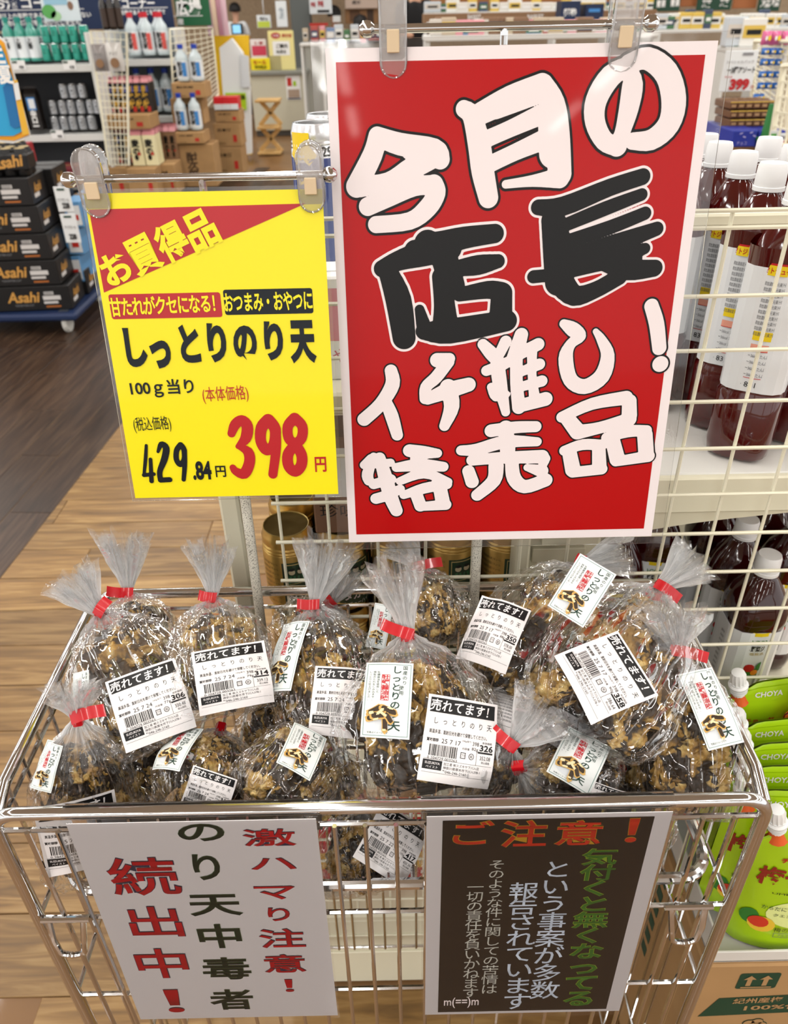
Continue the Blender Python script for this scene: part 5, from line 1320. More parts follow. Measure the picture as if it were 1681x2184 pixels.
bag('snack bag lying behind the pair of tall tufts, mostly hidden', (706, 1288), (640, 1420), (742, 1215), 190, (-.005, .0), npieces=10, tape_dir=(125, .018), seed=7, tuftw=.9, hn=.66)
bag('snack bag at the back under the red poster, tie bent to the right', (893, 1210), (928, 1375), (852, 1150), 175, (-.01, -.005), npieces=14, tape_dir=(12, .028), seed=8, tuftw=.9,
    labels=(('prod', 812, 1335, 40, 90, -12, None),))
bag('snack bag right of the second pole, slanting, price label reads 350', (1235, 1205), (1050, 1465), (1340, 1178), 218, (.01, .0), flat=.6,
    labels=(('price', 1052, 1345, 108, 148, -26, dict(price='350', date='25 7 17', gram='88g', tax='378.00')),), npieces=16, tape_dir=(70, .012), seed=9, tuftw=1.0)
bag('large snack bag at the rear right with a product label on top', (1408, 1252), (1235, 1560), (1492, 1190), 305, (.035, .02), flat=.5,
    labels=(('prod', 1243, 1262, 84, 128, -32, None), ('price', 1292, 1440, 152, 152, -68, dict(price='358', date='25 7 17', gram='90g', tax='386.64'))), npieces=20, tape_dir=(-35, .026), seed=10, tuftw=1.05)
bag('large snack bag in the front right corner with product label on its right shoulder', (1445, 1392), (1440, 1738), (1440, 1300), 272, hb=.425, hn=.535, flat=.55,
    labels=(('prod', 1516, 1508, 72, 158, 14, None),), npieces=22, tape_dir=(-12, .032), seed=11, tuftw=1.15)
bag('small snack bag squeezed right of the middle bag, tie pointing up to the right', (1092, 1590), (1010, 1730), (1165, 1510), 150, (.0, .025), hb=.45, npieces=8, tape_dir=(140, .024), seed=12, tuftw=1.1)
bag('snack bag lying in front right of the middle with product label facing up', (1108, 1640), (1320, 1690), (1150, 1712), 190, (.0, .012), flat=.6,
    labels=(('prod', 1236, 1618, 92, 112, -33, None), ('price', 1300, 1712, 90, 60, -20, None)), npieces=14, tape_dir=(95, .008), seed=13, tuftw=.7)
bag('half buried snack bag between the two large right bags with a greyish price label', (1330, 1520), (1130, 1560), (1360, 1500), 150, (-.02, -.02), tufts=False,
    labels=(('price', 1215, 1555, 110, 90, -30, None),), npieces=12, seed=14)
bag('snack bag lying low left of the front middle, product label tilted', (470, 1555), (425, 1730), (470, 1500), 220, (.0, -.01), tufts=False,
    labels=(('prod', 378, 1592, 62, 110, -16, None),), npieces=18, seed=15)
bag('snack bag lying low beside the middle bag, product label turned toward the poles', (700, 1560), (560, 1725), (720, 1540), 215, (.012, .0), tufts=False,
    labels=(('prod', 645, 1600, 76, 104, -26, None), ('price', 452, 1690, 96, 84, -18, None)), npieces=18, seed=16)
bag('snack bag under the middle of the front rail seen through the wires, label reads 417', (770, 1700), (800, 1895), (770, 1650), 225, hb=.425, hn=.47, tufts=False, flat=.5,
    labels=(('price', 838, 1800, 118, 120, -32, dict(price='417', date='25 7 22', gram='105g', tax='450.36')),), npieces=16, seed=17)
bag('hidden snack bag showing only an ingredient label right of the middle bag', (1075, 1470), (1060, 1620), (1080, 1440), 150, (-.015, -.015), tufts=False, labels=(('text', 1078, 1508, 70, 130, -22, None),), npieces=9, seed=18)
bag('buried snack bag under the left pole between the rear bags', (560, 1480), (620, 1600), (560, 1450), 200, (-.03, -.03), tufts=False, npieces=12, seed=19)
bag('buried snack bag in the gap at the right rear', (1150, 1470), (1120, 1600), (1150, 1450), 200, (-.05, -.05), tufts=False, npieces=12, seed=20)
bag('buried snack bag deep at the left between the corner bags', (330, 1560), (300, 1720), (330, 1540), 200, (-.03, -.03), tufts=False, npieces=12, seed=21)
bag('buried snack bag low at the right behind the black notice', (1330, 1640), (1300, 1800), (1330, 1620), 240, (-.03, -.03), tufts=False, npieces=14, seed=22)
bag('buried snack bag in the gap between the low left bag and the middle bag', (700, 1590), (715, 1740), (700, 1570), 170, (.0, -.005), hb=.44, tufts=False, npieces=12, seed=23)
bag('buried snack bag low between the middle bag and the front right corner bag', (1180, 1620), (1200, 1780), (1180, 1600), 200, (-.01, -.01), hb=.45, tufts=False, npieces=12, seed=24)
# ================================================================== far goods (all real distance, Y metres from the lens)
def span(px, yb, yt, Y):
    a = at(px, yb, Y); return a, at(px, yt, Y).z - a.z
def wpx_(w, px, py, Y):
    return at(px + w / 2, py, Y).x - at(px - w / 2, py, Y).x
navy = mat('navy_board', '#0d2348', .5); greenb = mat('green_board', '#0f5a34', .5); shelf_w = mat('far_shelf_white', '#dcdcd8', .5); dark_back = mat('shelf_shadow_back', '#3b3d42', .7)  # last one is the dark grey colour of the liquor shelf back board
tag_w = mat('price_tag_white', '#f4f4f2', .5)
def panel(name, label, cat, x0, x1, y0, y1, Y, m, th=.02, texts=(), org=None, group=None, frame_m=None):
    """flat board facing the lens side, corners given in picture points at distance Y"""
    A = at((x0 + x1) / 2, (y0 + y1) / 2, Y); xm = (x0 + x1) / 2; ym = (y0 + y1) / 2
    w = at(x1, ym, Y).x - at(x0, ym, Y).x; h = at(xm, y0, Y).z - at(xm, y1, Y).z
    t = thing(name, label, cat, A, group); o = A.copy()
    q = MB(); q.bbox((A.x, A.y + th / 2, A.z), (w, th, h), m, .004); q.build('board', t, o)
    s = Sign((xm, ym), (xm, ym + 10), Y, Y); s.O = A; mp = plane_map(A, (1, 0, 0), (0, 0, 1), Vector((0, -1, 0)), .003)
    q = MB()
    for tx in texts:
        txt, tx_, ty_, tw, th_, tm = tx[:6]; off = tx[6] if len(tx) > 6 else .01
        p = at(tx_, ty_, Y); k = w / (x1 - x0)
        if txt == '#': rect(q, mp, p.x - A.x - tw * k / 2, p.z - A.z - th_ * k / 2, p.x - A.x + tw * k / 2, p.z - A.z + th_ * k / 2, tm, 1)
        elif txt == 'O': disc(q, mp, p.x - A.x, p.z - A.z, tw * k / 2, tm, 1, 16, th_ * k / 2)
        else: fit(q, txt, mp, p.x - A.x, p.z - A.z, tw * k, th_ * k, tm, 2, 0, off)
    if texts: q.build('printed_writing', t, o)
    return t
panel('liquor_sign_board', 'navy liquor corner sign board above the teal bottles, with white writing', 'sign', -40, 213, -40, 66, 9.1, navy, texts=(
    ('お酒コーナー', 70, 6, 170, 22, tag_w, .03), ('20歳以上の年齢であることを確認できない', 88, 33, 215, 11, tag_w, .02), ('場合には酒類を販売いたしません', 88, 48, 170, 11, tag_w, .02), ('#', 75, 21, 210, 1.2, tag_w)))
panel('liquor_sign_board', 'narrower navy liquor corner sign board above the red capped bottles', 'sign', 222, 366, -40, 62, 9.1, navy, texts=(
    ('酒コーナー', 285, 7, 90, 18, tag_w, .03), ('年齢であることを確認で', 305, 26, 96, 10, tag_w, .02), ('#', 298, 17, 120, 1.2, tag_w)))
panel('plaza_sign_board', 'green sign board with large white characters next to the navy one', 'sign', 372, 446, -40, 56, 9.4, greenb, texts=(
    ('広場', 402, 16, 56, 32, tag_w, .04), ('産', 385, 46, 14, 12, tag_w, .02), ('#', 400, 34, 66, 1.2, tag_w)))
panel('hanging_poster', 'pale poster with green leaves hung over the liquor sign', 'poster', 88, 168, -20, 46, 8.107, mat('pale_poster', '#dfe9ee', .4), .006, texts=(('O', 105, 25, 30, 26, mat('leaf_green_print', '#5fae5a', .5)), ('O', 120, 34, 22, 18, mat('leaf_light_print', '#a9d6a0', .5)), ('#', 118, 2, 50, 14, mat('poster_blue', '#9cc7dd', .5)), ('O', 150, 12, 12, 16, mat('poster_brown', '#8b6a55', .5))))

def far_shelf(name, label, x0, x1, tiers, Y, depth, backtop, backbot, backm, tags=()):
    A = at((x0 + x1) / 2, tiers[0], Y); t = thing(name, label, 'shelf', (A.x, Y, 0)); o = Vector((A.x, Y, 0))
    xa = at(x0, tiers[0], Y).x; xb = at(x1, tiers[0], Y).x
    for y in tiers:
        z = at((x0 + x1) / 2, y, Y).z
        q = MB(); q.bbox(((xa + xb) / 2, Y + depth / 2, z - .015), (xb - xa, depth, .03), shelf_w, .003); q.build('shelf_board', t, o)
        q = MB(); q.bbox(((xa + xb) / 2, Y - .006, z - .022), (xb - xa, .012, .055), shelf_w, .003); q.build('price_rail', t, o)
    zt = at((x0 + x1) / 2, backtop, Y + depth).z
    q = MB(); q.bbox(((xa + xb) / 2, Y + depth + .01, zt / 2), (xb - xa, .02, zt), backm, .002); q.build('back_board', t, o)
    for x in (xa, xb):
        q = MB(); q.bbox((x, Y + depth / 2, zt / 2), (.025, depth + .01, zt), shelf_w, .003); q.build('side_panel', t, o)
    for (px, py) in tags:
        p = at(px, py, Y - .02); q = MB(); q.bbox((p.x, Y - .016, p.z), (.11, .003, .07), tag_w, .001)
        mp = plane_map((p.x, Y - .0185, p.z), (1, 0, 0), (0, 0, 1), Vector((0, -1, 0)), .002); fit(q, '428', mp, .018, -.014, .04, .022, kprint, 1, 0, .03); rect(q, mp, -.05, .015, -.01, .03, dgreen, 1); q.build('price_card', t, o)
    return t
far_shelf('liquor_shelf', 'white liquor shelf with teal bottles on top and silver cans below', -70, 196, (141, 290, 394), 7.59, .45, 70, 0, dark_back, tags=((40, 139), (148, 139), (122, 287)))
far_shelf('liquor_shelf', 'pale liquor shelf bay with large clear bottles behind the carton packs', 236, 380, (128, 250), 8.625, .4, 60, 0, mat('pale_back', '#9aa3a6', .6))

def far_bottle(name, label, px, yb, yt, Y, wpx, body, cap, lab, group, wrt=None, tall=False):
    loc, h = span(px, yb, yt, Y); r = wpx_(wpx, px, yb, Y) / 2
    t = thing(name, label, 'bottle', loc, group); o = loc
    q = MB(); q.lathe([(r * .85, 0), (r, h * .03), (r, h * .62), (r * .9, h * .70), (r * .42, h * .82), (r * .34, h * .9)], o, body, 12); q.build('bottle_body', t, o, True)
    q = MB(); q.lathe([(r * .44, h * .88), (r * .46, h * .995), (r * .3, h)], o, cap, 10); q.build('cap', t, o, True)
    q = MB(); q.lathe([(r * 1.02, h * .08), (r * 1.02, h * .56)], o, lab[0], 12)
    mp = cyl_map(o, r * 1.03, 0, eps=.001)
    if len(lab) > 1: rect(q, mp, r * .1, h * .14, r * .75, h * .52, lab[1], 1, 4, 1)
    if wrt: 
        for i, c in enumerate(wrt): cell(q, c, mp, -r * .25, h * (.48 - .13 * i), h * .14, h * .14, kprint, 2, 0, .03)
    q.build('printed_label', t, o); return t
glass_c = mat('clear_bottle', '#c7d3d6', .08, coat=.6); teal = mat('teal_glass', '#3f9f8d', .12, coat=.5); tealc = mat('teal_cap', '#1d8f82', .4); bcap = mat('blue_cap', '#1c3fae', .4); rcap = mat('red_cap', '#cf2330', .4)
labw = mat('far_label_white', '#e6eaec', .5); labb = mat('far_label_blue', '#3f86c9', .5); labr = mat('far_label_red', '#dd5a52', .5)
def row(proto, pts, Y, group, labf=None):
    p0 = Vector(proto.location); lab0 = proto['label']; proto['label'] = lab0 + ', first from the left'
    for i, (px, yb, dy) in enumerate(pts):
        l = at(px, yb, Y); l.y += dy
        dup(proto, (l.x, l.y, p0.z), None, lab0 + (', %s from the left' % nth(i + 1) if not dy else ', rear row, number %s' % nth(i)), group)
p = far_bottle('teal_bottle', 'teal capped spirit bottle on the top liquor shelf', 32, 131, 36, 7.82, 24, teal, tealc, (labw,), 'teal bottles on the top liquor shelf', '上善')
row(p, [(56, 131, 0), (80, 131, 0), (44, 128, .14), (68, 128, .14), (90, 128, .14)], 7.82, 'teal bottles on the top liquor shelf')
p = far_bottle('large_spirit_bottle', 'large clear bottle with red cap on the pale liquor shelf', 290, 118, 26, 8.797, 27, glass_c, rcap, (labw, labr), 'red capped bottles', '酎次郎')
row(p, [(321, 118, 0), (352, 118, 0), (306, 116, .16), (336, 116, .16)], 8.797, 'red capped bottles')
p = far_bottle('large_spirit_bottle', 'large clear bottle with blue cap on the lower pale liquor shelf', 304, 238, 145, 8.797, 28, glass_c, bcap, (labw, labb), 'blue capped bottles on the shelf', '酎次郎')
row(p, [(335, 238, 0), (364, 238, 0)], 8.797, 'blue capped bottles on the shelf')
p = far_bottle('large_spirit_bottle', 'left blue capped bottle standing on the upper brown carton', 394, 173, 94, 8.28, 27, glass_c, bcap, (labw, labb), None, '酎次郎')
dup(p, (at(423, 173, 8.28).x, 8.28, p.location.z), None, 'right blue capped bottle standing on the upper brown carton')
p = far_bottle('large_spirit_bottle', 'left blue capped bottle standing in the lower opened carton', 391, 277, 198, 8.188, 25, glass_c, bcap, (labw, labb), None, '酎次郎')
dup(p, (at(421, 277, 8.188).x, 8.188, p.location.z), None, 'right blue capped bottle standing in the lower opened carton')
p = far_bottle('dark_sake_bottle', 'dark sake bottle above the narrow net rack', 228, 64, -20, 7.245, 15, mat('dark_glass', '#1c1512', .15, coat=.5), black, (mat('dark_label', '#3a2b22', .5),), 'dark bottles above the net rack')
row(p, [(243, 64, 0), (256, 64, .03)], 7.245, 'dark bottles above the net rack')

def far_can(name, label, px, yb, yt, Y, wpx, body, lid, mark, group):
    loc, h = span(px, yb, yt, Y); r = wpx_(wpx, px, yb, Y) / 2
    t = thing(name, label, 'can', loc, group); o = loc
    q = MB(); q.lathe([(r * .85, 0), (r, h * .06), (r, h * .90), (r * .86, h * .97)], o, body, 12); q.build('can_body', t, o, True)
    q = MB(); q.lathe([(r * .86, h * .965), (r * .84, h), (r * .78, h * .98), (0, h * .98)], o, lid, 12); q.build('lid', t, o, True)
    q = MB(); mp = cyl_map(o, r * 1.01, 0, eps=.001); mark(q, mp, r, h); q.build('printed_label', t, o); return t
silver = mat('silver_can', '#b9bcc0', .3, metal=.9)
def mk_g(q, mp, r, h):
    poly(q, mp, [(-r, h * .5), (r, h * .72), (r, h * .92), (-r, h * .92)], labw, 0); fit(q, '上', mp, 0, h * .6, r * .7, h * .3, kprint, 1)
def mk_s(q, mp, r, h):
    disc(q, mp, 0, h * .55, r * .7, mat('dark_mark', '#4a4d52', .4), 0, 14, h * .28); disc(q, mp, 0, h * .55, r * .62, silver, 1, 14, h * .25); fit(q, '極', mp, 0, h * .55, r * .5, h * .2, kprint, 2)
tealcan = mat('teal_can', '#2f8f7c', .3, metal=.5)
p = far_can('teal_can', 'teal and white can, lower row, top liquor shelf', 103, 130, 93, 7.762, 20, tealcan, lid_s, mk_g, 'teal cans on the top shelf')
row(p, [(125, 130, 0), (147, 130, 0), (168, 130, 0), (188, 130, 0)], 7.762, 'teal cans on the top shelf')
z2_ = p.location.z + at(103, 93, 7.762).z - at(103, 130, 7.762).z + .002
for i_, px in enumerate((103, 122, 141, 161, 184)): dup(p, (at(px, 93, 7.762).x, 7.762, z2_), None, 'teal and white can, upper row, top liquor shelf, %s from the left' % nth(i_), 'teal cans upper row')
p = far_can('silver_can', 'silver can in the bottom row on the middle liquor shelf', 121, 277, 248, 7.762, 19, silver, lid_s, mk_s, 'silver cans bottom row')
row(p, [(141, 277, 0), (160, 277, 0), (180, 277, 0), (200, 277, 0)], 7.762, 'silver cans bottom row')
hc = at(121, 244, 7.762).z - at(121, 277, 7.762).z
for i_, px in enumerate((116, 137, 156, 176, 197, 211)): dup(p, (at(px, 246, 7.762).x, 7.774, p.location.z + hc), None, 'silver can in the middle row of the silver can stack, %s from the left' % nth(i_), 'silver cans middle row')
for i_, px in enumerate((137, 157, 177)): dup(p, (at(px, 208, 7.762).x, 7.785, p.location.z + 2 * hc), None, 'silver can on top of the silver can stack, %s from the left' % nth(i_), 'silver cans top row')

def far_pack(name, label, px, yb, yt, Y, wpx, d, m, marks, group=None, gable=False, roofm=None):
    loc, h = span(px, yb, yt, Y); w = wpx_(wpx, px, yb, Y)
    t = thing(name, label, 'carton', loc, group); o = loc; hb_ = h * (.86 if gable else 1)
    q = MB(); q.bbox((o.x, o.y, o.z + hb_ / 2), (w, d, hb_), m, .004); q.build('box_body', t, o)
    q = MB()
    if gable:
        a = w / 2; b = d / 2; z = o.z + hb_; 
        q.add([(o.x - a, o.y - b, z), (o.x + a, o.y - b, z), (o.x + a, o.y + b, z), (o.x - a, o.y + b, z), (o.x - a, o.y, z + h * .12), (o.x + a, o.y, z + h * .12)], [(0, 1, 5, 4), (2, 3, 4, 5), (1, 2, 5), (3, 0, 4)], roofm or m)
        q.box((o.x, o.y, z + h * .13), (w, .006, h * .06), roofm or m); q.build('gable_top', t, o)
    else:
        q.box((o.x, o.y, o.z + h + .001), (w * .98, d * .1, .002), card_dark); q.build('top_seam', t, o)
    q = MB(); mp = plane_map((o.x, o.y - d / 2, o.z), (1, 0, 0), (0, 0, 1), Vector((0, -1, 0)), .003); marks(q, mp, w, hb_); 
    if q.v: q.build('printed_front', t, o)
    return t
bpack = mat('black_sake_pack', '#17110f', .45); goldw = mat('pack_gold_writing', '#d8a93c', .5); rpk = mat('pack_red', '#c12c20', .5); crm = mat('cream_pack', '#efe6b8', .5); roofred = mat('gable_red_white', '#c98488', .5)
def mk_dark(q, mp, w, h):
    for i, c in enumerate('芋焼酎'): cell(q, c, mp, -w * .05, h * (.78 - .25 * i), w * .62, h * .26, goldw, 1, 0, .04, .2)
    rect(q, mp, w * .05, h * .04, w * .42, h * .22, rpk, 1); rect(q, mp, w * .12, h * .70, w * .40, h * .90, mat('pack_blue', '#3a4a9a', .5), 1)
def mk_cream(q, mp, w, h):
    for i, c in enumerate('麦の'): cell(q, c, mp, -w * .05, h * (.74 - .25 * i), w * .6, h * .26, kprint, 1, 0, .05)
    disc(q, mp, w * .16, h * .40, w * .13, rpk, 2, 12); disc(q, mp, -w * .1, h * .28, w * .16, kprint, 1, 12, h * .10)
def mk_black(q, mp, w, h):
    rect(q, mp, -w * .35, h * .55, w * .35, h * .9, labb, 1); rect(q, mp, -w * .2, h * .60, w * .3, h * .86, labw, 2)
    for i, c in enumerate('辛口一'): cell(q, c, mp, 0, h * (.46 - .17 * i), w * .5, h * .2, tag_w, 2, 0, .05)
for gi, (Yb, xs, yb, yt, n, m, mk, nm, lab, ww, rf_) in enumerate((
    (7.935, (243, 258, 273, 289, 304, 319), 241, 166, 2, bpack, mk_dark, 'sake_pack', 'black paper sake pack in the upper carton tray', 19, roofred),
    (7.82, (258, 284), 348, 272, 2, bpack, mk_dark, 'sake_pack', 'black paper sake pack beside the cream packs', 22, roofred),
    (7.705, (301, 329), 352, 276, 2, crm, mk_cream, 'sake_pack', 'cream paper sake pack in the lower tray', 26, roofred),
    (8.107, (352, 365, 378), 346, 268, 2, mat('brown_pack2', '#8d6a4c', .5), mk_cream, 'sake_pack', 'brown sided sake pack right of the cream packs', 15, roofred),
    (7.705, (56, 85), 277, 186, 1, bpack, mk_black, 'sake_pack', 'black sake pack with blue top beside the silver cans', 25, bpack))):
    pr = None
    for r_ in range(n):
        for x in xs:
            ci_ = ', %s in its %s row' % (nth(xs.index(x)), ('front', 'rear')[r_]) if n * len(xs) > 1 else ''
            if pr is None: pr = far_pack(nm, lab + ci_, x, yb, yt, Yb, ww, .10, m, mk, 'sake packs %s' % lab.split(' in ')[-1][:30], True, rf_)
            else: dup(pr, (at(x, yb, Yb).x, Yb + .12 * r_, pr.location.z), None, lab + ci_)
def mk_cart(txt, m=kprint):
    def f(q, mp, w, h):
        fit(q, txt, mp, -w * .1, h * .72, w * .5, h * .14, m, 1, 0, .02); rect(q, mp, w * .2, h * .2, w * .34, h * .5, rpk, 1); rect(q, mp, -w * .35, h * .12, -w * .1, h * .18, card_dark, 1)
    return f
def mk_tate(q, mp, w, h):
    for i, c in enumerate('酎次郎'): cell(q, c, mp, -w * .08, h * (.72 - .2 * i), w * .3, h * .22, mat('carton_brown_ink', '#4a3520', .6), 1, 0, .03)
CL = [('opened brown carton tray holding the upper sake packs', 286, 271, 241, 7.843, 92, .34, mk_cart('麦焼酎')), ('brown carton at the left under the black sake packs', 257, 412, 352, 7.705, 62, .3, mk_cart('焼酎')), ('brown carton under the cream sake packs', 318, 412, 354, 7.647, 60, .3, mk_cart('麦の')), ('narrow brown carton with white poster edge', 368, 408, 345, 7.877, 40, .3, mk_cart('酎')),
      ('brown carton carrying the upper pair of blue capped bottles', 412, 206, 174, 8.337, 70, .3, mk_cart('酎次郎')), ('brown carton behind the lower pair of blue capped bottles', 410, 262, 207, 8.418, 66, .26, mk_cart('次郎')), ('brown carton tray under the lower pair of blue capped bottles', 412, 302, 278, 8.223, 62, .3, mk_cart('次郎')), ('tall brown carton on the floor with vertical writing', 432, 392, 303, 8.28, 78, .32, mk_tate),
      ('top brown carton of the three high pile with red packs on it', 492, 258, 233, 8.97, 52, .3, mk_cart('日本酒')), ('middle brown carton of the three high pile', 494, 308, 259, 8.97, 55, .32, mk_cart('日本酒')), ('bottom brown carton of the three high pile', 497, 366, 309, 8.97, 57, .34, mk_cart('日本酒'))]
for lab, px, yb, yt, Y, w, d, mk in CL: far_pack('cardboard_carton', lab, px, yb, yt, Y, w, d, card, mk)
rp0 = far_pack('red_pack', 'red and white pack on top of the brown carton pile', 470, 232, 205, 8.912, 17, .2, mat('red_top_pack', '#d8232b', .4), lambda q, mp, w, h: rect(q, mp, -w * .49, 0, w * .49, h * .45, labw, 1), 'red packs on the carton pile')
for px in (487, 504): dup(rp0, (at(px, 232, 8.912).x, 8.912, rp0.location.z), None, 'red and white pack on the carton pile, %s' % ('middle one' if px < 500 else 'the one by the lime note'))

def net_rack(label, pts4, Y0, Y1, nu, nv, name='net_rack'):
    """wire net: four picture corners (tl, tr, br, bl) with distances Y0 (left) and Y1 (right)"""
    tl_, tr_, br_, bl_ = at(*pts4[0], Y0), at(*pts4[1], Y1), at(*pts4[2], Y1), at(*pts4[3], Y0)
    o = bl_.copy(); t = thing(name, label, 'net rack', o)
    P_ = lambda a, b: (bl_ * (1 - a) + br_ * a) * (1 - b) + (tl_ * (1 - a) + tr_ * a) * b
    q = MB(); q.tube([P_(0, 0), P_(0, 1), P_(1, 1), P_(1, 0)], .012, wirecream, 6, closed=True); q.build('net_frame', t, o, True)
    for i in range(1, nu): q = MB(); q.tube([P_(i / nu, 0), P_(i / nu, 1)], .004, wirecream, 4); q.build('wire', t, o)
    for j in range(1, nv): q = MB(); q.tube([P_(0, j / nv), P_(1, j / nv)], .004, wirecream, 4); q.build('wire', t, o)
net_rack('white wire net rack at the end of the liquor shelf beside the black sake packs', ((193, 66), (270, 70), (275, 352), (232, 352)), 7.532, 7.417, 6, 20)
net_rack('white wire net rack behind the blue capped bottles', ((362, 62), (452, 60), (466, 200), (376, 300)), 8.51, 8.97, 7, 16)
# bagged nuts hanging on the left rack
def nutbag(label, px, yb, yt, w, Y, m):
    loc, h = span(px, yb, yt, Y); w = wpx_(w, px, yb, Y); t = thing('snack_pouch', label, 'pouch', loc, 'pouches hanging on the net rack'); o = loc
    q = MB(); q.grid(lambda a, b: Vector((o.x + (a - .5) * w, o.y - .03 * math.sin(math.pi * a) * math.sin(math.pi * b) - .002, o.z + b * h)), 6, 8, m); q.grid(lambda a, b: Vector((o.x - (a - .5) * w, o.y + .02 * math.sin(math.pi * a) * math.sin(math.pi * b) + .002, o.z + b * h)), 6, 8, m); q.build('pouch_body', t, o, True)
    mp = plane_map((o.x, o.y - .034, o.z), (1, 0, 0), (0, 0, 1), Vector((0, -1, 0)), .002); q = MB(); disc(q, mp, 0, h * .3, w * .28, mat('nut_brown', '#8d6a4a', .5), 0, 12); fit(q, 'ナッツ', mp, 0, h * .62, w * .5, h * .14, kprint, 1); q.build('printed_front', t, o)
nutbag('grey nut pouch hanging left on the net rack', 219, 152, 94, 30, 7.36, mat('pouch_grey', '#8c8582', .25, coat=.4)); nutbag('white and brown nut pouch hanging right on the net rack', 251, 152, 90, 34, 7.36, mat('pouch_white', '#d8d4ce', .25, coat=.4))

# ---- white arrow shaped floor display with yellow back
dY = 9.89
def flat_shape(name, parent, o, pts, Y, th, m):
    vs = []; 
    for dy in (0, th):
        for (px, py) in pts: p = at(px, py, Y); vs.append(Vector((p.x, Y + dy, p.z)))
    n = len(pts); q = MB(); q.add(vs, [tuple(range(n)), tuple(range(n, 2 * n))[::-1]] + [(i, n + i, n + (i + 1) % n, (i + 1) % n) for i in range(n)], m); return q.build(name, parent, o)
t = thing('arrow_display', 'white arrow topped floor display with a yellow back and lime note', 'display stand', at(500, 330, dY)); o = t.location.copy()
flat_shape('yellow_back', t, o, [(456, 75), (530, 75), (537, 330), (520, 330), (470, 270)], dY + .25, .05, mat('display_yellow', '#f2c316', .5))
flat_shape('white_front', t, o, [(468, 102), (493, 82), (516, 112), (532, 188), (536, 328), (519, 330), (512, 240), (478, 232)], dY, .12, mat('display_white', '#eef0f0', .5))
flat_shape('side_pocket', t, o, [(512, 115), (530, 120), (534, 185), (516, 188)], dY - .03, .02, mat('pocket_white', '#d9dde0', .5))
flat_shape('lime_note', t, o, [(480, 198), (524, 198), (526, 234), (512, 234), (484, 230)], dY - .04, .01, mat('lime_note', '#b4d81c', .5))
q = MB(); A = at(514, 207, dY - .05); mp = plane_map(A, (1, 0, 0), (0, 0, 1), Vector((0, -1, 0)), .003); fit(q, '電池', mp, 0, 0, .09, .05, kprint, 1, 0, .04); q.build('note_writing', t, o)
# tall wrapped rolls and hanging toys left of it
for i, (px, m) in enumerate(((452, '#c8a0b8'), (463, '#e0c4a8'), (474, '#b77f8f'), (483, '#d9b2bd'))):
    l, h = span(px, 76, -10, 10.005); q = MB(); r = .035; q.lathe([(r * .9, 0), (r, .01), (r, h), (r * .8, h + .01)], l, mat('wrap_roll_%s' % 'abcd'[i], m, .3, coat=.4), 10); tag(q.build('wrapping_roll', None, l, True), 'tall wrapped roll behind the yellow display back, %s from the left' % nth(i), 'roll', 'rolls behind the yellow display')

# ---- service counter
cY = 12.133
zc = at(590, 152, cY).z; xa, xb = at(537, 200, cY).x, at(650, 200, cY).x
t = thing('service_counter', 'beige service counter with a grey top at the end of the aisle', 'counter', ((xa + xb) / 2, cY, 0)); o = t.location.copy()
q = MB(); q.bbox(((xa + xb) / 2, cY + .35, zc / 2 + .03), (xb - xa, .7, zc - .08), mat('counter_beige', '#cfcbb6', .5), .01); q.build('cabinet_body', t, o)
q = MB(); q.bbox(((xa + xb) / 2, cY + .34, zc - .02), (xb - xa + .1, .78, .05), mat('counter_top_grey', '#8b8c84', .4), .008); q.build('counter_top', t, o)
q = MB(); q.bbox(((xa + xb) / 2, cY + .36, .05), (xb - xa - .02, .66, .1), mat('counter_plinth', '#4c4843', .6), .004); q.build('plinth', t, o)
q = MB(); A = at(626, 187, cY - .01); q.bbox((A.x, cY - .005, A.z), (.2, .008, .30), tag_w, .002); mp = plane_map((A.x, cY - .010, A.z), (1, 0, 0), (0, 0, 1), Vector((0, -1, 0)), .003)
rect(q, mp, -.08, .02, -.02, .12, rpk, 1); rect(q, mp, .0, .02, .04, .08, lime, 1); rect(q, mp, -.08, -.12, .08, -.02, mat('notice_brown', '#b09a88', .5), 1); rect(q, mp, -.09, -.14, .09, -.125, navy, 1); q.build('taped_notice', t, o)
panel('flyer_board', 'tall pale yellow flyer board on the service counter', 'board', 574, 628, 66, 150, cY + .1, mat('flyer_yellow', '#efe39a', .5), .03, texts=(('O', 588, 76, 20, 11, redink), ('お客様', 588, 76, 12, 5, tag_w), ('掲示板', 612, 76, 22, 7, redink, .02), ('#', 600, 103, 36, 26, tag_w), ('ご案内', 601, 98, 24, 8, kprint, .03), ('抽選会', 600, 110, 22, 7, kprint), ('#', 588, 134, 24, 26, mat('flyer_print', '#b4aa78', .5))))
panel('flyer', 'small yellow flyer standing left on the service counter', 'flyer', 535, 576, 124, 150, cY + .05, mat('flyer_bright', '#f4e018', .5), .01, texts=(('セール', 554, 133, 28, 8, redink, .03), ('WORLD', 556, 143, 26, 6, kprint, .03)))
panel('flyer', 'pink and white flyer above the small yellow one on the counter', 'flyer', 536, 570, 84, 151, cY + .2, mat('flyer_pinkwhite', '#f0e6e4', .5), .01, texts=(('#', 553, 108, 30, 18, mat('flyer_pink', '#d0405a', .5)), ('優待', 552, 92, 18, 7, redink, .02)))
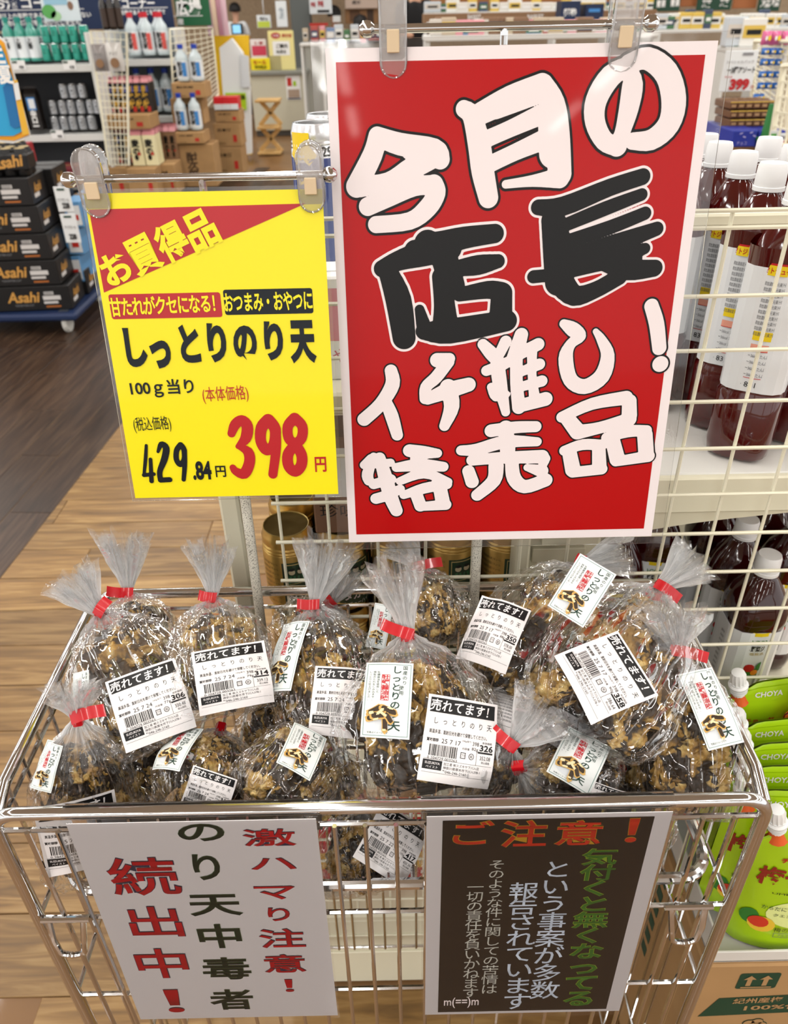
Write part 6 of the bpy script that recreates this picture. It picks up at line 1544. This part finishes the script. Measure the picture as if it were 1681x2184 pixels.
# folding wooden stand
pine = mat('pine_wood', '#d2ab6e', .5, var=.1, vscale=30)
t = thing('folding_wood_stand', 'light wooden scissor stand in front of the service counter', 'stand', at(572, 325, 10.408)); o = t.location.copy()
def bar(name, a, b, Y, w=.05, th=.03, d=.25):
    A, B = at(*a, Y), at(*b, Y); v = B - A; L = v.length; M = v.to_track_quat('X', 'Z').to_matrix(); q = MB(); q.bbox((A + B) / 2 + Vector((0, .12, 0)), (L, d if th > .04 else .03, w), pine, .004, M=M); q.build(name, t, o)
for Y in (10.373, 10.626):
    bar('cross_slat', (551, 216), (598, 268), Y); bar('cross_slat', (594, 216), (552, 270), Y); bar('cross_slat', (552, 272), (598, 324), Y); bar('cross_slat', (597, 272), (553, 324), Y)
for (a, b) in (((547, 214), (598, 213)), ((552, 270), (598, 270)), ((553, 324), (602, 323))):
    A, B = at(*a, 10.488), at(*b, 10.488); q = MB(); q.bbox((A + B) / 2, ((B - A).length, .34, .025), pine, .004); q.build('level_slat', t, o)

# ================================================================== people at the registers
def person(label, head_px, head_r, Y, shirt, hair, pose, sleeves=True, name='person'):
    H0 = at(head_px[0], head_px[1], Y); r = wpx_(head_r * 2, head_px[0], head_px[1], Y) / 2; k = r / .09
    t = thing(name, label, 'person', (H0.x, Y, 0)); o = Vector((H0.x, Y, 0)); face = pose.get('face', 1)      # 1 = towards the lens
    lean = pose.get('lean', 0); D = Vector((math.sin(pose.get('yaw', 0)), -math.cos(pose.get('yaw', 0)), 0)); Sd = Vector((-D.y, D.x, 0))
    def skinned(nm, verts, edges, radii, m, sub=1):
        me = bpy.data.meshes.new(nm); me.from_pydata([tuple(Vector(v) - o) for v in verts], edges, []); ob = bpy.data.objects.new(nm, me); col.objects.link(ob)
        md = ob.modifiers.new('s', 'SKIN'); 
        for i, rr_ in enumerate(radii): me.skin_vertices[0].data[i].radius = (rr_, rr_ * .85)
        me.skin_vertices[0].data[0].use_root = True
        s2 = ob.modifiers.new('d', 'SUBSURF'); s2.levels = sub; s2.render_levels = sub
        dg = bpy.context.evaluated_depsgraph_get(); nm_ = bpy.data.meshes.new_from_object(ob.evaluated_get(dg)); ob2 = bpy.data.objects.new(nm, nm_); nm_.materials.clear(); nm_.materials.append(m)
        for pl in nm_.polygons: pl.use_smooth = True; pl.material_index = 0
        bpy.data.objects.remove(ob); col.objects.link(ob2); ob2.parent = t; return ob2
    neck = H0 - Vector((0, 0, .13 * k)) - D * .02; chest = neck - Vector((0, 0, .20 * k)) - D * lean * .2; hip = chest - Vector((0, 0, .36 * k)) - D * lean * .25
    shl, shr = neck + Sd * .17 * k - Vector((0, 0, .06 * k)), neck - Sd * .17 * k - Vector((0, 0, .06 * k))
    ell = shl + Vector((0, 0, -.26 * k)) + D * .06 + Sd * .03; elr = shr + Vector((0, 0, -.26 * k)) + D * .06 - Sd * .03
    hal = ell + D * .24 * k + Vector((0, 0, -.04)) - Sd * .05; har = elr + D * .24 * k + Vector((0, 0, -.04)) + Sd * .05
    skin_m = mat('skin_tone', '#c4957a', .5)
    kl, kr = hip + Sd * .09 * k - Vector((0, 0, .40 * k)), hip - Sd * .09 * k - Vector((0, 0, .40 * k)); fl_, fr2 = Vector((kl.x, kl.y, .03)), Vector((kr.x, kr.y, .03))
    skinned('body', [hip, chest, neck, H0 - Vector((0, 0, .05 * k)), H0 + Vector((0, 0, .03 * k)), shl, ell, hal, hal + D * .09, shr, elr, har, har + D * .09, kl, fl_, kr, fr2],
            [(0, 1), (1, 2), (2, 3), (3, 4), (1, 5), (5, 6), (6, 7), (7, 8), (1, 9), (9, 10), (10, 11), (11, 12), (0, 13), (13, 14), (0, 15), (15, 16)],
            [.11 * k, .12 * k, .05 * k, .075 * k, .08 * k, .055 * k, .042 * k, .03 * k, .022 * k, .055 * k, .042 * k, .03 * k, .022 * k, .07 * k, .045 * k, .07 * k, .045 * k], skin_m, 2)
    skinned('shirt', [hip, chest, neck - Vector((0, 0, .04 * k)), shl, ell + (shl - ell) * .1, shr, elr + (shr - elr) * .1], [(0, 1), (1, 2), (1, 3), (3, 4), (1, 5), (5, 6)], [.15 * k, .15 * k, .075 * k, .078 * k, .06 * k, .078 * k, .06 * k], shirt, 2)
    skinned('trousers', [hip - Vector((0, 0, .03)), kl, fl_ + Vector((0, 0, .05)), kr, fr2 + Vector((0, 0, .05))], [(0, 1), (1, 2), (0, 3), (3, 4)], [.14 * k, .09 * k, .065 * k, .09 * k, .065 * k], mat('dark_trousers', '#23252b', .7), 2)
    q = MB(); hc_ = H0 + Vector((0, 0, .035 * k)) - D * .018 * k
    def hf(a, b):
        th = b * math.pi * .62; ph = a * 2 * math.pi; v = Vector((math.sin(th) * math.cos(ph), math.sin(th) * math.sin(ph), math.cos(th)))
        kk = .112 * k * (1 + .08 * noise.noise(v * 3 + o)); 
        if v.dot(D) > .45 and v.z < .45: kk *= .72
        return hc_ + v * kk
    q.grid(hf, 20, 10, hair); q.build('hair', t, o, True, 0)
    fc = H0 + D * .082 * k
    q = MB()
    for s in (-1, 1): q.lathe([(0, -.004), (.009 * k, -.002), (.009 * k, .002), (0, .004)], fc + Sd * (.032 * k * s) + Vector((0, 0, .012 * k)), black, 8, Matrix.Rotation(R_(90), 3, 'X'))
    q.build('eyes', t, o)
    if pose.get('mask'):
        q = MB(); q.grid(lambda a, b: fc + Sd * ((a - .5) * .13 * k) + D * (.018 * k * math.cos((a - .5) * 2.6)) + Vector((0, 0, (b - .95) * .085 * k)), 6, 3, tag_w); q.build('face_mask', t, o, True)
    else:
        q = MB(); q.lathe([(.012 * k, -.02 * k), (.009 * k, .0), (.003 * k, .022 * k)], fc + Vector((0, 0, -.01 * k)), skin_m, 6); q.build('nose', t, o, True)
    return t
person('cashier with dark hair in a beige shirt and white mask, looking down', (714, 34), 12, 14.375, mat('shirt_beige', '#bda78f', .8), mat('hair_black', '#15110f', .6), dict(mask=True, lean=.4, yaw=.4))
person('person with black hair in a bright blue shirt, beside the red poster clip', (771, 55), 13, 13.225, mat('shirt_blue', '#1f63d6', .8), mat('hair_black', '#15110f', .6), dict(yaw=2.4))
person('person in a white top with dark straps at the left, seen from behind', (502, 24), 10, 14.03, mat('shirt_white', '#e9ebec', .8), mat('hair_black', '#15110f', .6), dict(yaw=3.0))
person('person in black clothes between the red poster clips', (886, -40), 18, 12.075, mat('shirt_black', '#0d0d10', .8), mat('hair_black', '#15110f', .6), dict(yaw=.3))

# ================================================================== registers, far shelf and wall goods along the top
t = thing('checkout_counter', 'long grey checkout counter in front of the cashiers', 'counter', at(720, 100, 12.65)); o = Vector((at(720, 100, 12.65).x, 12.65, 0)); t.location = o
xa, xb = at(640, 90, 12.65).x, at(905, 90, 12.65).x; zt_ = at(700, 92, 12.65).z
q = MB(); q.bbox(((xa + xb) / 2, 12.88, zt_ / 2), (xb - xa, .5, zt_), mat('checkout_grey', '#b5b4ac', .5), .01); q.build('cabinet_body', t, o)
q = MB(); q.bbox(((xa + xb) / 2, 12.857, zt_ + .01), (xb - xa + .05, .6, .03), mat('checkout_top', '#5d5f60', .4), .006); q.build('counter_top', t, o)
panel('register_screen', 'register screen on a pole left of the cashiers', 'screen', 493, 518, 50, 74, 13.225, mat('screen_frame', '#22262c', .4), .05, texts=(('#', 505, 62, 17, 15, mat('screen_blue', '#7fb7d8', .3, emit=('#7fb7d8', .8))),))
panel('hanging_banner', 'white vertical banner beside the grey wall pillar', 'banner', 589, 612, 2, 58, 13.57, labw, .02, texts=(('ご案内', 600, 28, 10, 22, mat('faint_ink', '#9aa7b0', .6)),))
panel('hanging_poster', 'small white price poster stand left of the banner', 'poster', 548, 578, 32, 60, 13.685, labw, .02, texts=(('#', 563, 52, 26, 11, mat('lime_field', '#c7d64a', .5)), ('特価', 563, 40, 18, 7, kprint)))
q = MB(); A, B = at(618, 0, 14.49), at(664, 60, 14.49); q.bbox(((A.x + B.x) / 2, 14.605, 1.5), (B.x - A.x, .3, 3.0), mat('grey_pillar', '#6f7472', .7), .01); tag(q.build('pillar_1', None, ((A.x + B.x) / 2, 14.605, 0)), kind='structure')
panel('red_price_board', 'red and white boards over the register area', 'sign', 660, 708, -4, 30, 14.145, labw, .02, texts=(('特売', 668, 10, 10, 10, redink, .03), ('特売', 684, 8, 12, 12, redink, .03), ('#', 690, 24, 26, 5, kprint), ('#', 680, 52, 40, 5, rpk)))
panel('wooden_cabinet', 'wooden cabinet behind the blue shirted person', 'cabinet', 736, 806, -10, 18, 14.72, mat('cabinet_pink', '#d7bfae', .5), .3, texts=(('掲示', 760, 5, 18, 7, kprint),))
panel('wooden_cabinet', 'lower dark wooden cabinet behind the cashier', 'cabinet', 736, 806, 19, 50, 14.835, mat('cabinet_wood', '#9a6f45', .5), .3, texts=(('#', 790, 36, 14, 26, mat('cabinet_dark', '#4a3526', .6)), ('#', 757, 34, 22, 20, mat('cabinet_shadow', '#6b4a30', .6))))  # darker brown rectangles set on the cabinet front
def hang(px, py, Y, zt=2.99):
    p = at(px, py, Y); q = MB(); q.tube([p, (p.x, p.y, zt)], .004, chrome, 5); return q, p
for nm_, px, py, Y in (('banner_cord', 600, 3, 13.57), ('poster_cord', 563, 33, 13.685)):
    q, p = hang(px, py, Y); par = [o for o in bpy.data.objects if o.parent is None and o.name.startswith(('hanging_banner', 'hanging_poster')[nm_ == 'poster_cord'])][-1]; q.build('hanging_cord', par, par.location)
p = at(505, 74, 13.24); q = MB(); q.tube([(p.x, p.y, p.z), (p.x, p.y, 0)], .02, chrome, 6); rs_ = bpy.data.objects['register_screen']; q.build('screen_pole', rs_, rs_.location)
# basket counters band behind the upper chrome bar
panel('packing_table', 'long brown fronted packing table with baskets behind the upper bar', 'table', 905, 1400, 25, 46, 10.235, mat('packing_brown', '#8b6a4c', .6), .5, texts=(('BASKET', 1012, 36, 28, 8, tag_w, .02), ('BASKET', 1142, 36, 34, 9, tag_w, .02), ('BASKET', 1330, 36, 30, 8, tag_w, .02), ('#', 1150, 44, 480, 3, labw)))
panel('brown_wall_board', 'brown board band with white strip at the very top', 'board', 900, 1690, -30, 5, 14.49, mat('brown_band', '#a8703f', .6), .1)
cols_ = ['#e8e4dc', '#c9b8a0', '#4d7a52', '#d7d0c6', '#7b93b8', '#e2c25a', '#b8564e', '#f0efe9', '#8a6b52', '#cfd6dc', '#44506a', '#e6a0a8']
rnd = random.Random(5)
_cn = dict(zip(['goods_%s' % c for c in 'abcdefghijkl'], 'cream tan green beige blue yellow red white brown pale-blue navy pink'.split()))
def clutter(name, label, cat, group, xs, yb, hr, wr, Y, n):
    pr = []
    for c in range(min(6, n)):
        w = rnd.uniform(*wr); h = rnd.uniform(*hr); m1 = mat('goods_%s' % 'abcdefghijkl'[cols_.index(cols_[(c * 5 + len(name)) % 12])], cols_[(c * 5 + len(name)) % 12], .5); m2 = mat('goods_%s' % 'abcdefghijkl'[(c * 7 + 3) % 12], cols_[(c * 7 + 3) % 12], .5)
        q = MB(); q.bbox((0, 0, h / 2), (w, .1, h), m1, .006)
        mp = plane_map((0, -.05, 0), (1, 0, 0), (0, 0, 1), Vector((0, -1, 0)), .003); rect(q, mp, -w * .45, h * .3, w * .45, h * .75, m2, 1); rect(q, mp, -w * .3, h * .42, w * .3, h * .6, tag_w if c % 2 else kprint, 2)
        pr.append(q)
    made = []
    for i in range(n):
        px = xs[0] + (xs[1] - xs[0]) * (i + .5) / n; l = at(px, yb, Y)
        if i < len(pr): ob = pr[i].build(name, None, (0, 0, 0)); made.append(ob)
        else: ob = made[rnd.randrange(len(made))].copy(); col.objects.link(ob)
        ob.location = (l.x + rnd.uniform(-.01, .01), Y + rnd.uniform(0, .05), l.z); cw_ = ob.get('label') or ''; cn = _cn.get(ob.data.materials[0].name, ''); tag(ob, (cn + ' ' + label if cn else label) + ', %s from the left' % nth(i), cat, group)
def plank_shelf(label, x0, x1, y, Y, th=.03, m=shelf_w, d=.35, name='far_shelf_board'):
    A, B = at(x0, y, Y), at(x1, y, Y); q = MB(); q.bbox(((A.x + B.x) / 2, Y + d / 2 - .07, A.z - th / 2 - .001), (B.x - A.x, d, th), m, .004)
    for x in (A.x + .02, B.x - .02): q.bbox((x, Y + d / 2 - .07, (A.z - th) / 2), (.03, d * .9, A.z - th), m, .004)
    tag(q.build(name, None, ((A.x + B.x) / 2, Y, 0)), label, 'shelf')
plank_shelf('long white table shelf of small boxes just above the red poster', 905, 1400, 76, 5.6)
clutter('small_goods_box', 'goods box on the shelf above the red poster', 'box', 'small boxes above the red poster', (925, 1390), 76, (.05, .10), (.05, .11), 5.6, 34)
plank_shelf('white shelf of snack boxes behind the packing table', 905, 1400, 27, 11.04)
clutter('goods_box', 'larger goods box behind the packing table', 'box', 'boxes behind the packing table', (910, 1395), 26, (.07, .14), (.10, .2), 11.04, 22)
plank_shelf('white low counter in front of the packing table', 1180, 1300, 43.5, 9.66)
panel('beer_case', 'navy beer case with white characters on the packing table', 'case', 1197, 1238, 2, 43, 9.66, navy, .3, texts=(('超熟', 1216, 26, 28, 14, tag_w, .03),)); panel('beer_case', 'plain navy case right of the one with white characters', 'case', 1250, 1288, 8, 43, 9.66, navy, .3, texts=(('#', 1268, 22, 24, 6, labb),))
plank_shelf('grey shelf of goods left of the red poster top', 640, 690, 92, 11.5)
clutter('counter_goods', 'small item standing on the checkout counter', 'item', 'items on the checkout counter', (645, 905), 91, (.08, .22), (.05, .12), 12.592, 15)

# ---- right top corner: green signs, net racks of toys, price sign
for i, (x0, x1, lab, tx) in enumerate(((1396, 1452, 'green aisle sign with two columns of white characters, first from the poster', ('青果', 1410, 1440)), (1489, 1562, 'green aisle sign with large white characters in the middle of the row', ('茶葉', 1507, 1545)), (1620, 1666, 'green aisle sign near the right edge', ('惣菜', 1632, 1652)))):
    panel('aisle_sign', lab, 'sign', x0, x1, -20, 22 if i == 1 else 24, 10.35, mat('aisle_green', '#12402c', .5), .03, texts=((tx[0], tx[1], 8, 20, 14, tag_w, .03), (tx[0], tx[2], 6, 20, 14, tag_w, .03)))
for i, (x0, x1) in enumerate(((1452, 1488), (1566, 1616))): panel('brown_sign', 'brown blank board between the green aisle signs, %s one' % ('left' if i == 0 else 'right'), 'board', x0, x1, -20, 14 if i == 0 else 18, 10.465, mat('sign_brown', '#a9683c', .6), .03)
plank_shelf('shelf of bright snack boxes under the green aisle signs', 1400, 1690, 63, 8.51)
clutter('snack_box', 'bright snack box under the green aisle signs', 'box', 'snack boxes under the aisle signs', (1405, 1690), 62, (.10, .19), (.07, .13), 8.51, 24)
plank_shelf('lower shelf of dim goods behind the top right poster corner', 1545, 1640, 100, 7.13)
clutter('goods_bag', 'dark and white bag above the hanging price sign', 'bag', 'bags above the price sign', (1556, 1628), 99, (.12, .2), (.12, .2), 7.13, 4)
panel('hanging_price_sign', 'white hanging price sign reading 399 in red', 'sign', 1541, 1611, 108, 196, 3.4, labw, .004, texts=(('ー3種アソート', 1580, 149, 60, 13, kprint, .03), ('399', 1576, 180, 42, 22, redink, .06), ('円', 1603, 186, 6, 7, redink), ('特別価格', 1553, 164, 16, 4, redink), ('スペシャルパック', 1578, 132, 58, 6, mat('grey_ink', '#8a8a8e', .5)), ('#', 1596, 115, 22, 5, mat('grey_ink', '#8a8a8e', .5))))
net_rack('tall white net rack carrying the blue candy bags', ((1612, 88), (1700, 88), (1672, 300), (1604, 215)), 3.9, 3.6, 6, 14)
def candy(label, px, yb, yt, w, Y, m, group, txt=None):
    loc, h = span(px, yb, yt, Y); w = wpx_(w, px, yb, Y); t = thing('candy_bag', label, 'bag', loc, group); o = loc
    q = MB(); q.grid(lambda a, b: Vector((o.x + (a - .5) * w, o.y - .02 * math.sin(math.pi * a) ** .7 * math.sin(math.pi * b) ** .7 - .001, o.z + b * h)), 8, 6, m); q.grid(lambda a, b: Vector((o.x - (a - .5) * w, o.y + .015 * math.sin(math.pi * a) * math.sin(math.pi * b) + .001, o.z + b * h)), 6, 4, m); q.build('bag_body', t, o, True)
    q = MB(); mp = plane_map((o.x, o.y - .023, o.z), (1, 0, 0), (0, 0, 1), Vector((0, -1, 0)), .001); disc(q, mp, w * .1, h * .5, w * .16, lyel, 0, 10, h * .2); disc(q, mp, -w * .2, h * .5, w * .12, tag_w, 0, 10, h * .18); q.build('printed_front', t, o); return t
bl = mat('candy_blue', '#2f6fc0', .3, coat=.4)
for j, y in enumerate((117, 140, 166, 190, 214)):
    pr = None
    for i, px in enumerate((1630, 1646, 1661) if j < 4 else (1624, 1634)):
        if j == 0 and i == 0: c0_ = candy('blue candy bag on the net rack pegs', px - j * 3, y, y - 15, 15, 3.7, bl, 'blue candy bags on the net rack')
        else: l = at(px - j * 3, y, 3.7); dup(c0_, (l.x, 3.7 + (i % 2) * .004, l.z), None, 'blue candy bag in the %s peg row from the top, %s from the rack post' % (nth(j), nth(i)))
for i, px in enumerate((1632, 1652, 1674)): candy('pink candy bag in the top row of the net rack, %s' % ('next to the rack post', 'in its middle', 'at the picture edge')[i], px, 96, 66, 21, 3.72, mat('candy_pink', '#d9689a', .3, coat=.4), None)
p_ = None
bt = mat('brown_tube_pack', '#6e4a30', .5); ye = mat('pack_edge_yellow', '#d8b24a', .5)
def mk_b(q, mp, w, h): rect(q, mp, -w * .5, h * .86, w * .5, h, ye, 1); rect(q, mp, -w * .3, h * .3, w * .3, h * .6, mat('brown_light', '#b08a5e', .5), 1)
for j, (yb, yt) in enumerate(((266, 250), (250, 233), (232, 216))):
    for i, px in enumerate((1546, 1562, 1578, 1594, 1610, 1626)):
        if p_ is None: p_ = far_pack('brown_snack_pack', 'brown snack pack in the stack on the blue cartons', px, yb, yt, 3.3, 15.5, .16, bt, mk_b, 'brown packs on the blue cartons'); hp = at(px, yt, 3.3).z - at(px, yb, 3.3).z + .004; zp0 = p_.location.z
        else: dup(p_, (at(px, yb, 3.3).x, 3.3, zp0 + j * hp), None, 'brown snack pack on the blue cartons, layer %s, %s from the poster' % (('one', 'two', 'three')[j], nth(i)))
blue_c = mat('blue_carton', '#1c2f9c', .45)
def mk_bl(q, mp, w, h):
    for (x, y, r) in ((-.25, .75, .6), (-.1, .6, -.5), (.15, .8, .4), (.3, .65, -.6)): poly(q, mp, [(w * x, h * y), (w * (x + .12), h * (y + .1 * r)), (w * (x + .13), h * (y + .08 + .1 * r)), (w * (x + .01), h * (y + .08))], mat('pale_purple', '#a9a6dc', .5), 1)
    fit(q, 'チョコ', mp, -w * .1, h * .25, w * .4, h * .22, mat('pale_purple', '#a9a6dc', .5), 1)
far_pack('blue_carton', 'blue display carton under the brown packs, next to the poster', 1552, 302, 267, 3.25, 50, .3, blue_c, mk_bl); far_pack('blue_carton', 'blue display carton under the brown packs, nearer the green strip', 1606, 304, 268, 3.25, 54, .3, blue_c, mk_bl)
far_pack('cardboard_carton', 'brown carton pallet under the blue cartons', 1580, 620, 305, 3.28, 118, .34, card, mk_cart('菓子'))
q = MB(); A, B = at(1652, 222, 3.1), at(1630, 300, 3.1); q.tube([A, B], .018, mat('green_strip', '#2d7a3c', .5), 8); q.lathe([(.03, 0), (.035, .01), (.0, .02)], B, mat('green_strip', '#2d7a3c', .5), 10); tag(q.build('green_tube', None, B, True), 'slanting green tube beside the blue cartons', 'tube')
panel('small_price_card', 'small white price card near the right edge, leaning left of its twin', 'card', 1642, 1660, 278, 306, 2.9, labw, .003, texts=(('99', 1652, 298, 8, 8, redink, .04), ('#', 1650, 288, 12, 6, mat('leaf_green_print', '#5fae5a', .5))))
panel('small_price_card', 'small white price card at the right edge with red figures', 'card', 1662, 1680, 284, 312, 2.9, labw, .003, texts=(('88', 1672, 304, 8, 8, redink, .04), ('#', 1671, 293, 12, 6, mat('grey_ink', '#8a8a8e', .5))))
net_rack('white wire rack at the right edge over the juice bottles', ((1672, 140), (1720, 140), (1690, 315), (1646, 300)), 3.0, 2.8, 3, 5)

# ================================================================== left foreground: black beer cases on a blue dolly, banner
aY = 4.12
c0 = at(143, 658, aY); cw, cd = .40, .26
casem = mat('black_case', '#100f10', .4); asa = mat('case_gold_writing', '#d09a4c', .45); casel = mat('case_white_label', '#d5d2d0', .5); caseo = mat('case_orange_line', '#b86a2c', .5)
ch_ = .134; rzc = R_(4)
def beer_case(label, loc, first, side='l'):
    t = thing('beer_case', label, 'case', loc, 'black beer cases on the dolly', rzc)
    q = MB(); q.bbox((0, 0, ch_ / 2), (cw, cd, ch_ - .004), casem, .004); q.build('case_body', t)
    q = MB(); mp = plane_map((0, -cd / 2, 0), (1, 0, 0), (0, 0, 1), Vector((0, -1, 0)), .0015); mr = plane_map((cw / 2, 0, 0), (0, 1, 0), (0, 0, 1), Vector((1, 0, 0)), .0015)
    fit(q, 'Asahi', mp, -.045, .076, .165, .058, asa, 1, 0, .025, .25); fit(q, 'THE BITTER-CUT', mp, -.05, .032, .10, .010, mat('case_grey_writing', '#8b8b8e', .5), 1)
    rect(q, mp, .065, .085, .115, .102, casel, 1); rect(q, mp, .055, .058, .148, .080, casel, 1); rect(q, mp, .055, .038, .13, .050, casel, 1); rect(q, mp, .062, .018, .14, .026, caseo, 1)
    for k in range(8): rect(q, mp, .068 + k * .0055, .087, .070 + k * .0055, .100, kprint, 2)
    q.build('printed_front', t); q = MB()
    fit(q, 'Asahi', mr, -.02, .075, .11, .045, asa, 1, 0, .02, .25); rect(q, mr, -.09, .03, -.01, .05, casel, 1)
    q.build('printed_side', t); q = MB(); q.box((0, 0, ch_ - .001), (cw * .98, .012, .002), mat('case_seam', '#2a2522', .5)); q.build('top_seam', t); return t
base = Vector((c0.x - cw / 2, aY + cd / 2, at(141, 662, aY).z))
LBc = ['bottom black beer case with gold writing on the dolly', 'second black beer case from the bottom', 'third black beer case from the bottom', 'fourth black beer case, beside the hanging price tags', 'top black beer case, opened, with six-packs standing in it']
pc_ = None
for i in range(5):
    l = base + Vector((-.012 * i + (.02 if i == 0 else 0), .0, i * ch_))
    if pc_ is None: pc_ = beer_case(LBc[0], l, True)
    else: dup(pc_, l, rzc, LBc[i], 'black beer cases on the dolly')
for i in range(5):
    dup(pc_, base + Vector((-cw - .004 - .012 * i, .0, i * ch_)), rzc, 'black beer case cut by the picture edge, %s from the dolly' % nth(i), 'black beer cases at the picture edge')
    dup(pc_, base + Vector((-.012 * i + .02, cd + .01, i * ch_)), rzc, 'black beer case in the rear column, %s from the dolly' % nth(i), 'black beer cases in the rear column')
t = thing('platform_dolly', 'dark blue platform dolly with white casters under the black beer cases', 'dolly', (base.x - cw / 2, base.y + .1, 0)); o = t.location.copy()
q = MB(); q.bbox((base.x - cw / 2, base.y + .14, base.z - .022), (cw * 2 + .12, .66, .04), mat('dolly_blue', '#1a2c52', .5), .012); q.build('platform', t, o)
for x in (base.x + cw / 2 - .02, base.x - .30, base.x - .75):
    for y in (base.y - .12, base.y + .42):
        q = MB(); q.lathe([(0, -.016), (.02, -.017), (.05, -.014), (.056, -.006), (.056, .006), (.05, .014), (.02, .017), (0, .016)], (x, y, .056), mat('caster_white', '#d5d3cc', .5), 16, Matrix.Rotation(R_(90), 3, 'Y'))
        q.box((x, y, .12), (.05, .05, max(.01, base.z - .042 - .11) * 1.2), mat('dolly_bracket', '#3b4048', .4)); q.build('caster', t, o, False)
# six-packs on the top case
def six(label, loc):
    t = thing('six_pack', label, 'six-pack', loc, 'six-packs on the top beer case', rzc)
    q = MB()
    for i in range(3):
        for j in range(2): q.lathe([(.030, 0), (.033, .008), (.033, .110), (.027, .12), (.026, .122), (0, .121)], ((i - 1) * .067, (j - .5) * .067, 0), casem, 10)
    q.build('cans', t, None, True); q = MB(); q.bbox((0, 0, .062), (.204, .137, .085), casem, .012); mp = plane_map((0, -.0685, 0), (1, 0, 0), (0, 0, 1), Vector((0, -1, 0)), .001); fit(q, 'Asahi', mp, 0, .065, .16, .055, asa, 1, R_(6), .03, .25); q.build('wrap', t)
    q = MB(); 
    for i in range(3):
        for j in range(2): q.lathe([(.0265, .1225), (.025, .1232), (0, .1225)], ((i - 1) * .067, (j - .5) * .067, 0), goldtop, 10)
    q.build('lids', t); return t
ztop_ = base.z + 5 * ch_ + .002
s0 = six('black and gold six-pack standing at the right end of the top case', (base.x + .06, base.y - .02, ztop_)); dup(s0, (base.x - .16, base.y - .03, ztop_), R_(10), 'black and gold six-pack next to the right one on the top case'); dup(s0, (base.x - .38, base.y - .03, ztop_), R_(-4), 'black and gold six-pack cut by the picture edge'); dup(s0, (base.x - .05, base.y + .2, ztop_), R_(5), 'black and gold six-pack in the rear of the beer stack')
for i, (x0, x1, y0, y1) in enumerate(((119, 152, 398, 452), (134, 167, 456, 518))):
    panel('price_card', 'white price card hanging on the beer cases, %s one' % ('upper', 'lower')[i], 'card', x0, x1, y0, y1, 3.75, labw, .003, texts=(('228', (x0 + x1) / 2 + 6, y1 - 14, 15, 12, kprint, .05), ('クリアビール', (x0 + x1) / 2, y0 + 28, 24, 7, kprint, .01), ('#', x0 + 10, y0 + 6, 16, 4, dgreen)))
for i in range(4):
    l = at(186, 636, 4.6); far = far_pack('blue_white_pack', 'blue and white pack right of the beer cases, level %s' % ('one', 'two', 'three', 'four')[i], 188, 636 - i * 56, 636 - (i + 1) * 56 + 2, 4.6, 34, .4, mat('blue_white_pack', '#5d94c4', .4), lambda q, mp, w, h: (rect(q, mp, -w * .3, h * .1, w * .45, h * .85, labw, 1), rect(q, mp, -w * .1, h * .3, w * .3, h * .5, rpk, 2)))
# red six packs and cases behind
for i, (px, yb, yt, w, lab) in enumerate(((12, 352, 312, 34, 'red and white six-pack at the left edge under the banner'), (52, 350, 306, 30, 'red and white six-pack right of the banner foot'), (14, 300, 250, 30, 'dark red six-pack behind the banner'))):
    far_pack('red_six_pack', lab, px, yb, yt, 5.2, w, .2, mat('red_case', '#a3242e', .4), lambda q, mp, w, h: (rect(q, mp, -w * .45, h * .5, w * .45, h * .95, labw, 1), fit(q, '生ビール', mp, 0, h * .3, w * .7, h * .16, tag_w, 1, 0, .03), disc(q, mp, -w * .2, h * .72, w * .12, navy, 2), disc(q, mp, w * .2, h * .72, w * .12, rpk, 2)))
for i, px in enumerate((95, 128, 160)):
    far_pack('crimson_case', 'crimson beer case on the bottom shelf, %s' % ('nearest the red six-packs', 'in the middle of three', 'nearest the yellow sign clip')[i], px, 392, 352, 7.36, 34, .3, mat('crimson_case', '#6a1420', .5), lambda q, mp, w, h: rect(q, mp, -w * .4, h * .5, w * .3, h * .7, mat('case_pink', '#b0525c', .5), 1))
# banner
t = thing('beer_banner', 'blue beer banner with a white and yellow border hanging at the left edge', 'banner', at(30, 190, 2.6)); o = t.location.copy(); bY = 2.6
def bsh(name, pts, dy, m): flat_shape(name, t, o, pts, bY - dy, .002, m)
bsh('banner_sheet', [(-60, 60), (0, 78), (12, 88), (66, 292), (28, 306), (-30, 300)], 0, labw)
bsh('banner_yellow', [(-60, 66), (0, 84), (9, 92), (61, 288), (30, 300), (-25, 296)], .004, mat('banner_orange', '#f0a51e', .5))
bsh('banner_sky', [(-60, 90), (0, 96), (10, 118), (40, 210), (52, 278), (28, 290), (-20, 290)], .008, mat('banner_sky', '#2ba3d8', .4))
bsh('banner_can', [(6, 186), (14, 178), (26, 178), (34, 190), (48, 262), (44, 270), (30, 274), (22, 268)], .012, mat('banner_can_blue', '#1a6fae', .4)); bsh('banner_glass', [(26, 172), (36, 170), (62, 286), (48, 288)], .016, mat('banner_beer', '#e8b53a', .4)); bsh('banner_foam', [(28, 178), (38, 176), (44, 212), (34, 214)], .02, labw)
q = MB(); mp = plane_map(at(6, 150, bY - .02), (1, 0, 0), (0, 0, 1), Vector((0, -1, 0)), .002)
for i, c in enumerate('生夏'): cell(q, c, mp, -.004 + .008 * i, .04 - .05 * i, .04, .05, tag_w, 1, 0, .04)
q.build('banner_writing', t, o)
q = MB(); a_, b_ = at(-70, 60, bY + .02), at(-64, 330, bY + .02); q.tube([a_, b_], .01, chrome, 8); q.build('banner_pole', t, o)
